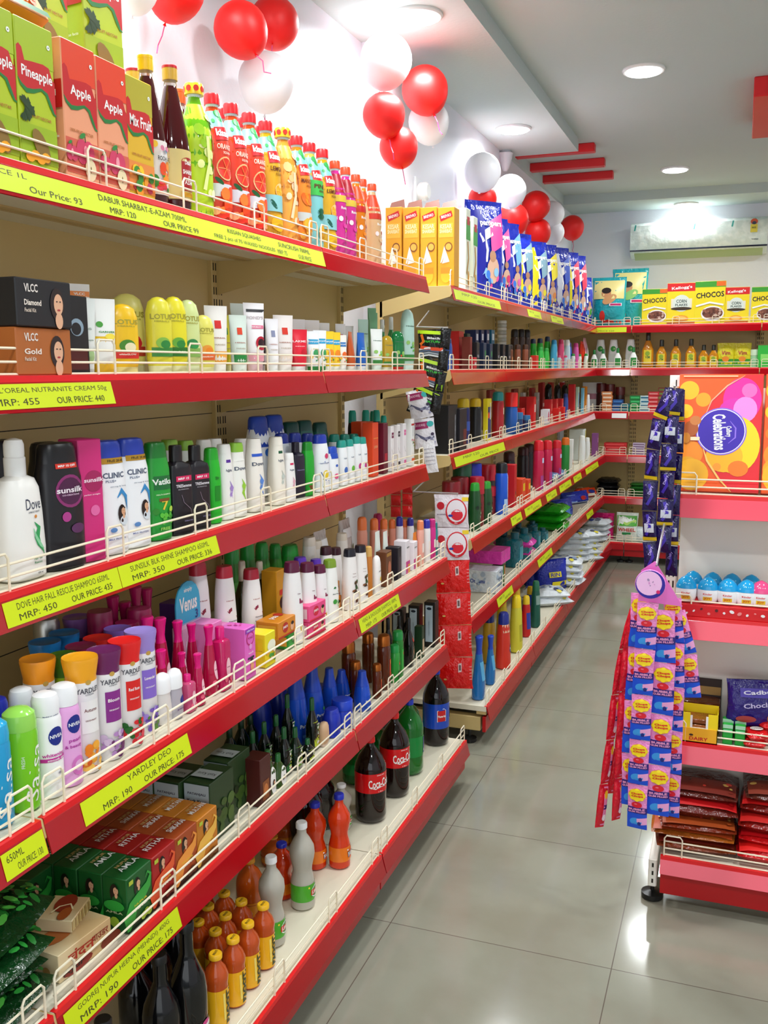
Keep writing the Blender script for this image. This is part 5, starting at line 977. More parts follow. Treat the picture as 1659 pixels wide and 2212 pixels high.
wo = Proto(bottle, 'hair_oil_bottle', 'oil', .15, .05, .034, '#3A5A1E', '#1F6A2E', art(('f', lambda q, sf, h, w, d: (q.disc(sf, .05*w, .32*h, .34*w, .30*h, m_wht, 18, t=2), woman(q, sf, .05*w, .26*h, .5*w, '#F2F2F2'))), ('t', 'Nihar', .05, .5, .3, .02, '#3A3A5A')), 'liquid')
P(wo, 'n5', .045, [(577, 1620), (600, 1628)], 'green-capped oil bottle with a woman on an oval label', 'hair oil bottle')
amo = lambda c, lc, h=.17: Proto(bottle, 'hair_oil_bottle', 'oil', h, .044, .034, c, '#145A2A', art(('q', -.36, .42, .08, .55, lc), ('s', -.2, .4, .1, .5, ['#D8E03A', '#3A8A2A', '#E8301C', '#F2F2E0'], 14, .12), ('t', 'Dabur', .1, .5, .4, .03, '#F8F8E8')), 'liquid')
P(amo('#0C2410', '#6AA01E'), 'n5', .05, [(637, 1571)], 'dark green oil bottle with green printed label', 'hair oil bottle')
P(amo('#0A140C', '#1F6A2A'), 'n5', .06, [(613, 1571)], 'near-black oil bottle with red flower label', 'hair oil bottle')
P(amo('#0A140C', '#C8D83A', .19), 'n5', .06, [(674, 1507)], 'tall dark oil bottle with yellow-green label', 'hair oil bottle')
P(amo('#0A140C', '#B8D02A', .11), 'n5', .04, [(664, 1596)], 'small oil bottle with yellow-green label', 'hair oil bottle')
P(amo('#0A140C', '#3A6A2A', .19), 'n5', .12, [(620, 1500), (596, 1545), (570, 1560), (545, 1580), (650, 1545)], 'dark oil bottle with green cap', 'hair oil bottle', row='middle row')
P(Proto(bottle, 'hair_oil_bottle', 'oil', .16, .05, .04, '#0A2410', '#0C3A18', None, 'liquid'), 'n5', .20, [(545, 1540), (520, 1550), (495, 1570), (575, 1530)], 'black-green oil bottle', 'hair oil bottle', row='back row')
P(Proto(bottle, 'hair_oil_bottle', 'jar', .12, .09, .06, '#8A5A3A', '#A8704A'), 'n5', .24, [(560, 1530), (636, 1540)], 'tan jar', 'jar', row='back row')
P(Proto(bottle, 'coconut_oil_bottle', 'dome', .085, .04, .03, '#D8B08A', '#D8C0B0', None), 'n5', .042, [(698, 1560)], 'beige baby oil pack beside the blue can', 'oil bottle')
P(Proto(bottle, 'coconut_oil_bottle', 'jar', .13, .064, .064, '#1C3AC0', '#1C44C8', art(('q', -.1, .4, .1, .5, '#D8E4F8'), ('t', 'Parachute', .1, .3, .5, .05, '#1C3AC0'))), 'n5', .05, [(739, 1510)], 'blue coconut oil can with broad lid', 'coconut oil can')
P(Proto(bottle, 'coconut_oil_bottle', 'flip', .12, .06, .05, '#1C34B8', '#1C34B8', None), 'n5', .05, [(716, 1530)], 'blue jerry bottle beside the blue can', 'coconut oil bottle')
pcn = Proto(bottle, 'coconut_oil_bottle', 'cone', .165, .057, .057, '#1C50C8', '#1C48C0', art(('d', .1, .34, .12, .08, '#3AA04A'), ('t', 'Parachute', .0, .26, .8, .05, '#E8F0F8'), ('q', -.3, .3, .1, .14, '#4A8AE0')), 'gloss')
P(pcn, 'n5', .045, [(782, 1449)], 'blue coconut oil bottle, label to the aisle', 'coconut oil bottle')
P(pcn, 'n5', .12, [(643, 1443), (674, 1441), (711, 1443), (745, 1446)], 'blue coconut oil bottle', 'coconut oil bottle', row='middle row')
P(Proto(bottle, 'coconut_oil_bottle', 'flip', .15, .07, .06, '#142A98', '#16309A'), 'n5', .2, [(600, 1480), (640, 1500), (690, 1490), (560, 1500)], 'dark blue oil bottle', 'coconut oil bottle', row='back row')
pco = lambda h, a=None: Proto(bottle, 'almond_oil_bottle', 'can', h, .046 if h > .14 else .036, .04 if h > .14 else .032, '#6A2A0E', '#B8682A', a, 'liquid', 'metal')
ca = art(('q', -.1, .45, .2, .55, '#C83A1C'), ('d', .2, .5, .2, .2, '#E8A03A'), ('s', 0, .4, .1, .3, ['#D8302A', '#E8783A'], 8, .12))
P(pco(.18, ca), 'n5', .05, [(829, 1370)], 'amber oil bottle with copper cap, tallest in front', 'hair oil bottle')
P(pco(.13, ca), 'n5', .04, [(814, 1433)], 'small amber oil bottle with copper cap', 'hair oil bottle')
P(pco(.18), 'n5', .12, [(795, 1366), (752, 1385)], 'amber oil bottle with copper cap', 'hair oil bottle', row='middle row')
P(pco(.13), 'n5', .09, [(768, 1427)], 'short amber oil bottle', 'hair oil bottle')
P(Proto(bottle, 'hair_oil_bottle', 'can', .16, .044, .036, '#1F8A2A', '#1FA04A', art(('q', -.2, .45, .1, .6, '#2FB03A'), ('d', .2, .5, .2, .12, '#E8402A')), 'gloss', 'gloss'), 'n5', .05, [(859, 1361)], 'green hair oil bottle with shiny cap', 'hair oil bottle')
P(Proto(bottle, 'hair_oil_bottle', 'can', .12, .032, .03, '#2A9A3A', '#1FA04A', art(('d', .2, .5, .25, .2, '#E8402A'), ('q', -.2, .45, .1, .3, '#0E4A1A')), 'gloss'), 'n5', .04, [(852, 1392)], 'smaller green hair oil bottle in front', 'hair oil bottle')
P(Proto(bottle, 'hair_oil_bottle', 'oil', .2, .044, .036, '#0A0E0C', '#12141A', art(('q', -.1, .45, .1, .6, '#2A5A1E'), ('d', .2, .55, .25, .25, '#E8402A'), ('d', .2, .3, .2, .3, '#D8A07A')), 'liquid'), 'n5', .05, [(883, 1335)], 'black oil bottle with red flower label', 'hair oil bottle')
P(Proto(bottle, 'hair_oil_bottle', 'oil', .2, .04, .036, '#0A0E0C', '#0E100E', None, 'liquid'), 'n5', .12, [(838, 1335), (862, 1330), (893, 1325)], 'black oil bottle', 'hair oil bottle', row='middle row')
hb = lambda: carton('hair_oil_box', .05, .20, .045, '#1A1612', art(('q', -.3, .3, .1, .8, '#2A1E14')), side=art(('q', -.36, .3, .12, .93, '#B8CCD8'), ('d', -.03, .86, .22, .14, '#1A2A3A'), ('t', 'directions for use', -.03, .5, .05, .5, '#5A6A7A', 0)))
pb = Proto(hb)
P(pb, 'n5', .05, [(935, 1296)], 'dark tall carton with pale text panel, front', 'hair oil box')
P(pb, 'n5', .11, [(908, 1298)], 'dark tall carton with pale text panel, middle', 'hair oil box')
P(pb, 'n5', .17, [(883, 1300)], 'dark tall carton with pale text panel, rear', 'hair oil box')
P(Proto(carton, 'hair_oil_box', .03, .13, .03, '#10381A', art(('q', -.3, .3, .1, .6, '#C8B090'))), 'n5', .045, [(906, 1352)], 'narrow green carton', 'hair oil box')
# ================================================================ NEAR RUN, BOTTOM SHELF
def pet(name, prof, liquid, cap, lab=None, lo=0, hi=0, lart=None, kind='liquid', top=None, fill=None):
    h = prof[-1][1]/.93; r = root(name, h); q = MB(); q.lathe(prof, mat(liquid, kind), 24, cap1=False); secs = q.secs; q.build('body', r)
    rn = prof[-1][0]
    q = MB(); q.lathe([(rn+.0008, h*.925), (rn+.0032, h*.93), (rn+.0032, h*.985), (rn+.001, h*.998), (.002, h)], mat(cap), 18)
    if top: q.text(q.surf('top', h*.999), top, 0, 0, rn*1.5, rn*.5, m_dark, .02)
    q.build('cap', r)
    if lab:
        q = MB(); R = max(a for a, b in prof if lo <= b <= hi) if any(lo <= b <= hi for a, b in prof) else prof[3][0]
        pr = []
        for i in range(5):
            z = lo+(hi-lo)*i/4; rr = R
            for k in range(len(prof)-1):
                if prof[k][1] <= z <= prof[k+1][1]: t = (z-prof[k][1])/max(1e-6, prof[k+1][1]-prof[k][1]); rr = prof[k][0]*(1-t)+prof[k+1][0]*t; break
            pr.append((rr+.0006, z))
        q.lathe(pr, mat(lab, 'gloss'), 24, cap0=False, cap1=False); q.e = .0006
        if lart: lart(q, q.surf('wrap', 0), lo, hi, R)
        q.build('label', r)
    return r
frp = [(.022, 0), (.027, .005), (.0275, .02), (.0275, .115), (.027, .13), (.0285, .14), (.0285, .152), (.022, .172), (.0135, .186), (.0125, .20)]
def frl(q, sf, lo, hi, R): q.text(sf, 'FROOTI', .0, (lo+hi)/2, (hi-lo)*.92, .016, mat('#1E3A1C', 'print'), .06, 1.57); q.ribbon(sf, [(-.012, lo+.02), (-.014, hi-.01)], mat('#F8E070', 'print'), .006); q.disc(sf, .012, lo+.02, .004, .006, mat('#3A8A2A', 'print'), 8)
pf = Proto(pet, 'mango_drink_bottle', frp, '#D8581A', '#F0B81C', '#F5B81A', .008, .118, frl, top='FROOTI')
P(pf, 'n6', .078, [(465, 2058, 5), (503, 2024), (535, 1991), (568, 1952)], 'mango drink bottle with yellow label', 'mango drink bottle', row='front row')
P(pf, 'n6', .145, [(465, 2008), (487, 1974), (521, 1944)], 'mango drink bottle with yellow cap', 'mango drink bottle', row='second row')
P(pf, 'n6', .21, [(428, 1988), (449, 1954), (484, 1926)], 'mango drink bottle with yellow cap', 'mango drink bottle', row='third row')
P(pf, 'n6', .275, [(405, 1950), (440, 1925)], 'mango drink bottle with yellow cap', 'mango drink bottle', row='rear row')
bigp = [(.03, 0), (.036, .006), (.037, .02), (.036, .07), (.0385, .08), (.0385, .15), (.036, .175), (.026, .205), (.014, .222), (.013, .24)]
pmz = Proto(pet, 'mango_drink_bottle', bigp, '#E0641A', '#E8A01C', '#E8901C', .03, .09, None)
P(pmz, 'n6', .20, [(538, 1853)], 'larger orange juice bottle', 'juice bottle', row='front row')
P(pmz, 'n6', .27, [(589, 1807), (629, 1771)], 'larger orange juice bottle', 'juice bottle', row='back row')
conp = [(.027, 0), (.0325, .006), (.033, .02), (.033, .055), (.033, .075), (.0295, .095), (.026, .112), (.027, .125), (.0325, .15), (.0345, .165), (.033, .185), (.022, .208), (.0135, .222), (.0125, .24)]
def liml(q, sf, lo, hi, R):
    m = (lo+hi)/2; q.disc(sf, .008, m, .022, .018, m_wht, 18, t=2); q.disc(sf, .008, m, .019, .015, mat('#1F8A3A', 'print'), 18, t=2); q.quad(sf, -.014, .030, m-.008, m+.008, mat('#D8201C', 'print'), 6, 1); q.text(sf, 'Limca', .008, m, .036, .011, m_wht, .03)
    q.disc(sf, -.02, hi-.008, .003, .003, mat('#E8E03A', 'print'), 8)
pli = Proto(pet, 'lemon_soda_bottle', conp, '#B8B4A8', '#F4F4F4', '#4AAA2A', .028, .078, liml, 'plastic')
P(pli, 'n6', .10, [(585, 1849), (651, 1775)], 'hazy lemon soda bottle with white cap', 'soda bottle', row='front row')
P(pli, 'n6', .17, [(740, 1690)], 'lemon soda bottle with white cap behind the orange one', 'soda bottle')
def fanl(q, sf, lo, hi, R):
    m = (lo+hi)/2; q.disc(sf, .012, m+.012, .010, .005, mat('#1F7A2A', 'print'), 10, rot=.5); q.disc(sf, .010, m, .020, .020, mat('#F0600E', 'print'), 16, t=2)
    q.text(sf, 'FANTA', .010, m, .044, .020, mat('#14246A', 'print'), .09, .12); q.e += .0002; q.text(sf, 'FANTA', .010, m, .041, .016, m_wht, .03, .12); q.disc(sf, -.012, hi-.01, .003, .003, m_wht, 8)
pfa = Proto(pet, 'orange_soda_bottle', conp, '#F0400E', '#1C2AB0', '#F07A14', .028, .078, fanl)
P(pfa, 'n6', .09, [(732, 1714)], 'orange soda bottle with blue cap, label to the aisle', 'soda bottle')
P(pfa, 'n6', .15, [(680, 1733)], 'orange soda bottle with blue cap in the second row', 'soda bottle')
P(pfa, 'n6', .17, [(608, 1820)], 'orange soda bottle with blue cap behind the lemon soda', 'soda bottle')
twol = [(.040, 0), (.050, .010), (.0535, .03), (.053, .10), (.0535, .118), (.0535, .218), (.0515, .235), (.040, .268), (.022, .298), (.0135, .312), (.013, .325)]
def cokl(q, sf, lo, hi, R):
    m = (lo+hi)/2; q.text(sf, 'Coca-Cola', 0, m, .088, .036, m_wht, .02, .05)
    q.ribbon(sf, [(-.038, m-.016), (-.02, m-.022), (0, m-.016), (.02, m-.018)], m_wht, [.001, .004, .003, .001]); pass
    q.text(sf, 'ORIGINAL TASTE', 0, hi-.006, .03, .004, m_wht); q.text(sf, '1.75 L', 0, lo+.006, .02, .004, m_wht)
pck = Proto(pet, 'cola_bottle', twol, '#1A0806', '#E01414', '#D8141A', .132, .212, cokl)
P(pck, 'n6', .10, [(852, 1538, -30)], 'large cola bottle with red label, its cap in view', 'cola bottle')
P(pck, 'n6', .11, [(797, 1592, -30)], 'large cola bottle with red label, cap behind the shelf edge', 'cola bottle')
pgr = Proto(pet, 'soda_bottle', twol, '#0E7A24', '#1C3AC8', '#0E8A3A', .09, .185, lambda q, sf, lo, hi, R: (q.quad(sf, .0, .05, lo+.01, hi-.01, mat('#1C3A8A', 'print'), 8, 1), q.text(sf, 'Sprite', .025, (lo+hi)/2, .07, .028, m_wht, .04, 1.2)))
P(pgr, 'n6', .11, [(884, 1510)], 'large green soda bottle with blue cap', 'soda bottle', row='front row')
P(pgr, 'n6', .225, [(897, 1490)], 'large green soda bottle with blue cap', 'soda bottle', row='back row')
pth = Proto(pet, 'cola_bottle', twol, '#12060A', '#1C3AC0', '#1C48B8', .085, .20, lambda q, sf, lo, hi, R: [(q.quad(sf, k-.018, k+.018, lo+.035, hi-.03, mat('#C8141C', 'print'), 6, 1), q.ribbon(sf, [(k-.019, lo+.034), (k-.019, hi-.03), (k+.01, hi-.022), (k+.019, hi-.03), (k+.019, lo+.034), (k-.019, lo+.034)], m_wht, .002), q.text(sf, 'Thums Up', k, (lo+hi)/2, .034, .012, m_wht, .04)) for k in (-.045, .035)])
P(pth, 'n6', .10, [(942, 1444)], 'large dark cola bottle with blue label', 'cola bottle')
P(pgr, 'n6', .25, [(770, 1600), (810, 1560)], 'green soda bottle in the shadow', 'soda bottle', row='back row')
pdk = Proto(pet, 'cola_bottle', twol, '#120608', '#1A1A1E', '#18100E', .09, .185, None)
P(pdk, 'n6', .22, [(700, 1660), (660, 1680)], 'dark cola bottle in the shadow', 'cola bottle', row='back row')
wine = [(.034, 0), (.040, .006), (.041, .02), (.041, .16), (.036, .19), (.020, .23), (.0145, .25), (.014, .30)]
pw = Proto(pet, 'juice_wine_bottle', wine, '#0A0A0C', '#101012', None, kind='gloss', top='ZCLI')
P(pw, 'n6', .11, [(347, 2056), (222, 2200)], 'tall black glass bottle at the shelf edge', 'glass bottle')
pw2 = Proto(pet, 'juice_wine_bottle', wine, '#0A0A0C', '#101012', '#16161A', .03, .09, lambda q, sf, lo, hi, R: (q.quad(sf, -.01, .03, lo+.02, hi-.01, m_wht, 6, 1), q.quad(sf, -.002, .018, lo+.03, hi-.02, mat('#1A1A1E', 'print'), 4, 1), q.disc(sf, .0, hi-.006, .012, .006, mat('#D83A8A', 'print'), 12)), 'liquid', 'ZCLI')
P(pw2, 'n6', .09, [(397, 1993)], 'tall black glass bottle with white square label', 'glass bottle')
P(pw, 'n6', .22, [(290, 2050), (330, 1990), (375, 1950)], 'tall black glass bottle', 'glass bottle', row='back row')
# ================================================================ THE FAR RUN
def B1(name, prof, h, w, d, body, cap, art_=None, bk='plastic', ck='plastic'): return Proto(bottle, name, prof, h, w, d, body, cap, art_, bk, ck, 14, 0, True)
def C1(name, w, h, d, col, art_=None, **k): return Proto(carton, name, w, h, d, col, art_, **k)
def flap_box():
    r = root('drink_carton', .26); w, d, h = .066, .07, .245; q = MB(); q.box(-d/2, d/2, -w/2, w/2, 0, h, mat('#E8A41C', 'paper'), .001); sf = q.surf('front', d/2)
    q.quad(sf, -w*.42, w*.42, h*.62, h*.80, mat('#EDB83A', 'print')); q.ribbon(sf, [(-w*.36, h*.86), (w*.36, h*.92)], mat('#C8141C', 'print'), .018); q.text(sf, 'BREVIO', 0, h*.89, w*.6, .009, m_wht, .02, .17)
    q.text(sf, 'KESAR', 0, h*.76, w*.7, .014, mat('#F8E8B0', 'print'), .03); q.text(sf, 'SHARBAT', 0, h*.70, w*.75, .012, mat('#F8E8B0', 'print'), .03); q.disc(sf, w*.16, h*.50, w*.24, w*.22, mat('#8A4A14', 'print')); q.disc(sf, w*.16, h*.50, w*.18, w*.16, mat('#E8B04A', 'print'))
    q.ribbon(sf, [(-w*.3, h*.30), (-w*.1, h*.45), (w*.0, h*.30)], m_wht, [.004, .03, .03]); q.disc(sf, 0, h*.14, w*.3, h*.10, mat('#F0B82A', 'print')); q.quad(sf, -w*.3, w*.3, h*.16, h*.24, mat('#D8901C', 'print')); q.build('box', r)
    q = MB(); q.add([(-d*.1, -w/2, h), (-d*.1, w/2, h), (-d*.35, w/2*.7, h+.03), (-d*.35, -w/2*.9, h+.022), (-d*.12, -w/2, h), (-d*.12, w/2, h), (-d*.37, w/2*.7, h+.03), (-d*.37, -w/2*.9, h+.022)], [(0, 1, 2, 3), (7, 6, 5, 4), (0, 3, 7, 4), (1, 5, 6, 2), (3, 2, 6, 7)], mat('#5A2A14', 'paper')); q.build('open_flap', r); return r
pfb = Proto(flap_box)
for i, u in enumerate((848, 886, 924, 962)):
    q_ = onY(u, 447, 3.60); o = pfb.get(); k = (q_.z-Z1)/.245; o.location = (q_.x, 3.645, Z1+.0005); o.scale = (1, 1, k); o.rotation_euler = (0, 0, -math.pi/2)
    _reg.setdefault(('gold saffron drink carton with open brown flap', 'drink carton', 'far top shelf', None, 'B'), []).append((q_.x, o))
gc = C1('drink_carton', .06, .25, .05, '#E6EAD8', art(('q', -.5, .5, .62, .86, '#3AA03A'), ('q', -.3, .3, .8, .9, '#C81C2A'), ('r', [(-.3, .2), (.1, .4), (-.1, .6)], '#B88A3A', .25), ('d', .1, .15, .2, .4, '#D89A2A')))
P(gc, 'f1', .035, [(998, 452), (1014, 470)], 'green and white drink carton', 'drink carton')
def diaper(a, b, c, W=.20, H=.30):
    def f(q, sf, h, w, d):
        q.quad(sf, -.5*w, -.1*w, .1*h, .9*h, mat(a, 'print'), 4, 4, sk=.01); q.quad(sf, .05*w, .45*w, .52*h, .84*h, mat(b, 'print'), 5, 4, sk=.03); q.disc(sf, .1*w, .30*h, .17*w, .20*w, mat('#D8AE94', 'print'), 14, t=2); q.disc(sf, .08*w, .44*h, .09*w, .09*w, mat('#B88868', 'print'), 12); q.ribbon(sf, [(-.48*w, .5*h), (-.2*w, .62*h), (.1*w, .7*h), (.46*w, .72*h)], m_wht, [.01, .03, .03, .008]); q.ribbon(sf, [(-.1*w, .1*h), (-.06*w, .5*h), (-.14*w, .9*h)], m_wht, [.006, .012, .004])
        q.ribbon(sf, [(-.45*w, .2*h), (-.1*w, .3*h), (.45*w, .16*h)], mat(c, 'print'), .05*h); q.text(sf, 'pampers', .1*w, .76*h, .6*w, .06*h, m_wht, .03); scatter(q, sf, -.4*w, .45*w, .05*h, .3*h, [b, c, '#F4F4F8', '#3A7AD8'], 10, .012)
    return Proto(pouch, 'diaper_pack', W, H, .10, '#1C2EA8', f, .003)
P(diaper('#1A1E9A', '#E84A9A', '#8AC0E8'), 'f1', .09, [(1046, 436)], 'tall blue diaper pack beside the green cartons', 'diaper pack', rz=-38)
P(diaper('#C8D0E0', '#E85AA0', '#D83A6A', .14), 'f1', .055, [(1072, 470)], 'blue diaper pack with pink label', 'diaper pack', rz=-30)
P(diaper('#2A3AB0', '#7AB8E0', '#E86AA8', .15), 'f1', .07, [(1098, 482)], 'blue and silver diaper pack', 'diaper pack', rz=-30)
P(diaper('#F2DC1C', '#8AB0C0', '#F0E03A', .16), 'f1', .06, [(1122, 505), (1156, 522)], 'blue diaper pack with yellow stripe', 'diaper pack', rz=-35)
P(diaper('#E8ECF4', '#F0DC2A', '#E8904A', .17), 'f1', .06, [(1178, 528)], 'diaper pack with yellow and orange print', 'diaper pack', rz=-35)
P(diaper('#D8DCE8', '#3A5AC8', '#C8D0E8', .16), 'f1', .06, [(1208, 535)], 'diaper pack with pale stripe', 'diaper pack', rz=-35)
P(diaper('#F0E01C', '#E83A5A', '#D8D8D8', .16), 'f1', .06, [(1230, 545), (1247, 552)], 'diaper pack with red and yellow print', 'diaper pack', rz=-35)
P(diaper('#C8B8C0', '#E8508A', '#4A90C0', .14, .26), 'f1', .15, [(1255, 560)], 'smaller diaper pack near the corner', 'diaper pack', rz=-35)
P(diaper('#F0DC1C', '#2A3AB0', '#3A9A3A', .13, .2), 'f1', .06, [(1274, 610), (1285, 612)], 'short yellow and blue diaper pack', 'diaper pack', rz=-40)
# second shelf
m_ = lambda *a: art(*a)
P(B1('lotion_bottle', 'flip', .16, .055, .04, '#2A52A8', '#1A2A6A'), 'f2', .06, [(968, 731)], 'blue bottle behind the first wire loop', 'cosmetics bottle')
P(C1('perfume_box', .075, .165, .05, '#C8181E', m_(('q', -.5, .5, .8, .84, '#8A0E14'))), 'f2', .12, [(985, 716)], 'red perfume carton', 'perfume box')
P(C1('perfume_box', .05, .155, .05, '#123A34', m_(('q', -.3, .3, .2, .3, '#B88A2A'))), 'f2', .12, [(1001, 721)], 'dark green perfume carton', 'perfume box')
P(C1('perfume_box', .035, .15, .04, '#7A2A22'), 'f2', .06, [(1009, 728)], 'maroon perfume carton', 'perfume box')
P(C1('perfume_box', .05, .17, .05, '#14265A', m_(('q', -.3, .3, .74, .9, '#E4EAF4'), ('q', -.3, .3, .4, .5, '#2A4A8A'))), 'f2', .14, [(1019, 713), (1031, 713), (1043, 713)], 'navy perfume carton with white top patch', 'perfume box')
P(C1('perfume_box', .06, .17, .05, '#1F6A8A', m_(('q', -.3, .3, .74, .9, '#D8E8F0'))), 'f2', .14, [(1054, 713)], 'teal perfume carton', 'perfume box')
P(C1('perfume_box', .05, .125, .04, '#16161C', m_(('q', -.2, .3, .4, .7, '#2A2A3A'), ('t', 'FOGG', 0, .5, .5, .1, '#B8B8C0'))), 'f2', .045, [(1024, 740), (1069, 743), (1081, 744), (1093, 745)], 'black perfume carton', 'perfume box')
P(C1('perfume_box', .055, .125, .04, '#14284A', m_(('d', .1, .6, .2, .3, '#1F8A4A'))), 'f2', .045, [(1039, 741), (1053, 743)], 'dark blue perfume carton', 'perfume box')
P(C1('perfume_box', .05, .07, .03, '#C8182A', m_(('q', -.3, .3, .4, .6, '#E8E0E0'))), 'f2', .02, [(1021, 772)], 'small red box low behind the wire', 'perfume box')
q = MB()
for k in range(14): q.lathe([(.024, k*.0125), (.026, k*.0125+.003), (.026, k*.0125+.0095), (.024, k*.0125+.0115)], mat('#E8E8E4' if k % 2 else '#C8CCC8'), 16)
q_ = onX(1084, 740, XF-.20); o = q.build('cap_stack'); zt = onX(1084, 692, XF-.2).z; o.location = (q_.x, q_.y, Z2+.0005); o.scale = (1, 1, (zt-Z2)/.175)
tag(o, 'tall stack of round white lids on the far second shelf', 'stack of lids')
P(B1('perfume_bottle', 'can', .17, .042, .042, '#6A3A22', '#2A1A14', m_(('q', -.3, .3, .3, .5, '#B87A4A'))), 'f2', .06, [(1101, 744)], 'copper perfume can', 'perfume can')
P(B1('perfume_bottle', 'can', .18, .042, .042, '#3A241C', '#1A1210', m_(('q', -.3, .3, .3, .5, '#8A6A4A'))), 'f2', .12, [(1112, 711), (1126, 711), (1138, 712)], 'dark brown deodorant can', 'deodorant can')
P(B1('perfume_bottle', 'can', .16, .04, .04, '#8A4A32', '#4A2A1C'), 'f2', .05, [(1118, 744), (1135, 744)], 'bronze deodorant can', 'deodorant can')
P(C1('soap_box', .06, .06, .03, '#D8281C'), 'f2', .035, [(1155, 768)], 'red soap carton in front of the green bottles', 'soap box')
P(B1('shower_gel_bottle', 'flip', .17, .055, .04, '#22B02C', '#14284A', m_(('d', 0, .5, .25, .3, '#7AE05A'))), 'f2', .10, [(1152, 732), (1167, 731), (1183, 727)], 'green bottle with dark cap', 'shower gel bottle')
P(B1('shower_gel_bottle', 'flip', .13, .05, .04, '#3AC04A', '#1FA03A', m_(('d', 0, .5, .25, .3, '#9AE87A'))), 'f2', .045, [(1168, 750), (1180, 752)], 'small green bottle', 'shower gel bottle')
P(B1('shower_gel_bottle', 'flip', .17, .055, .04, '#4AB0DC', '#2A90C8', m_(('d', 0, .5, .25, .3, '#B8E0F0'))), 'f2', .055, [(1197, 734)], 'sky blue bottle on the far run', 'shower gel bottle')
P(B1('shower_gel_bottle', 'flip', .17, .055, .04, '#E04A7A', '#C82A5A', m_(('d', 0, .5, .25, .3, '#F8C0D0'))), 'f2', .055, [(1212, 733)], 'pink bottle next to the sky blue one', 'shower gel bottle')
P(B1('shower_gel_bottle', 'cream', .17, .05, .05, '#C8E0EC', '#F4F4F4'), 'f2', .055, [(1225, 734)], 'pale blue pump bottle', 'shower gel bottle')
P(B1('shower_gel_bottle', 'flip', .17, .05, .04, '#2A5AC8', '#1C3A9A'), 'f2', .055, [(1234, 740)], 'royal blue bottle', 'shower gel bottle')
P(B1('shower_gel_bottle', 'flip', .16, .055, .04, '#D85AA8', '#C83A8A'), 'f2', .055, [(1244, 741)], 'magenta bottle', 'shower gel bottle')
P(Proto(pouch, 'refill_pouch', .13, .18, .05, '#E8361C', art(('d', .1, .5, .2, .2, '#F8C8B0'), ('q', -.4, .4, .1, .3, '#F08A5A')), .002), 'f2', .08, [(1258, 738)], 'red refill pouch', 'pouch')
P(Proto(pouch, 'refill_pouch', .11, .18, .05, '#E8A8BC', art(('d', 0, .5, .2, .3, '#F4F0F0')), .002), 'f2', .08, [(1273, 732)], 'pink and white refill pouch', 'pouch')
P(B1('shower_gel_bottle', 'flip', .10, .04, .03, '#E8ECE8', '#1F8A3A', m_(('d', 0, .5, .25, .4, '#3AA04A'))), 'f2', .04, [(1238, 764), (1252, 765), (1266, 764)], 'small white and green bottle', 'soap bottle')
P(B1('shower_gel_bottle', 'flip', .10, .04, .03, '#C8DCE8', '#E04A7A', m_(('d', 0, .5, .25, .4, '#D84A6A'))), 'f2', .04, [(1208, 768), (1222, 768)], 'small clear bottle with red print', 'soap bottle')
# third shelf
P(C1('shaver_box', .12, .155, .06, '#101014', m_(('t', 'SHAVE', .25, .5, .1, .6, '#B8B8C0', 0), ('q', -.4, .4, .05, .15, '#2A2A3A'))), 'f3', .06, [(962, 875)], 'wide black shaving box', 'shaving box')
P(C1('shaver_box', .10, .15, .06, '#16101A', m_(('q', .0, .45, .1, .5, '#6A1A1A'))), 'f3', .05, [(985, 882)], 'black shaving box with red print', 'shaving box')
P(B1('shaving_foam', 'can', .19, .055, .055, '#16206A', '#D8B81C', m_(('q', -.4, .4, .3, .5, '#3A5AB8'))), 'f3', .10, [(1001, 860)], 'navy can with yellow cap', 'shaving foam can')
P(B1('shaving_foam', 'can', .19, .055, .055, '#1A1A1E', '#E0B81C', m_(('q', -.1, .2, .2, .7, '#8A8A90'))), 'f3', .10, [(1027, 860)], 'black can with yellow cap', 'shaving foam can')
P(C1('toothbrush_pack', .07, .18, .02, '#F4E01C', m_(('q', -.4, .4, .05, .8, '#1C2A6A'), ('q', .1, .25, .5, .9, '#F4F4F4'), ('d', -.2, .6, .2, .2, '#E8501C'))), 'f3', .06, [(1053, 861)], 'yellow and navy hanging pack', 'toothbrush pack')
P(B1('shaving_foam', 'can', .20, .055, .055, '#A8141C', '#1F8A8A', m_(('q', -.1, .3, .5, .65, '#F0E8C8'))), 'f3', .06, [(1076, 846)], 'red can with teal cap', 'shaving foam can')
P(B1('shaving_foam', 'jar', .19, .06, .06, '#1C5AB0', '#E81C14', m_(('t', 'CINTHOL', .1, .4, .14, .5, '#D8E8F8', 0))), 'f3', .05, [(1105, 848)], 'blue can with large red cap', 'shaving foam can')
P(C1('razor_pack', .06, .14, .02, '#B8B8B4', m_(('q', -.3, .3, .1, .7, '#8A8A8A'))), 'f3', .2, [(1130, 848), (1160, 848)], 'grey blister card', 'razor pack', row='back row')
P(C1('shaving_box', .055, .15, .04, '#C8141C', m_(('q', -.2, .2, .6, .8, '#F0E8E0'))), 'f3', .12, [(1132, 857)], 'red carton with white patch, rear', 'shaving box')
P(C1('shaving_box', .055, .15, .04, '#D8181C', m_(('q', -.2, .2, .5, .75, '#F0E8E0'))), 'f3', .06, [(1148, 857)], 'red carton with white patch, front', 'shaving box')
P(C1('shaving_box', .07, .09, .04, '#E01C1C'), 'f3', .05, [(1131, 882)], 'low red carton', 'shaving box')
P(B1('balm_jar', 'jar', .07, .04, .04, '#1A3A6A', '#2A6AA0'), 'f3', .035, [(1121, 891), (1137, 897)], 'small blue jar', 'jar')
P(C1('razor_box', .07, .06, .04, '#E8E4EC', m_(('d', -.1, .5, .2, .3, '#D81C5A'))), 'f3', .05, [(1178, 884)], 'white carton with pink dot', 'razor box')
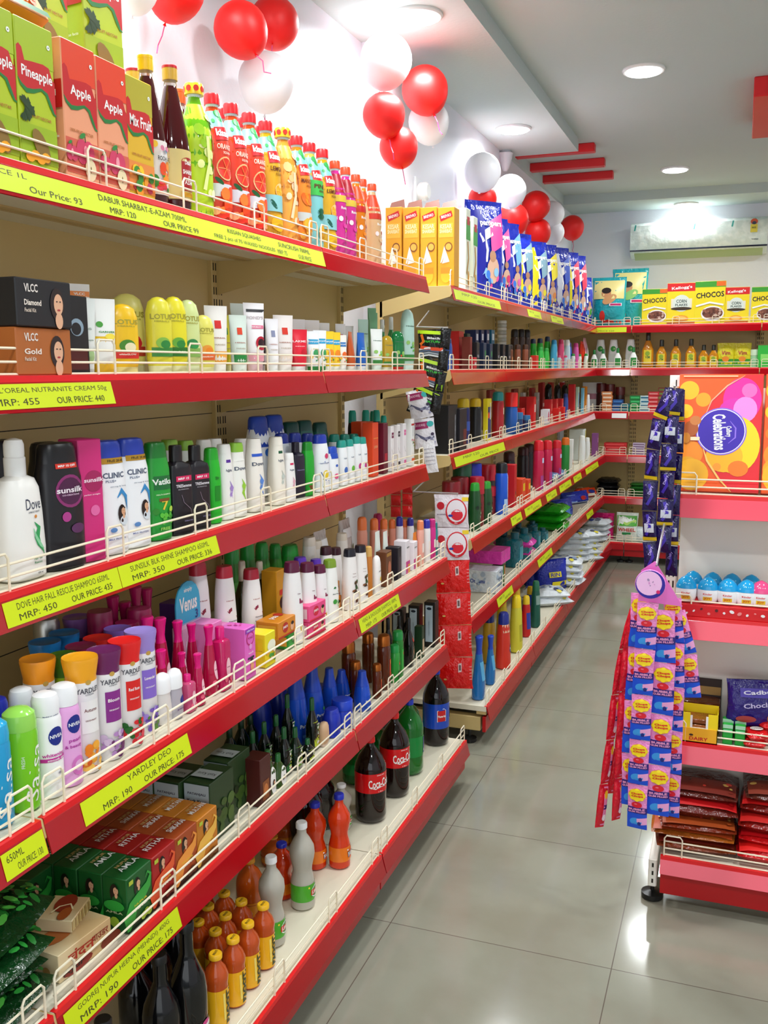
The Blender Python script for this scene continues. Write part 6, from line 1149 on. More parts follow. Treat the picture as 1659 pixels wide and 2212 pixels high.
P(C1('shaving_box', .05, .12, .04, '#C8141C', m_(('q', -.2, .2, .5, .8, '#E87A6A'))), 'f3', .07, [(1185, 863), (1197, 862), (1209, 861)], 'red carton in a row of three', 'shaving box')
P(C1('shaving_box', .05, .08, .04, '#E01C14'), 'f3', .04, [(1202, 882), (1213, 879)], 'small red carton in front', 'shaving box')
P(B1('talc_bottle', 'flip', .18, .06, .04, '#2A4AA0', '#16307A'), 'f3', .06, [(1222, 850)], 'blue bottle beside the small red cartons', 'talc bottle')
P(B1('roll_on_deodorant', 'rollon', .19, .05, .05, '#14161C', '#0E0E12', None, 'gloss', 'gloss'), 'f3', .18, [(1185, 829), (1205, 831), (1220, 831)], 'black glossy roll-on', 'roll-on deodorant', row='back row')
P(C1('toothpaste_box', .05, .2, .04, '#C8141C'), 'f3', .08, [(1236, 830)], 'tall red carton', 'toothpaste box')
P(C1('toothbrush_pack', .04, .2, .02, '#B8E0C8', m_(('q', -.3, .3, .1, .8, '#2A6AC0'))), 'f3', .05, [(1248, 836)], 'green and blue toothbrush pack', 'toothbrush pack')
P(C1('toothbrush_pack', .04, .19, .02, '#7AC0E0', m_(('q', -.2, .2, .1, .5, '#F4F4F4'))), 'f3', .05, [(1259, 838)], 'light blue toothbrush pack', 'toothbrush pack')
P(C1('toothpaste_box', .05, .19, .03, '#E08A1C'), 'f3', .06, [(1272, 834)], 'orange toothpaste carton', 'toothpaste box')
P(B1('mouthwash_bottle', 'cream', .12, .03, .03, '#E8ECF0', '#F4F4F4'), 'f3', .04, [(1284, 850)], 'slim white bottle at the corner', 'bottle')
for i, (u, v) in enumerate(((1060, 842), (1150, 838), (1112, 840))):
    o = C1('razor_pack', .12, .045, .02, ('#8A2A22', '#9A1418', '#7A1A16')[i], m_(('q', -.4, .4, .3, .7, '#C8A8A0'))).get(); q_ = onX(u, v, XF-.24); o.location = (q_.x, q_.y, Z3+.0005); del o['_h']; o.scale = (1, 1, (q_.z-Z3)/.045)
    tag(o, ('red-brown display card at the back, nearest', 'red display card at the back, farthest', 'dark red display card at the back, between two others')[i]+' on far third shelf', 'display card')
P(C1('toothpaste_box', .07, .19, .03, '#A8141C', m_(('q', -.3, .3, .3, .4, '#E8C8C0'))), 'f3', .24, [(1170, 826), (1190, 826), (1215, 826)], 'red toothpaste carton', 'toothpaste box', row='back row')
# fourth shelf
P(B1('cleaner_bottle', 'jar', .16, .07, .07, '#5A141C', '#8A1420'), 'f4', .12, [(975, 1040), (1000, 1030)], 'dark red jar in shadow', 'jar', row='back row')
P(B1('cleaner_bottle', 'jar', .20, .075, .075, '#0E1A3A', '#1C2EC0'), 'f4', .14, [(1021, 1001)], 'dark jar with bright blue lid', 'jar')
P(B1('cleaner_bottle', 'jar', .20, .075, .075, '#1A0E12', '#C8142A'), 'f4', .14, [(1052, 1003)], 'dark jar with bright red lid', 'jar')
P(B1('cleaner_bottle', 'jar', .20, .075, .075, '#0E2A22', '#145A3A'), 'f4', .14, [(997, 1000)], 'dark jar with green lid', 'jar')
P(B1('cleaner_bottle', 'jar', .16, .06, .06, '#7A1018', '#B8142A'), 'f4', .07, [(1030, 1030), (1072, 1051)], 'red jar in the front row', 'jar')
P(B1('shampoo_bottle', 'flip', .17, .065, .045, '#0E4A1E', '#2A9A2E', m_(('s', -.4, .4, .1, .6, ['#8AB88A', '#0A2A14', '#C8D8C8'], 10, .1))), 'f4', .05, [(1026, 1043), (1051, 1040)], 'dark green bottle with bright green shoulder', 'bottle')
P(B1('air_freshener', 'can', .25, .062, .062, '#1C5AD8', '#16161C', m_(('q', -.45, .45, .02, .3, '#A8C8F0'), ('t', 'ODONIL', .0, .55, .18, .5, '#E8F0F8'))), 'f4', .05, [(1084, 999)], 'tall blue spray can with black cap', 'air freshener')
P(C1('cleaner_box', .05, .22, .05, '#C81420', m_(('s', -.4, .4, .1, .4, ['#2A6A2A', '#E8C83A'], 6, .1))), 'f4', .06, [(1104, 1003)], 'tall red carton behind the blue spray', 'carton')
P(C1('soap_box', .07, .12, .05, '#E0441C', m_(('q', -.3, .3, .5, .8, '#F2C81C'))), 'f4', .05, [(1121, 1033), (1135, 1035)], 'orange carton with yellow square', 'carton')
P(Proto(lying, 'wipes_pack', .16, .2, .05, '#5A86B0', None, 'film', .004), 'f4', .12, [(1160, 1045), (1185, 1035), (1175, 1050)], 'pale blue wipes pack', 'wipes pack', sc=1)
P(B1('air_freshener', 'can', .21, .055, .055, '#C8184A', '#D81A2A', m_(('q', -.3, .4, .55, .65, '#C8D0F0'), ('q', -.45, .45, .02, .3, '#A83A8A'))), 'f4', .06, [(1164, 951), (1183, 951), (1203, 951)], 'crimson air freshener can', 'air freshener')
P(B1('air_freshener', 'can', .21, .05, .05, '#2A8A3A', '#E8701C'), 'f4', .06, [(1222, 945)], 'green can with orange top', 'air freshener')
P(C1('candle_box', .04, .2, .03, '#F0F0EC', m_(('s', -.3, .3, .1, .4, ['#C8402A', '#E8A01C'], 5, .2))), 'f4', .05, [(1233, 949)], 'slim white carton', 'carton')
P(C1('candle_box', .12, .22, .10, '#DDE6E4', m_(('q', .3, .5, .7, .95, '#D8D01C'))), 'f4', .14, [(1248, 927)], 'large pale carton with yellow corner', 'carton')
P(B1('cleaner_bottle', 'flip', .20, .06, .05, '#EEF2F0', '#F4F4F0'), 'f4', .06, [(1258, 941), (1269, 945)], 'white toilet cleaner bottle', 'cleaner bottle')
P(C1('incense_box', .07, .2, .05, '#8A4A8A', m_(('q', -.4, .4, .6, .8, '#C88AC0'))), 'f4', .06, [(1286, 936)], 'mauve carton at the end', 'carton')
P(B1('air_freshener', 'can', .21, .06, .06, '#1A141A', '#3A141A'), 'f4', .16, [(1130, 965), (1100, 975), (1145, 958)], 'dark can in the shadow', 'air freshener', row='back row')
# fifth shelf
def pack(c, c2, W, L, T, a=None):
    return Proto(lying, 'tissue_pack', W, L, T, c, a or (lambda q, sf, l, w, t: (q.disc(sf, 0, 0, w*.3, l*.2, mat(c2, 'print'), 14), q.quad(sf, -w*.4, w*.4, -l*.42, -l*.3, mat(c2, 'print'), 4, 1))))
def lay(proto, u, v, sh, dep, n, look, cat, rz=0, sc=1, base=None):
    q_ = onX(u, v, SHELVES[sh][1]-dep); z = (base or SHELVES[sh][0])+.0005
    for i in range(n):
        o = proto.get(); o.location = (q_.x+random.uniform(-.01, .01), q_.y+random.uniform(-.01, .01), z); o.rotation_euler = (0, 0, math.radians(rz+random.uniform(-7, 7))); o.scale = (sc,)*3; z += o['_h']*sc*.82
        _reg.setdefault((look, cat, SHELVES[sh][2], None, 'S'), []).append((z, o))
def napkin():
    def f(q, sf, h, w, d): scatter(q, sf, -.4*w, .4*w, .2*h, .9*h, ['#3A5A8A', '#A8C0D8', '#5A7AA0'], 20, .008); q.text(sf, 'soft', -.2*w, .3*h, .3*w, .1*h, mat('#2A4A9A', 'print'))
    return carton('napkin_pack', .13, .10, .17, '#DDE6EE', f, side=art(('t', 'Origami', 0, .5, .4, .25, '#2A4AA0'), ('s', -.4, .4, .1, .9, ['#A8BCD0', '#C8D8E8'], 14, .06)), kind='film')
P(Proto(napkin), 'f5', .09, [(1040, 1222)], 'white napkin pack with blue print', 'napkin pack', sc=1.0)
lay(Proto(carton, 'napkin_pack', .15, .06, .18, '#E83AB0', None, None, None, 'film'), 1055, 1270, 'f5', .10, 1, 'hot pink tissue pack on the white pack', 'tissue pack', 0, 1, Z5+.105)
lay(Proto(lying, 'tissue_pack', .16, .22, .06, '#D83AA8', None, 'film', .004), 1112, 1230, 'f5', .12, 2, 'magenta tissue pack', 'tissue pack')
P(C1('soap_box', .06, .10, .06, '#1F6A2A', m_(('q', .25, .5, 0, 1, '#D8701C'))), 'f5', .045, [(1075, 1222)], 'dark green carton with orange edge', 'carton')
P(Proto(bottle, 'handwash_refill', 'square', .15, .09, .07, '#126A78', '#0E5A68', art(('q', -.4, .4, .2, .6, '#3AA0B0')), 'film', 'plastic', 14, 0, True), 'f5', .07, [(1112, 1150), (1132, 1140), (1155, 1138), (1172, 1140)], 'teal refill pack', 'refill pack')
P(Proto(bottle, 'handwash_refill', 'square', .15, .09, .07, '#0E4A5A', '#0E4A5A', None, 'film', 'plastic', 14, 0, True), 'f5', .17, [(1088, 1145), (1120, 1130), (1150, 1125)], 'dark teal refill pack', 'refill pack', row='back row')
lay(Proto(lying, 'sanitary_pack', .26, .26, .06, '#1F9A1C', lambda q, sf, l, w, t: scatter(q, sf, -w*.4, w*.4, -l*.4, l*.4, ['#5AD03A', '#0E5A14', '#8AE05A'], 14, .02), 'film', .006), 1180, 1165, 'f5', .13, 3, 'green glossy sanitary pack', 'sanitary pack')
P(Proto(pouch, 'detergent_bag', .34, .24, .14, '#1A3AC0', art(('q', -.4, -.1, .2, .8, '#8AB0F0'), ('d', .15, .5, .12, .12, '#C8201C'), ('q', -.3, .4, .1, .2, '#C8D8F8')), .005), 'f5', .12, [(1240, 1062)], 'big blue detergent bag', 'detergent bag', rz=-30)
P(Proto(pouch, 'detergent_bag', .24, .20, .12, '#1634A8', art(('q', -.3, .3, .2, .5, '#5A8AE0')), .005), 'f5', .12, [(1212, 1078)], 'smaller blue detergent bag', 'detergent bag', rz=-30)
P(Proto(pouch, 'detergent_bag', .20, .22, .12, '#E8481C', art(('q', -.3, .3, .2, .5, '#F4E8D8'), ('d', 0, .7, .2, .2, '#2A3A9A')), .005), 'f5', .11, [(1274, 1052), (1288, 1058)], 'orange detergent bag', 'detergent bag', rz=-30)
# bottom shelf
P(Proto(bottle, 'spray_bottle', 'bell', .24, .07, .05, '#1C7AC8', '#1C44B8', art(('q', -.3, .3, .3, .6, '#5AB0E0')), 'liquid', 'plastic', 14, 0, True), 'f6', .06, [(1035, 1374), (1060, 1373)], 'translucent blue cleaner bottle', 'cleaner bottle')
P(B1('cleaner_bottle', 'cream', .26, .085, .07, '#C8A02A', '#1A2A7A', None, 'plastic'), 'f6', .14, [(1057, 1321)], 'amber cleaner bottle with navy cap', 'cleaner bottle')
P(B1('cleaner_bottle', 'cream', .26, .085, .07, '#D8301C', '#1A2A8A', m_(('q', -.5, .5, .66, .8, '#E8C8A8'), ('d', .15, .35, .24, .24, '#2A4AB0'), ('t', 'harpic', .15, .36, .4, .06, '#F4F4F4'))), 'f6', .06, [(1088, 1323)], 'red floor cleaner bottle with navy cap', 'cleaner bottle')
P(B1('cleaner_bottle', 'cream', .30, .09, .07, '#E0C81C', '#F2D01C', m_(('q', -.3, .3, .2, .5, '#C8A81C'))), 'f6', .15, [(1085, 1288)], 'yellow cleaner bottle with yellow cap', 'cleaner bottle', row='back row')
P(B1('cleaner_bottle', 'cream', .30, .09, .07, '#D8D03A', '#F5D81C', m_(('q', -.3, .3, .2, .5, '#B8B02A'))), 'f6', .06, [(1116, 1287)], 'yellow cleaner bottle with yellow cap', 'cleaner bottle', row='front row')
P(B1('cleaner_bottle', 'cream', .25, .07, .06, '#C81C1C', '#F0C81C', m_(('q', -.5, .5, .2, .6, '#2A3AA8'))), 'f6', .07, [(1137, 1287)], 'red and blue toilet cleaner bottle', 'cleaner bottle')
P(B1('cleaner_bottle', 'cream', .27, .07, .06, '#1C3AB0', '#F0C01C', m_(('q', -.3, .3, .3, .5, '#C81C2A'))), 'f6', .10, [(1146, 1267), (1122, 1268)], 'blue toilet cleaner bottle with yellow cap', 'cleaner bottle')
P(B1('cleaner_bottle', 'cream', .28, .07, .06, '#145A4A', '#1A6A4A', m_(('q', -.5, .5, .5, .7, '#8AA8A0'))), 'f6', .06, [(1158, 1255)], 'dark green cleaner bottle', 'cleaner bottle')
det = art(('q', -.2, .2, .45, .62, '#E8D81C'), ('q', -.1, .4, .15, .3, '#E8D81C'), ('t', 'RIN', 0, .53, .3, .12, '#1C2AA0'))
P(Proto(pouch, 'detergent_bag', .26, .24, .13, '#1028A8', det, .006), 'f6', .10, [(1190, 1208)], 'large blue washing powder bag with yellow block', 'detergent bag', rz=-45)
P(Proto(pouch, 'detergent_bag', .24, .23, .13, '#1230B8', det, .006), 'f6', .07, [(1222, 1208)], 'second large blue washing powder bag', 'detergent bag', rz=-45)
P(Proto(pouch, 'detergent_bag', .22, .2, .12, '#10289A', None, .006), 'f6', .22, [(1165, 1215), (1195, 1200)], 'dark blue washing powder bag', 'detergent bag', row='back row')
wp = Proto(lying, 'washing_powder_packet', .20, .26, .05, '#DDE4EA', lambda q, sf, l, w, t: (scatter(q, sf, -w*.4, w*.4, -l*.4, l*.4, ['#1A2A6A', '#2A4AA8', '#E8D83A', '#8AA0C0'], 16, .02)), 'film', .008)
lay(wp, 1180, 1310, 'f6', .10, 2, 'white packet at the shelf edge near the blue bags', 'washing powder packet', 30)
for i, (u, v, n, dp) in enumerate(((1215, 1260, 4, .10), (1230, 1235, 5, .18), (1255, 1215, 5, .11), (1275, 1195, 5, .20), (1290, 1185, 4, .11))):
    lay(wp, u, v, 'f6', dp, n, ('white and navy packet in the nearest pile', 'white and navy packet in the second pile', 'white and navy packet in the third pile', 'white and navy packet in the fourth pile', 'white and navy packet in the last pile')[i], 'washing powder packet', 20*i)
# ================================================================ THE BACK RUN
def PB(proto, sh, dep, pts, look, cat, **k): return P(proto, sh, dep, pts, look, cat, **k)
def teal(top, W, H):
    def f(q, sf, h, w, d):
        q.quad(sf, -.42*w, .45*w, .55*h, .93*h, mat('#E8D88A', 'print'), 6, 4); q.disc(sf, -.05*w, .66*h, .14*w, .13*w, mat('#C88A5A', 'print'), 14); q.disc(sf, -.05*w, .72*h, .14*w, .09*w, m_hair, 12); q.disc(sf, .05*w, .54*h, .22*w, .12*w, mat(top, 'print'), 14, rot=.5)
        q.quad(sf, .05*w, .4*w, .40*h, .46*h, mat('#F4F0F4', 'print'), 2, 1); q.quad(sf, .08*w, .38*w, .41*h, .45*h, mat('#C8286A', 'print'), 2, 1); q.disc(sf, -.15*w, .2*h, .08*w, .16*w, mat('#D8281C', 'print'), 12); q.ribbon(sf, [(-.4*w, .06*h), (0, .1*h), (.4*w, .06*h)], mat('#C8201C', 'print'), .05*h)
    return Proto(pouch, 'diaper_pack', W, H, .16, '#1FA0A8', f, .003)
PB(teal('#C8905A', .24, .34), 'b1', .10, [(1318, 600)], 'large teal diaper pack in the corner, in front', 'diaper pack')
PB(teal('#8AC06A', .26, .42), 'b1', .20, [(1362, 580)], 'taller teal diaper pack with a child in green', 'diaper pack')
cf = art(('q', -.5, .5, .80, .995, '#D81C1C'), ('t', "Kellogg's", .0, .88, .7, .09, '#F8F4F0', .08), ('q', -.36, .36, .40, .62, '#E8E0C8'), ('d', 0, .51, .3, .3, '#DCE4D8'), ('t', 'CORN', 0, .56, .36, .08, '#22423A'), ('t', 'FLAKES', 0, .47, .42, .06, '#22423A'), ('d', 0, .38, .36, .06, '#3A2A14'), ('d', 0, .14, .26, .12, '#E89A2A'), ('d', 0, .15, .18, .07, '#F2C060'), ('q', -.48, .48, .0, .05, '#C8501C'))
cc = art(('q', -.5, .5, .86, .995, '#3A9A2A'), ('q', .2, .5, .88, .99, '#E86A1C'), ('t', 'CHOCOS', 0, .68, .92, .13, '#1C1426', .06), ('d', .1, .24, .38, .26, '#F2F0F0'), ('d', .1, .25, .34, .20, '#7A4430'), ('s', -.2, .4, .18, .34, ['#5A2E20', '#9A6048', '#C8A898'], 22, .05), ('r', [(-.45, .42), (0, .5), (.45, .44)], '#F4F4F4', .06))
pcf = Proto(carton, 'cereal_box', .205, .30, .06, '#F2D81C', cf); pcc = Proto(carton, 'cereal_box', .20, .29, .06, '#F0DA1C', cc)
PB(pcf, 'b1', .05, [(1474, 612), (1592, 621)], 'red-topped corn flakes box', 'cereal box', rz=2)
PB(pcc, 'b1', .05, [(1416, 625), (1536, 608), (1653, 620)], 'yellow chocolate cereal box with green top', 'cereal box', rz=-2)
hw = lambda h: Proto(bottle, 'handwash_bottle', 'slant', h, .085 if h > .2 else .06, .05, '#F2F4F2', '#F2F4F2', art(('d', .0, .68, .26, .28, '#2F9A3A'), ('q', -.3, .3, .2, .5, '#E8F0E8'), ('d', .1, .68, .1, .1, '#8AD06A')), 'plastic', 'plastic', 16, 0, True)
PB(hw(.24), 'b2', .14, [(1298, 734), (1326, 734), (1363, 733)], 'white antiseptic bottle with green disc', 'handwash bottle', row='back row')
PB(Proto(bottle, 'handwash_bottle', 'oil', .16, .06, .045, '#EEF2EE', '#1F7A3A', art(('q', -.3, .4, .1, .5, '#2A8A3A')), 'plastic', 'plastic', 16, 0, True), 'b2', .05, [(1284, 756), (1303, 754), (1335, 752), (1369, 750)], 'small white bottle with green cap', 'handwash bottle', row='front row')
am = lambda h, w: Proto(bottle, 'cleaner_bottle', 'oil', h, w, .05, '#D88A14', '#2A2A1C', art(('q', -.32, .32, .12, .5, '#E0C82A'), ('d', 0, .4, .2, .2, '#8AA82A'), ('t', 'VIM', 0, .3, .4, .08, '#2A6A2A')), 'liquid', 'plastic', 16, 0, True)
PB(am(.26, .085), 'b2', .06, [(1401, 717)], 'tallest amber dishwash bottle', 'dishwash bottle')
PB(am(.21, .08), 'b2', .06, [(1430, 734), (1461, 733), (1494, 732)], 'amber dishwash bottle with dark cap', 'dishwash bottle')
PB(am(.17, .075), 'b2', .06, [(1521, 745), (1544, 745)], 'short amber dishwash bottle', 'dishwash bottle')
PB(Proto(pouch, 'dishwash_pouch', .13, .19, .05, '#D8CC1C', art(('q', -.45, .45, .05, .35, '#3A9A2A'), ('t', 'Vim', 0, .6, .5, .16, '#A81C1C'), ('d', 0, .35, .2, .16, '#E88A1C')), .002), 'b2', .07, [(1569, 741), (1605, 741)], 'yellow and green dishwash pouch', 'dishwash pouch')
PB(Proto(bottle, 'cleaner_bottle', 'jar', .15, .07, .05, '#9AC89A', '#C8E0C0', None, 'plastic', 'plastic', 14, 0, True), 'b2', .07, [(1631, 755)], 'pale green container between pouch and green box', 'container')
PB(C1('soap_box', .12, .19, .05, '#2AB83A', m_(('q', -.3, .3, .3, .6, '#8AE06A'))), 'b2', .06, [(1654, 746)], 'bright green box at the right edge', 'carton')
def pileB(proto, sh, u, v, n, th, look, cat, dep=.06, rz=0, sc=1):
    q_ = onY(u, v, SHELVES[sh][1]+dep); z = SHELVES[sh][0]+.0005
    for i in range(n):
        o = proto.get(); o.location = (q_.x+random.uniform(-.003, .003), q_.y, z); o.rotation_euler = (0, 0, -math.pi/2+math.radians(rz+random.uniform(-3, 3))); z += th*sc+.0006; o.scale = (sc,)*3
        _reg.setdefault((look, cat, SHELVES[sh][2], None, 'S'), []).append((z, o))
bar = lambda c, c2: C1('soap_box', .08, .03, .05, c, m_(('q', -.4, .4, .3, .7, c2)))
pileB(bar('#D8844A', '#F4E0C8'), 'b3', 1311, 890, 5, .03, 'orange soap bar box', 'soap box')
pileB(bar('#1C4A8A', '#3A7AC0'), 'b3', 1334, 890, 3, .03, 'blue soap bar box', 'soap box')
pileB(bar('#145A6A', '#1F8A8A'), 'b3', 1350, 890, 2, .03, 'teal soap bar box', 'soap box')
pileB(bar('#12803A', '#3AC06A'), 'b3', 1371, 890, 4, .03, 'green soap bar box', 'soap box')
pileB(bar('#C8E0E0', '#1F6A8A'), 'b3', 1393, 890, 4, .03, 'white and blue soap bar box', 'soap box')
pileB(bar('#C8202A', '#E88A8A'), 'b3', 1411, 890, 5, .03, 'red soap bar box', 'soap box')
pileB(bar('#8A3A2A', '#6A8A3A'), 'b3', 1432, 890, 6, .03, 'brown and green soap bar box', 'soap box')
PB(Proto(bottle, 'jar', 'jar', .17, .07, .06, '#3A1210', '#5A1414', None, 'plastic', 'plastic', 14, 0, True), 'b3', .16, [(1303, 828), (1318, 830), (1340, 836)], 'dark maroon jar', 'jar', row='back row')
PB(C1('soap_box', .14, .16, .02, '#F0F0F2', m_(('q', -.4, .4, .4, .6, '#C88AA0'))), 'b3', .2, [(1280, 826)], 'white price card standing by the corner', 'sign card')
pileB(C1('soap_tray', .17, .022, .12, '#C81820', m_(('q', -.4, .4, .3, .7, '#E84A4A'))), 'b4', 1330, 970, 4, .022, 'red soap tray', 'soap tray')
pileB(C1('soap_box', .09, .018, .06, '#C8B8D0', m_(('q', -.45, .45, .3, .6, '#5A2A5A'))), 'b4', 1380, 975, 5, .018, 'striped mauve soap box', 'soap box')
blk = Proto(lying, 'garbage_bag_roll', .18, .2, .05, '#121214', None, 'film', .006)
pileB(blk, 'b5', 1315, 1055, 3, .04, 'black garbage bag pack', 'garbage bag pack', .12)
pileB(Proto(lying, 'scrub_pad_pack', .12, .16, .03, '#2A6A2A', lambda q, sf, l, w, t: [q.quad(sf, -w*.4, w*.4, l*k, l*(k+.08), mat('#C8D8A8', 'print'), 3, 1) for k in (-.3, -.05, .2)], 'film', .003), 'b5', 1378, 1060, 4, .025, 'green striped scrub pad pack', 'scrub pad pack', .1)
PB(Proto(pouch, 'diaper_pack', .22, .22, .16, '#E0207A', art(('d', -.2, .65, .06, .06, '#2A2A4A'), ('d', .15, .62, .06, .06, '#2A2A4A'), ('q', -.3, .4, .12, .3, '#8A5AC8')), .003), 'b6', .10, [(1298, 1108)], 'hot pink sanitary pad pack', 'sanitary pack')
PB(Proto(pouch, 'noodle_bag', .17, .23, .10, '#E8EEE4', art(('q', -.45, .45, .55, .9, '#4AAA2A'), ('r', [(-.4, .7), (0, .62), (.4, .74)], '#B8E06A', .12), ('t', 'WHEEL', 0, .42, .8, .12, '#C8281C'), ('q', -.2, .2, .25, .33, '#2A8A4A')), .003), 'b6', .08, [(1356, 1107)], 'white and green washing powder bag', 'washing powder bag')
PB(Proto(pouch, 'noodle_bag', .14, .14, .10, '#D8E4E4', None, .004), 'b6', .08, [(1392, 1138)], 'crumpled white bag beside the green bag', 'bag')
PB(C1('soap_box', .06, .08, .05, '#D8B81C'), 'b6', .03, [(1283, 1160)], 'small yellow carton at the inner corner', 'carton')
# ================================================================ THE END DISPLAY
def gift_box(look, xc):
    W, H, D = .218, .325, .032; q = MB(); q.box(-D/2, D/2, -W/2, W/2, 0, H, mat('#E8481C', 'paper'), .001); sf = q.surf('front', D/2); p = lambda c: mat(c, 'print')
    q.quad(sf, -W*.495, W*.495, .001, H*.998, p('#EE5A14'))
    for a, b, r, c in ((-.38, .86, .12, '#F2B81C'), (-.2, .78, .09, '#F0A01C'), (-.42, .68, .09, '#F2C01C'), (-.33, .32, .16, '#F08A1C'), (-.38, .2, .14, '#E8A01C'), (-.3, .06, .2, '#F2B01C'), (-.40, .50, .08, '#F07A1C')):
        rr = W*r; aa = max(-W*.495+rr, a*W); q.disc(sf, aa, max(b*H, rr+.002), rr, rr, p(c), 24)
    R = p('#DE1E2A'); M = p('#E8209A')
    q.e += .00012; pts = [(.495, .995), (.30, .995), (.10, .90), (-.08, .78), (-.18, .62), (-.20, .45), (-.12, .28), (.02, .12), (.18, .001), (.495, .001)]
    q.add([sf(a*W, b*H, q.e) for a, b in pts], [tuple(range(len(pts)))], R)
    q.disc(sf, .26*W, .78*H, .225*W, .28*W, M, 28); q.disc(sf, .18*W, .66*H, .2*W, .2*W, p('#D82AA8'), 20); q.disc(sf, .30*W, .70*H, .14*W, .16*W, p('#E88AD8'), 20); q.disc(sf, .34*W, .86*H, .09*W, .09*W, p('#F06AB8'), 16)
    q.disc(sf, .20*W, .40*H, .29*W, .36*W, p('#F5D01C'), 30); q.disc(sf, .08*W, .30*H, .22*W, .2*W, p('#F5B41C'), 20); q.disc(sf, .25*W, .2*H, .12*W, .1*W, p('#F07A1C'), 16); q.disc(sf, .0, .21*H, .05*W, .05*W, p('#F59A2A'), 12)
    q.ribbon(sf, [(.28*W, .985*H), (.08*W, .9*H), (-.1*W, .77*H), (-.19*W, .6*H)], p('#F8A88A'), [.001, .004, .003, .001]); q.ribbon(sf, [(-.19*W, .4*H), (-.12*W, .26*H), (.03*W, .11*H), (.18*W, .004*H)], p('#F8C86A'), [.001, .005, .005, .002])
    q.disc(sf, .03*W, .51*H, .30*W, .30*W, p('#8A6ADC'), 36); q.disc(sf, .03*W, .51*H, .285*W, .285*W, p('#F2E8F8'), 36); q.disc(sf, .03*W, .51*H, .275*W, .275*W, p('#3A1CA8'), 36)
    q.text(sf, 'Celebrations', .015*W, .505*H, .45*W*1.0, .034, m_wht, .03, -1.48); q.text(sf, 'Cadbury', .115*W, .51*H, .030*H*3, .018, m_wht, .02, -1.48)
    q.ribbon(sf, [(.13*W, .60*H), (.2*W, .54*H), (.2*W, .46*H), (.12*W, .41*H)], p('#8A6ADC'), [.001, .004, .004, .001])
    q.disc(sf, -.33*W, .53*H, .09*W, .10*W, p('#A8521C'), 14); q.disc(sf, -.28*W, .60*H, .07*W, .06*W, p('#C8783A'), 12); q.quad(sf, -.33*W, -.22*W, .43*H, .46*H, p('#F2D8B0')); q.disc(sf, -.38*W, .45*H, .05*W, .07*W, p('#C87A1C'), 10)
    q.quad(sf, -W*.45, W*.2, H*.975, H*.985, p('#F2C8A0'))
    o = q.build('gift_box'); o.location = (xc, 2.727, 1.1795); o.rotation_euler = (0, 0, -math.pi/2); o.rotation_euler = Matrix.Rotation(0, 4, 'Z').to_euler()
    o.rotation_euler = (Matrix.Rotation(-math.pi/2, 4, 'Z') @ Matrix.Rotation(math.radians(-13), 4, 'Y')).to_euler()
    tag(o, look, 'gift box', 'orange gift cartons on the display top shelf'); return o
gift_box('orange and pink chocolate gift carton with purple disc, whole in view', -.052)
gift_box('second orange gift carton, cut off by the right edge of the photo', .172)
def egg(c, c2):
    r = root('candy_egg', .085); q = MB()
    q.loft([(0, .014, .018, 2.2), (.004, .020, .026, 2.2), (.02, .023, .031, 2.2), (.040, .023, .031, 2.2), (.046, .0225, .0295, 2.2)], mat('#F4F6F8', 'gloss'), 22); sf = q.surf('wrap', 0)
    q.quad(sf, -.013, .013, .012, .024, mat('#F0C81C', 'print'), 6, 1); q.text(sf, 'JOY', 0, .018, .02, .009, mat('#D8401C', 'print'), .03); q.text(sf, 'Kinder', 0, .033, .026, .006, mat('#D8281C', 'print')); q.build('wrapper', r)
    q = MB(); q.loft([(.046, .023, .0305, 2.2), (.056, .022, .029, 2.1), (.068, .018, .024, 2), (.078, .011, .015, 2), (.083, .005, .006, 2), (.085, .001, .001, 2)], mat(c, 'gloss'), 22); q.ribbon(q.surf('wrap', 0), [(-.02, .055), (-.005, .066), (.012, .064)], mat(c2, 'print'), .003); q.build('shell_top', r); return r
pe, pe2 = Proto(egg, '#1FA0DC', '#8AD0F0'), Proto(egg, '#E8508A', '#F8A8C0')
def tray(look, xc, y, W):
    q = MB(); q.box(-.034, .034, -W/2, W/2, 0, .034, mat('#D8141C', 'paper'), .001); sf = q.surf('front', .034)
    R = random.Random(4)
    for k in range(int(W/.02)): q.disc(sf, -W/2+.012+k*.0198, R.uniform(.008, .024), R.uniform(.003, .007), R.uniform(.002, .005), mat(R.choice(['#F4F0F0', '#5A0E14', '#F08A8A']), 'print'), 8, rot=R.uniform(0, 3))
    o = q.build('candy_tray'); o.location = (xc, y, .8355); o.rotation_euler = (0, 0, -math.pi/2); tag(o, look, 'candy tray', 'red candy trays under the candy eggs')
tray('red candy tray along the front of the display second shelf', .02, 2.727, .33); tray('red candy tray behind the front candy tray', .02, 2.798, .33)
for i, (u, y, pp) in enumerate(((1483, 2.727, pe), (1530, 2.727, pe), (1573, 2.727, pe), (1614, 2.727, pe), (1645, 2.727, pe2), (1497, 2.798, pe), (1539, 2.798, pe), (1581, 2.798, pe), (1623, 2.798, pe))):
    q_ = onY(u, 1260, y); o = pp.get(); o.location = (q_.x, y, .870); o.rotation_euler = (0, 0, -math.pi/2); o.scale = (1, .92, .86)
    _reg.setdefault(('blue-topped candy egg' if pp is pe else 'pink-topped candy egg', 'candy egg', 'display second shelf', None if pp is pe2 else ('front row' if y < 2.75 else 'back row'), 'B'), []).append((q_.x, o))
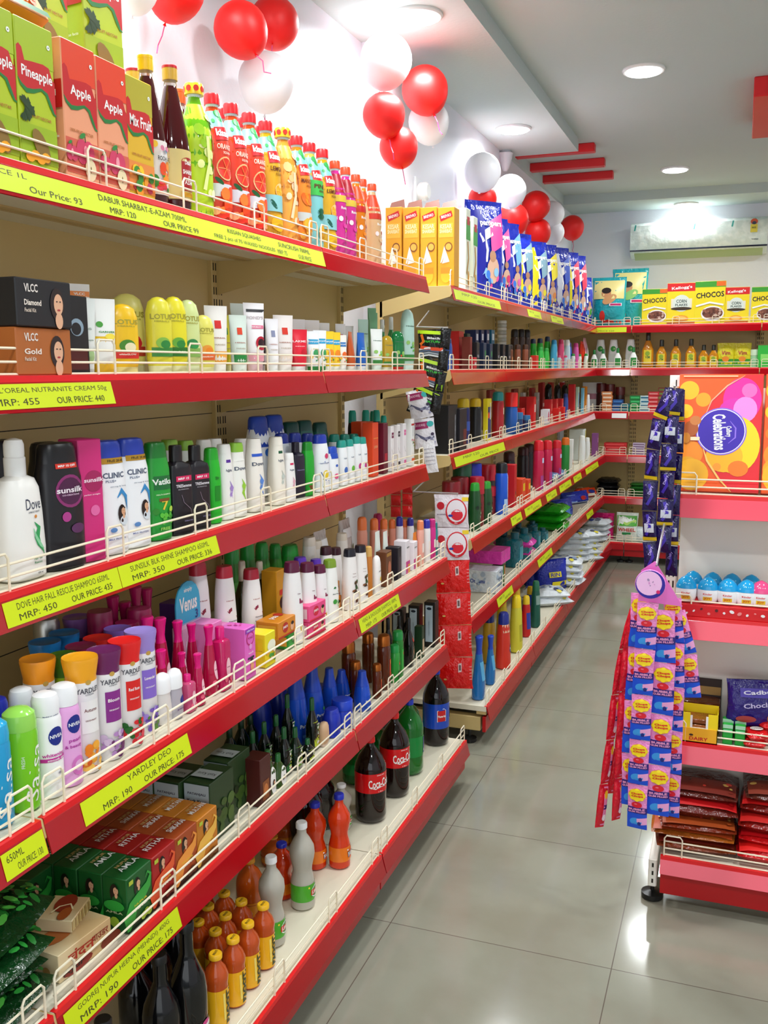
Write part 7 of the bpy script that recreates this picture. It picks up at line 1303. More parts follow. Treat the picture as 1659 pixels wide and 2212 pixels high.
# third shelf of the display
def yellow_tray():
    r = root('candy_display_box', .11); W = .10; Y = mat('#F5DC14', 'paper'); O = mat('#F5B41C', 'paper')
    q = MB(); q.box(-.035, .035, -W/2, W/2, 0, .003, Y); q.box(.033, .035, -W/2, W/2, 0, .042, O); q.box(-.035, -.033, -W/2, W/2, 0, .09, Y)
    for s in (-1, 1):
        a, b = sorted((s*W/2, s*(W/2-.002))); q.box(-.035, .035, a, b, 0, .085, Y)
        a, b = sorted((s*W/2, s*(W/2-.026))); q.box(.031, .033, a, b, .042, .085, Y); a, b = sorted((s*(W/2-.026), s*(W/2-.032))); q.box(.0312, .0335, a, b, .042, .078, m_wht)
    sf = q.surf('front', .035); q.text(sf, 'DAIRY', .0, .012, .05, .010, mat('#C8281C', 'print'), .03); q.disc(sf, -.02, .022, .006, .003, mat('#3A1A0E', 'print'), 8); q.build('carton', r)
    q = MB()
    for k in range(4): q.box(-.03, .03, -.042, .042, .006+k*.016, .019+k*.016, mat('#8A4A1A' if k % 2 else '#A8642A', 'film'), .002)
    q.build('candy_bars', r); return r
def PG(proto, x, y, z, look, cat, rz=0, sc=1, grp=None):
    o = proto.get(); o.location = (x, y, z+.0005); o.rotation_euler = (0, 0, -math.pi/2+math.radians(rz)); o.scale = (sc,)*3; tag(o, look, cat, grp)
    for k in ('_h',):
        if k in o: del o[k]
    return o
GZ = .47
x_ = lambda u, y: onY(u, 1560, y).x
PG(Proto(yellow_tray), x_(1511, 2.73), 2.73, GZ, 'yellow open display carton with candy bars', 'candy display box')
def amberbox():
    r = root('chocolate_box', .10); q = MB()
    for k in range(6): q.box(-.03, .03, -.05, .05, k*.016, k*.016+.0145, mat(['#7A3A14', '#A8561C', '#5A2A10'][k % 3], 'film'), .002)
    sf = q.surf('front', .03)
    for k in range(6): q.quad(sf, -.045, .045, k*.016+.006, k*.016+.009, mat('#E8A04A', 'print'))
    q.build('wrapped_bars', r); q = MB(); q.box(-.032, -.030, -.052, .052, 0, .15, mat('#2A1A14', 'paper'), .0005); sf = q.surf('front', -.030); q.quad(sf, -.05, .05, .10, .125, mat('#A8884A', 'print')); q.build('backing_card', r); return r
PG(Proto(amberbox), x_(1515, 2.80), 2.805, GZ, 'brown chocolate bars with dark backing card behind the yellow carton', 'chocolate box', 0, .98)
tin = C1('mint_tin', .026, .058, .02, '#1FA83A', m_(('q', -.45, .45, .6, .75, '#8AE0B0'), ('t', 'mint', 0, .67, .6, .08, '#F4F8F4'), ('q', -.5, .5, .82, 1, '#A8D8B8')))
for i, u in enumerate((1573, 1600)): PG(tin, x_(u, 2.72), 2.72, GZ, ('left green mint pack beside the yellow carton', 'right green mint pack next to the red packs')[i], 'mint pack', 0, 1, 'green mint packs')
for i, (u, y) in enumerate(((1573, 2.745), (1600, 2.745))): PG(tin, x_(u, y), y+.003, GZ, ('left rear green mint pack', 'right rear green mint pack')[i]+' on display third shelf', 'mint pack', 0, 1.12, 'green mint packs')
rp = Proto(lying, 'candy_packet', .06, .07, .026, '#D8181C', lambda q, sf, l, w, t: (q.disc(sf, 0, 0, w*.3, l*.2, mat('#F4E8E0', 'print'), 10), q.text(sf, 'CHOK', 0, 0, w*.5, l*.12, mat('#2A1A1A', 'print'))), 'film', .002)
for i, (u, y, n) in enumerate(((1632, 2.73, 2), (1650, 2.77, 3), (1620, 2.80, 2))):
    for k in range(n): o = rp.get(); o.location = (x_(u, y)+k*.004, y, GZ+.0005+k*.021); o.rotation_euler = (0, 0, -math.pi/2+.3*k); _reg.setdefault(('red candy packet in the '+('front', 'right', 'rear')[i]+' pile', 'candy packet', 'display third shelf', None, 'S'), []).append((k, o))
PG(Proto(pouch, 'chocolate_bag', .17, .135, .05, '#2A1878', art(('q', -.3, .45, .66, .84, '#4A3AA8'), ('t', 'Cadbury', .05, .76, .6, .10, '#E8E4F8', .06), ('t', 'Choclairs', .05, .52, .6, .10, '#C8BCE8', .12), ('d', .22, .24, .09, .1, '#B8702A'), ('d', .22, .24, .05, .055, '#E8B04A'), ('d', -.2, .2, .16, .06, '#A83A3A')), .003, 'film'), .085, 2.765, GZ+.045, 'purple chocolate bag leaning on the back panel', 'chocolate bag', 12, 1.0)
PG(Proto(carton, 'candy_packet', .16, .044, .05, '#4A120E', None), .09, 2.80, GZ, 'dark red carton under the purple chocolate bag', 'candy carton')
# bottom shelf of the display: namkeen bags lying in piles
def bag(c, c2, W, L, T, gold=None):
    def f(q, sf, l, w, t):
        q.quad(sf, -w*.46, w*.46, -l*.46, -l*.05, mat(c2, 'print'), 8, 6)
        if gold: scatter(q, sf, -w*.4, w*.4, -l*.3, l*.4, gold, 40, .008)
        scatter(q, sf, -w*.42, w*.42, -l*.42, -l*.1, [c2, '#F2C86A', '#E84A3A'], 12, .008)
    return Proto(lying, 'snack_bag', W, L, T, c, f, 'film', .004)
GB = .152; yb = 2.735
bags = [(bag('#8A3A14', '#6A1A10', .22, .2, .05, ['#C8841C', '#A8641A']), -.065, 0, 'brown snack bag at the base of the left pile'), (bag('#A85A1C', '#B8481C', .23, .2, .035, ['#E0A82A', '#B8841C', '#F0C84A']), -.07, .042, 'golden snack bag second in the left pile'),
        (bag('#7A2A14', '#A84A1C', .21, .2, .03, ['#D8A02A']), -.06, .070, 'rust snack bag third in the left pile'), (bag('#6A2018', '#D8181C', .21, .2, .06, ['#8A3A2A', '#5A1A14']), -.055, .096, 'maroon and red snack bag on top of the left pile'), (bag('#5A241C', '#7A2A20', .20, .18, .04), -.05, .150, 'dark maroon snack bag resting highest at left')]
for pr_, x, dz, look in bags: PG(pr_, x, yb+(.02 if dz > .09 else 0), GB+dz, look, 'snack bag', random.uniform(-5, 5), 1, 'snack bags in the left pile')
bags = [(bag('#D8141C', '#E8201C', .2, .2, .06, ['#F07A1C']), .145, 0, 'bright red snack bag at the base of the right pile'), (bag('#D8181C', '#D8141C', .19, .18, .04, ['#C8C81C', '#8A9A1C', '#E8E04A']), .15, .052, 'red snack bag with yellow picture in the right pile'), (bag('#8A1A14', '#C8201C', .2, .19, .05, ['#8A8A3A', '#5A6A2A']), .15, .088, 'red and olive snack bag in the right pile'),
        (bag('#7A1A14', '#D81C1C', .2, .19, .05), .155, .130, 'crimson snack bag near the top of the right pile'), (bag('#5A2A20', '#8A3A2A', .2, .18, .04), .16, .170, 'brown snack bag on top of the right pile')]
for pr_, x, dz, look in bags: PG(pr_, x, yb+(.02 if dz > .09 else 0), GB+dz, look, 'snack bag', random.uniform(-5, 5), 1, 'snack bags in the right pile')
# ================================================================ HANGING STRIPS
def strip(name, pts, w, pitch, face, look, cat, grp, make, depth=.006, yaw=7):
    """a hanging chain of sachets along pts (world); each sachet a child; face = unit vector the print looks along"""
    r = empty(name, pts[0]); P_ = [Vector(p) for p in pts]; L = [0]
    for a, b in zip(P_, P_[1:]): L.append(L[-1]+(b-a).length)
    def at(s):
        for i in range(len(P_)-1):
            if s <= L[i+1] or i == len(P_)-2: t = (s-L[i])/(L[i+1]-L[i]); return P_[i].lerp(P_[i+1], t)
    n = max(1, int(L[-1]/pitch+.45)); pitch = L[-1]/n; F0 = Vector(face).normalized(); RR = random.Random(int(pts[0][0]*1e4)+n)
    for k in range(n):
        F = Matrix.Rotation(math.radians(RR.uniform(-yaw, yaw)), 3, 'Z') @ F0; a, b = at(k*pitch), at(min(L[-1], (k+1)*pitch-.002)); down = (b-a).normalized(); right = down.cross(F)*-1; right = F.cross(down)*-1 if False else down.cross(F); right = -right if right.dot(Vector((1, 0, 0))) < 0 and abs(F.y) > .3 else right
        q = make(w, (b-a).length, k, depth); o = q.build('sachet', r); f2 = right.cross(-down); 
        o.matrix_local = Matrix(((f2.x, right.x, -down.x, b.x-r.location.x), (f2.y, right.y, -down.y, b.y-r.location.y), (f2.z, right.z, -down.z, b.z-r.location.z), (0, 0, 0, 1)))
    tag(r, look, cat, grp); return r
def sachet(col, w, h, d, m_kind='film'):
    q = MB(); q.loft([(0, .0008, w/2, 3), (.05*h, .001, w/2, 3), (.12*h, d*.6, w/2*.97, 2.4), (.5*h, d, w/2*.94, 2.3), (.88*h, d*.6, w/2*.97, 2.4), (.95*h, .001, w/2, 3), (h, .0008, w/2, 3)], mat(col, m_kind), 16); q.e = .0012; return q
def lolly(w, h, k, d):
    q = sachet('#F090D0', w, h, d); sf = q.surf('wrap', 0); p = lambda c: mat(c, 'print')
    q.quad(sf, -w*.49, w*.49, .0*h, .42*h, p('#1450D8'), 6, 4); q.disc(sf, -w*.05, .16*h, w*.30, .09*h, p('#3A9AE8'), 14, t=2); q.quad(sf, .0, w*.49, .10*h, .26*h, p('#F2A8DC'), 4, 2, sk=.006)
    q.disc(sf, .12*w, .12*h, .09*w, .05*h, p('#1C2A8A'), 10); q.quad(sf, -w*.45, w*.49, .36*h, .50*h, p('#2A1A7A'), 6, 1); q.text(sf, 'BUBBLE', 0, .455*h, .8*w, .045*h, p('#F2A0D0'), .04, .06); q.text(sf, 'GUM FILLED', 0, .40*h, .85*w, .040*h, p('#F2A0D0'), .04, .06)
    q.disc(sf, 0, .56*h, .26*w, .065*h, p('#D8142A'), 16, t=2); q.disc(sf, -.05*w, .575*h, .08*w, .015*h, p('#F06A7A'), 8)
    q.disc(sf, 0, .78*h, .42*w, .14*h, p('#E8A81C'), 18, t=2); q.disc(sf, 0, .78*h, .39*w, .125*h, p('#F8DC1C'), 18, t=2)
    for t in range(8): q.disc(sf, .34*w*math.cos(t*.785), .78*h+.11*h*math.sin(t*.785), .1*w, .035*h, p('#F8DC1C'), 8)
    q.text(sf, 'Chupa', 0, .81*h, .58*w, .05*h, p('#D8281C'), .05, .08); q.text(sf, 'Chups', .02*w, .755*h, .58*w, .05*h, p('#D8281C'), .05, .08); return q
def lolly_back(w, h, k, d):
    q = sachet('#D8142E', w, h, d); sf = q.surf('wrap', 0); p = lambda c: mat(c, 'print')
    q.quad(sf, 0, w*.49, .05*h, .95*h, p('#F08AC0'), 4, 4); q.disc(sf, .22*w, .78*h, .2*w, .1*h, p('#F8C81C'), 10); q.quad(sf, .02*w, w*.49, .45*h, .55*h, p('#1C1A7A'), 3, 1); q.disc(sf, .2*w, .25*h, .2*w, .08*h, p('#F4E8F0'), 10); return q
def W_(pts, y): return [tuple(onY(u, v, y)) for u, v in pts]
G_ = 'lollipop strips hanging at the display'
fr = (-.08, -1, 0)
SS = [([(1384, 1282), (1376, 1420), (1366, 1560), (1360, 1690), (1362, 1740)], 2.49, .044, 'lollipop strip hanging third from the right, bent at its end'),
      ([(1400, 1302), (1392, 1420), (1384, 1560), (1378, 1680), (1376, 1790)], 2.465, .048, 'blue and yellow lollipop strip with the lowest end'),
      ([(1434, 1318), (1436, 1420), (1430, 1540), (1424, 1660), (1420, 1762)], 2.47, .052, 'widest lollipop strip down the middle'),
      ([(1452, 1292), (1462, 1430), (1456, 1560), (1452, 1680), (1448, 1764)], 2.50, .042, 'lollipop strip just right of the widest one'),
      ([(1462, 1320), (1482, 1380), (1492, 1440), (1497, 1508)], 2.515, .038, 'short lollipop strip bending out to the right')]
for pts, y, w, look in SS: strip('lollipop_strip', W_(pts, y), w*1.12, .131, fr, look, 'lollipop strip', G_, lolly, .006)
SB = [([(1372, 1305), (1346, 1400), (1330, 1500), (1318, 1600), (1304, 1700), (1294, 1788)], 2.52, .028, 'red-backed lollipop strip farthest left'),
      ([(1376, 1305), (1352, 1420), (1344, 1540), (1338, 1660), (1330, 1772)], 2.50, .030, 'red-backed lollipop strip second from left'),
      ([(1380, 1305), (1362, 1400), (1352, 1500), (1338, 1600), (1318, 1715)], 2.545, .026, 'red-backed lollipop strip behind the two left ones')]
for pts, y, w, look in SB: strip('lollipop_strip', W_(pts, y), w, .125, (.75, -.75, 0), look, 'lollipop strip', G_, lolly_back, .010)
# pink hanger disc and the rod it hangs from
hx = onY(1405, 1262, 2.44)
t = tag(empty('strip_hanger', hx), 'pink round hanger card above the lollipop strips', 'hanger card')
q = MB(); q.lathe([(.036, 0), (.038, .002), (.038, .004), (.036, .006)], mat('#F090E0', 'gloss'), 30); q.v = [(z-.003, x, y) for x, y, z in q.v]
sf = q.surf('front', .0035); q.disc(sf, 0, 0, .0365, .0365, mat('#2A1A9A', 'print'), 30); q.disc(sf, -.003, .003, .0315, .0315, mat('#F2C0EC', 'print'), 30); scatter(q, sf, -.018, .015, -.015, .018, ['#A88AB8', '#D890D0'], 6, .003); q.disc(sf, .020, -.018, .005, .005, mat('#D81C6A', 'print'), 10)
o = q.build('disc', t); o.rotation_euler = (0, 0, -math.pi/2)
q = MB()
a_, b_, c_ = onY(1375, 1295, 2.455), onY(1470, 1300, 2.49), onY(1420, 1218, 2.46)
q.add([tuple(p-hx) for p in (onY(1378, 1298, 2.462), onY(1385, 1232, 2.462), onY(1415, 1212, 2.462), onY(1445, 1260, 2.475), onY(1474, 1310, 2.49))]+[tuple(p-hx+Vector((0, .003, 0))) for p in (onY(1378, 1298, 2.462), onY(1385, 1232, 2.462), onY(1415, 1212, 2.462), onY(1445, 1260, 2.475), onY(1474, 1310, 2.49))], [(0, 1, 2, 3, 4), (9, 8, 7, 6, 5)]+[(i, (i+1) % 5, 5+(i+1) % 5, 5+i) for i in range(5)], mat('#F07AD0', 'gloss')); q.build('wrapper_tail', t)
rod0, rod1 = onY(1442, 1092, 2.66), onY(1418, 1222, 2.462)
q = MB(); q.tube([tuple(rod0-hx), tuple(rod1-hx)], .003, mat('#C8C8CC', 'metal'), 8); q.tube([tuple(onY(1450, 1085, 2.83)-hx), tuple(rod0-hx)], .003, mat('#C8C8CC', 'metal'), 8); q.build('hook_rod', t)
def choc(w, h, k, d):
    q = sachet('#180C48', w, h, d); sf = q.surf('wrap', 0); p = lambda c: mat(c, 'print')
    if k % 2 == 0: q.quad(sf, -w*.49, w*.49, .02*h, .14*h, p('#E8C81C'), 4, 1)
    if k % 3 == 1: q.quad(sf, -w*.3, w*.35, .3*h, .6*h, p('#C8CCD8'), 3, 2)
    q.text(sf, 'Dairy', .0, .7*h, .6*w, .12*h, p('#B8A8E8'), .02, 1.3); q.ribbon(sf, [(-.2*w, .2*h), (.1*w, .5*h), (-.1*w, .9*h)], p('#3A24A0'), .2*w); return q
for pts, y, w, look in (([(1452, 842), (1428, 890), (1412, 960), (1404, 1060), (1402, 1130), (1408, 1235)], 2.60, .036, 'purple chocolate strip farthest left by the post'), ([(1460, 838), (1450, 900), (1444, 990), (1438, 1090), (1432, 1195)], 2.60, .038, 'purple chocolate strip in the middle by the post'), ([(1466, 842), (1464, 940), (1458, 1040), (1452, 1140), (1450, 1245)], 2.66, .032, 'purple chocolate strip hanging closest to the post')):
    strip('chocolate_strip', W_(pts, y), w*1.1, .078, fr, look, 'chocolate strip', 'purple chocolate strips by the post', choc, .009, 22)
q = MB(); p0 = Vector((GX0, 2.85, 1.462)); q.tube([(0, 0, 0), (.004, -.14, .004), (.004, -.25, -.005), (.004, -.255, .01)], .003, mat('#C8C8CC', 'metal'), 8); o = q.build('display_hook', loc=p0); tag(o, 'metal hook holding the purple chocolate strips', 'hook')
q = MB(); q.box(-.02, .02, -.001, .001, 0, .045, m_wht, .0004); q.box(-.004, -.001, -.0016, -.0009, .012, .032, m_slot); q.box(.006, .009, -.0016, -.0009, .012, .032, m_slot); o = q.build('post_cap_card', loc=(GX0-.002, 2.80, 1.452)); tag(o, 'white slotted card at the top of the display post', 'card')
# strips in the gap between the two runs
def rods(name, a, b, look, y, extra=None):
    A, B = onY(*a, y), onY(*b, y); q = MB(); E_ = Vector((-1.15, 3.583, extra))-A; q.tube([(0, 0, 0), tuple(B-A), tuple(E_)], .003, mat('#C8C8CC', 'metal'), 6); o = q.build(name, loc=A); tag(o, look, 'hook')
def redcard(w, h, k, d):
    p = lambda c: mat(c, 'print')
    if k < 2:
        q = sachet('#E6DEE6', w, h, d); sf = q.surf('wrap', 0); q.disc(sf, .14*w, .48*h, .30*w, .40*h, p('#D8142A'), 22, t=2); q.disc(sf, .14*w, .50*h, .26*w, .34*h, p('#F0E8F0'), 22, t=2); q.disc(sf, .16*w, .38*h, .17*w, .17*h, p('#E01C34'), 14, t=2); q.disc(sf, -.30*w, .66*h, .11*w, .12*h, p('#C8142A'), 12)
        q.text(sf, 'scotch', -.28*w, .40*h, .25*w, .05*h, p('#7A5A7A')); q.quad(sf, .3*w, .48*w, .80*h, .92*h, p('#F0D01C'), 2, 1); q.disc(sf, -.02*w, .36*h, .07*w, .04*h, p('#2A3AA8'), 8); return q
    q = sachet('#E0100E', w, h, d); sf = q.surf('wrap', 0); q.quad(sf, .08*w, .18*w, .55*h, .82*h, p('#E8C8C8'), 2, 1, sk=.003); q.quad(sf, .10*w, .16*w, .6*h, .77*h, p('#6A4A4A'), 2, 1); q.disc(sf, -.3*w, .30*h, .05*w, .03*h, p('#E8C06A'), 6)
    for t in range(5): q.quad(sf, .40*w, .47*w, (.3+.1*t)*h, (.33+.1*t)*h, p('#F08A8A'), 1, 1)
    return q
strip('sachet_strip', W_([(975, 1068), (976, 1195), (982, 1330), (985, 1488)], 3.36), .132, .1165, (.25, -1, 0), 'red hanging strip of shaving sachets with two white packs on top', 'sachet strip', None, redcard, .009)
def blackpk(w, h, k, d):
    p = lambda c: mat(c, 'print'); q = sachet('#131416', w, h, d); sf = q.surf('wrap', 0); q.quad(sf, -.49*w, .49*w, .84*h, .96*h, p('#B8E01C'), 4, 1, sk=-.01)
    q.text(sf, 'Black', .1*w, .70*h, .5*w, .08*h, p('#E8E8E8'), .04, -.08); q.text(sf, 'NATURAL', .1*w, .58*h, .7*w, .08*h, p('#3AC03A'), .03, -.08); q.ribbon(sf, [(-.35*w, .85*h), (-.28*w, .6*h), (-.4*w, .5*h)], p('#E8701C'), .01); q.ribbon(sf, [(-.4*w, .42*h), (0, .34*h), (.4*w, .3*h)], p('#E84A1C'), .012)
    for t in range(4): q.ribbon(sf, [(-.45*w, (.34-.08*t)*h), (-.1*w, (.38-.08*t)*h), (.4*w, (.27-.08*t)*h)], p(['#E8E8F0', '#5A6A8A', '#A8B0C0', '#E4E8EC'][t]), .006)
    return q
strip('sachet_strip', W_([(932, 712), (934, 790), (918, 868), (905, 898)], 3.34), .105, .115, (.2, -1, .1), 'black and lime hanging strip of hair colour sachets', 'sachet strip', None, blackpk, .008)
def violetpk(w, h, k, d):
    p = lambda c: mat(c, 'print'); q = sachet('#E6E2EA', w, h, d); sf = q.surf('wrap', 0); q.quad(sf, -.49*w, .2*w, .66*h, .90*h, p('#9A1A5A'), 4, 1); q.text(sf, 'GODREJ', -.15*w, .78*h, .45*w, .1*h, p('#E8B8D0')); q.disc(sf, .3*w, .80*h, .15*w, .1*h, p('#2AA8A8'), 12); q.ribbon(sf, [(-.4*w, .5*h), (0, .3*h), (.4*w, .36*h)], p('#5A5A7A'), .01); scatter(q, sf, -.4*w, .4*w, .1*h, .5*h, ['#8A8AA8', '#C8C8D8', '#3A2A4A'], 10, .006); return q
strip('sachet_strip', W_([(900, 842), (910, 880), (918, 950), (922, 968)], 3.332), .085, .1, (.2, -1, .15), 'white and magenta hair colour sachets hanging under the black ones', 'sachet strip', None, violetpk, .01)
def whitepk(w, h, k, d):
    q = sachet('#F0EEF4', w, h, d); sf = q.surf('wrap', 0)
    for t in range(5): q.text(sf, 'directions of use', 0, (.75-.12*t)*h, .7*w, .035*h, mat('#8A8AA0', 'print'))
    return q
strip('sachet_strip', W_([(924, 952), (934, 1022)], 3.326), .05, .09, (.2, -1, 0), 'small white sachet hanging at the end of the near third shelf', 'sachet', None, whitepk, .005)
def darkpk(w, h, k, d): q = sachet('#0E0E10', w, h, d); sf = q.surf('wrap', 0); (k == 2 and q.quad(sf, -.3*w, .3*w, .1*h, .4*h, mat('#8AB81C', 'print'))); return q
strip('sachet_strip', W_([(964, 709), (955, 800), (944, 860), (938, 895)], 3.346), .04, .07, (.5, -1, 0), 'narrow black strip hanging beside the lime and black one', 'sachet strip', None, darkpk, .012)
rods('display_hook', (900, 1043), (840, 1041), 'short metal hook carrying the two shaded red strips', 3.461, 1.12) 
for i, (u0, v0, v1) in enumerate(((855, 1045, 1118), (880, 1040, 1118))):
    strip('sachet_strip', W_([(u0, v0), (u0, v1)], 3.46), .042, .045, (.1, -1, 0), ('left', 'right')[i]+' red hanging strip in the shade behind the talc bottles', 'sachet strip', 'red strips in the gap', redcard if False else (lambda w, h, k, d: sachet('#C8141A', w, h, d)), .006)
rods('display_hook', (990, 1066), (893, 1062), 'metal hook carrying the red sachet strip', 3.36, 1.09)
rods('display_hook', (968, 708), (900, 706), 'metal hook carrying the black sachet strips', 3.342, 1.74)
# ================================================================ BALLOONS, LAMPS, AIR CONDITIONER
def balloon(col):
    r = root('balloon', .3); q = MB(); n = 14; prof = []
    for i in range(n+1):
        t = math.pi*i/n; rr = math.sin(t); z = -math.cos(t); z = z*(1.12 if z < 0 else 1.0); prof.append((max(.012, rr*(1 if z > 0 else 1-.06*abs(z))), z))
    q.lathe(prof, mat(col, 'paper'), 32, cap0=True, cap1=True); q.build('skin', r)
    q = MB(); q.lathe([(.02, -1.12), (.03, -1.15), (.07, -1.22), (.05, -1.225)], mat(col, 'plastic'), 12); q.build('knot', r); return r
def balloon_string(): 
    q = MB(); return q
PR, PW = Proto(balloon, '#F2100C'), Proto(balloon, '#F2F1F5')
BL = [(290, -28, 52, 'w', -1.33, 0, 'white balloon at the top edge above the sherbet bottles'), (379, -22, 62, 'r', -1.33, 0, 'red balloon at the top edge, partly cut off'), (520, 64, 58, 'r', -1.33, 0, 'large red balloon above the squash bottles'),
      (592, 50, 54, 'r', -1.36, 0, 'red balloon tucked behind the large red one'), (575, 175, 60, 'w', -1.33, 0, 'large white balloon below the two red ones'),
      (834, 130, 56, 'w', -1.27, 0, 'white balloon against the bright wall above the middle cluster'), (918, 194, 50, 'r', -1.24, 0, 'red balloon at the upper right of the middle cluster'), (829, 248, 46, 'r', -1.27, 0, 'red balloon at the left of the middle cluster'),
      (926, 263, 44, 'w', -1.27, 0, 'white balloon at the right of the middle cluster'), (861, 318, 42, 'r', -1.25, 0, 'red balloon at the bottom of the middle cluster'),
      (1042, 371, 40, 'w', -1.27, 0, 'white balloon topmost in the far cluster'), (1042, 430, 31, 'r', -1.29, 0, 'red balloon low behind the diaper packs'), (1102, 413, 35, 'w', -1.24, 0, 'white balloon in the centre of the far cluster'),
      (1108, 474, 34, 'r', -1.28, 0, 'red balloon under the central white one'), (1158, 444, 31, 'r', -1.26, 0, 'red balloon right of the central white one'), (1162, 500, 28, 'r', -1.26, 0, 'red balloon low in the far cluster'),
      (1192, 462, 27, 'w', -1.30, 0, 'white balloon shaded behind the far red ones'), (1195, 502, 24, 'w', -1.29, 0, 'small white balloon low by the last red one'), (1236, 491, 25, 'r', -1.31, 0, 'last red balloon near the far corner')]
for u, v, rp_, c, x, rz, look in BL:
    p = onX(u, v, x); k = rp_*(p-Vector((0, 0, CAMZ))).dot(FW)/FPX; o = (PR if c == 'r' else PW).get(); wall = XWN if p.y < YST else XWF
    p = onX(u, v, min(x, -1.2)) if False else p
    if p.x-k < wall+.006: p = onX(u, v, wall+k+.008)
    R = random.Random(u); o.location = p; o.scale = (k, k, k); o.rotation_euler = (R.uniform(-.5, .5), R.uniform(-.4, .4), R.uniform(0, 6)); tag(o, look, 'balloon', 'red and white balloons along the left wall')
    if u in (379, 575, 861, 1236):
        q = MB(); q.tube([(0, 0, -1.2), (.06, .08, -1.55), (-.05, -.06, -1.9), (.08, .1, -2.15)], .022, mat('#E0508A', 'plastic'), 5); q.build('string', o)
for i, (u, v, x, look) in enumerate(() and ((408, 35, -1.36, 'thin pink balloon ribbon hanging below the cut-off red balloon'), (530, 180, -1.40, 'thin pink balloon ribbon beside the large white balloon'), (878, 345, -1.30, 'curled pink ribbon under the middle balloon cluster'), (1222, 515, -1.28, 'short ribbon under the last red balloon'))):
    p = onX(u, v, x); q = MB(); q.tube([(0, 0, 0), (.004, .006, -.03), (-.003, -.004, -.06), (.003, .012+.02*(i == 2), -.075)], .0016, mat('#E0508A', 'plastic'), 5); tag(q.build('ribbon', loc=p), look, 'ribbon')
t = tag(empty('air_conditioner', (-.375, YB, 2.37)), 'white split air conditioner in plastic film on the back wall', 'air conditioner'); t.rotation_euler = (0, 0, -math.pi/2)
q = MB(); W = .51
prof = [(.0, .02), (.0, .285), (.165, .285), (.20, .26), (.215, .20), (.215, .075), (.205, .06), (.12, .02)]
A = [(x, -W, z) for x, z in prof]; B = [(x, W, z) for x, z in prof]; N = len(prof); M_ = speckled('wrapped_film', (.66, .74, .72), (.80, .86, .84), 18, .15, .5)
q.add(A+B, [tuple(range(N)), tuple(range(2*N-1, N-1, -1))]+[(i, N+i, N+(i+1) % N, (i+1) % N) for i in range(N)], M_); sf = q.surf('front', .2155)
for a, b, r0 in ((-.02, .255, .3), (.26, .26, .4), (.42, .27, .2), (-.47, .265, .5)): q.ribbon(sf, [(a, b), (a-.008, b-.045)], mat('#4AB0A8', 'print'), .012)
q.ribbon(sf, [(-.3, .24), (-.1, .21), (0, .20), (.2, .24)], mat('#F0F6F4', 'print'), .004); q.text(sf, 'Voltas', .42, .115, .05, .012, mat('#5A6A6A', 'print')); q.build('body', t)
q = MB(); q.box(.20, .2165, -W, W, .060, .072, mat('#22283A', 'gloss')); q.build('trim_strip', t)
q = MB(); q.add([(.19, -W+.03, .058), (.19, W-.03, .058), (.10, W-.03, .012), (.10, -W+.03, .012), (.185, -W+.03, .050), (.185, W-.03, .050), (.09, W-.03, .005), (.09, -W+.03, .005)], [(0, 3, 2, 1), (4, 5, 6, 7), (0, 1, 5, 4), (2, 3, 7, 6), (0, 4, 7, 3), (1, 2, 6, 5)], mat('#A8B888', 'plastic')); q.build('louver', t)
q = MB(); sf = q.surf('front', .2165); q.quad(sf, .385, .435, .165, .225, mat('#E0D04A', 'print')); q.disc(sf, .41, .245, .026, .022, mat('#C8502A', 'print')); q.disc(sf, .41, .235, .015, .012, mat('#2A3A5A', 'print')); q.text(sf, 'BEE', .41, .20, .03, .012, m_dark); q.build('energy_label', t)
p = onX(900, 415, XWF); t = tag(empty('wall_light', (XWF, p.y, p.z)), 'round white lamp on the wall above the gold cartons', 'wall light')
q = MB(); q.box(0, .012, -.045, .045, -.05, .06, mat('#E6EAEE'), .003); q.build('back_plate', t); q = MB(); q.lathe([(.034, 0), (.04, .01), (.04, .035), (.03, .045)], m_white, 24); q.v = [(z+.012, x, y) for x, y, z in q.v]; q.build('lamp_head', t)
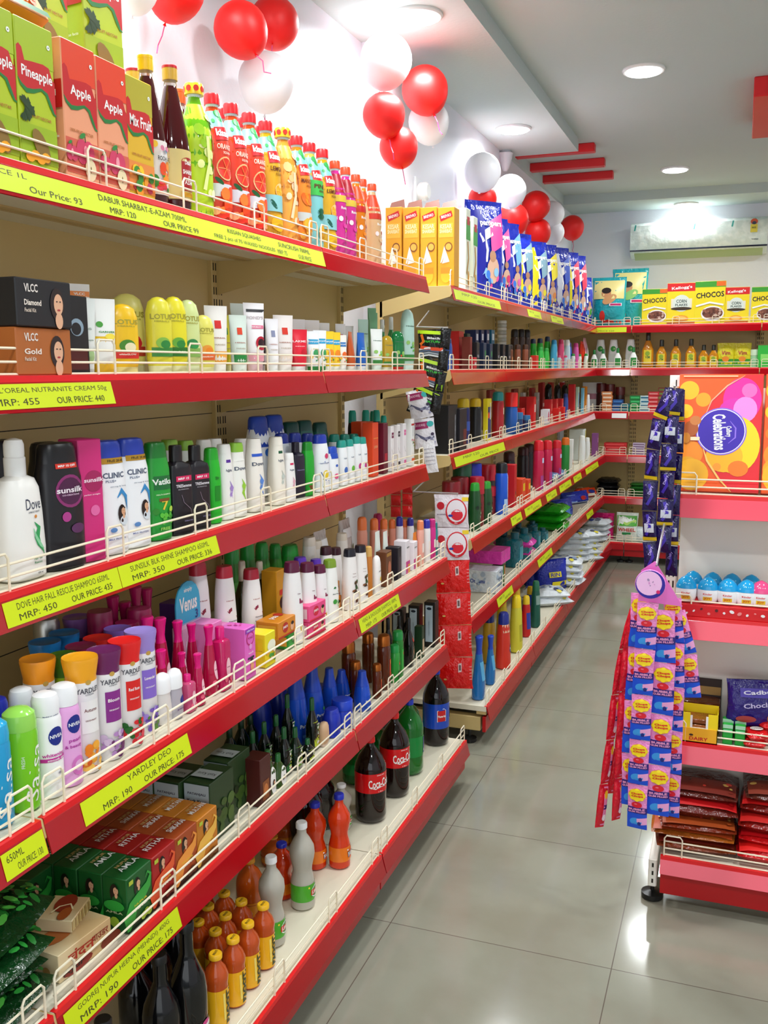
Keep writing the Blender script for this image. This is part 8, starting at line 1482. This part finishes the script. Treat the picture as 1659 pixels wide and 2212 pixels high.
p = onZ(1092, 326, ZS); q = MB(); q.lathe([(.010, -.115), (.022, -.10), (.040, -.04), (.046, -.015), (.03, -.004), (.03, 0)], mat('#D8DCE2'), 20); o = q.build('ceiling_camera', loc=p); tag(o, 'white cone-shaped security camera under the left soffit', 'security camera')
# ease neighbouring products apart so that none stand inside another
bpy.context.view_layer.update()
def _foot(o):
    pts = [c.matrix_world @ Vector(b) for c in ([o]+list(o.children)) if c.type == 'MESH' for b in c.bound_box]
    xs = [p.x for p in pts]; ys = [p.y for p in pts]; zs = [p.z for p in pts]
    return [min(xs), max(xs), min(ys), max(ys), min(zs), max(zs)]
_F = [[o]+_foot(o)+[0, 0] for o in _stand]
for _it in range(14):
    for i in range(len(_F)):
        a = _F[i]
        for j in range(i+1, len(_F)):
            b = _F[j]
            if abs(a[3]-b[3]) > .4 or abs(a[1]-b[1]) > .5 or a[6] < b[5]+.004 or b[6] < a[5]+.004: continue
            k = .88; ax, bx = (a[1]+a[2])/2+a[7], (b[1]+b[2])/2+b[7]; ay, by = (a[3]+a[4])/2+a[8], (b[3]+b[4])/2+b[8]
            ox = k*((a[2]-a[1])+(b[2]-b[1]))/2-abs(ax-bx); oy = k*((a[4]-a[3])+(b[4]-b[3]))/2-abs(ay-by)
            if ox <= .001 or oy <= .001: continue
            if oy <= ox:
                m = oy*.25*(1 if ay > by else -1); a[8] = max(-.022, min(.022, a[8]+m)); b[8] = max(-.022, min(.022, b[8]-m))
            else:
                m = ox*.25*(1 if ax > bx else -1)
                if ax > bx: b[7] = max(-.04, b[7]-2*m)
                else: a[7] = max(-.04, a[7]+2*m)
for f in _F: f[0].location.x += f[7]; f[0].location.y += f[8]
for (look, cat, nm, row, kd), L in list(_reg.items()):
    if kd == 'D':
        L.sort(key=lambda t: t[0]); n = len(L)
        for i, (k, o) in enumerate(L):
            s = ', at the shelf edge' if i == 0 else (', against the back panel' if i == n-1 else ', '+ORD[i]+' from the edge')
            tag(o, look+s, cat, look+' column')
            if '_h' in o: del o['_h']
        del _reg[(look, cat, nm, row, kd)]
label_all()
for o in COL.objects:
    if '_h' in o: del o['_h']
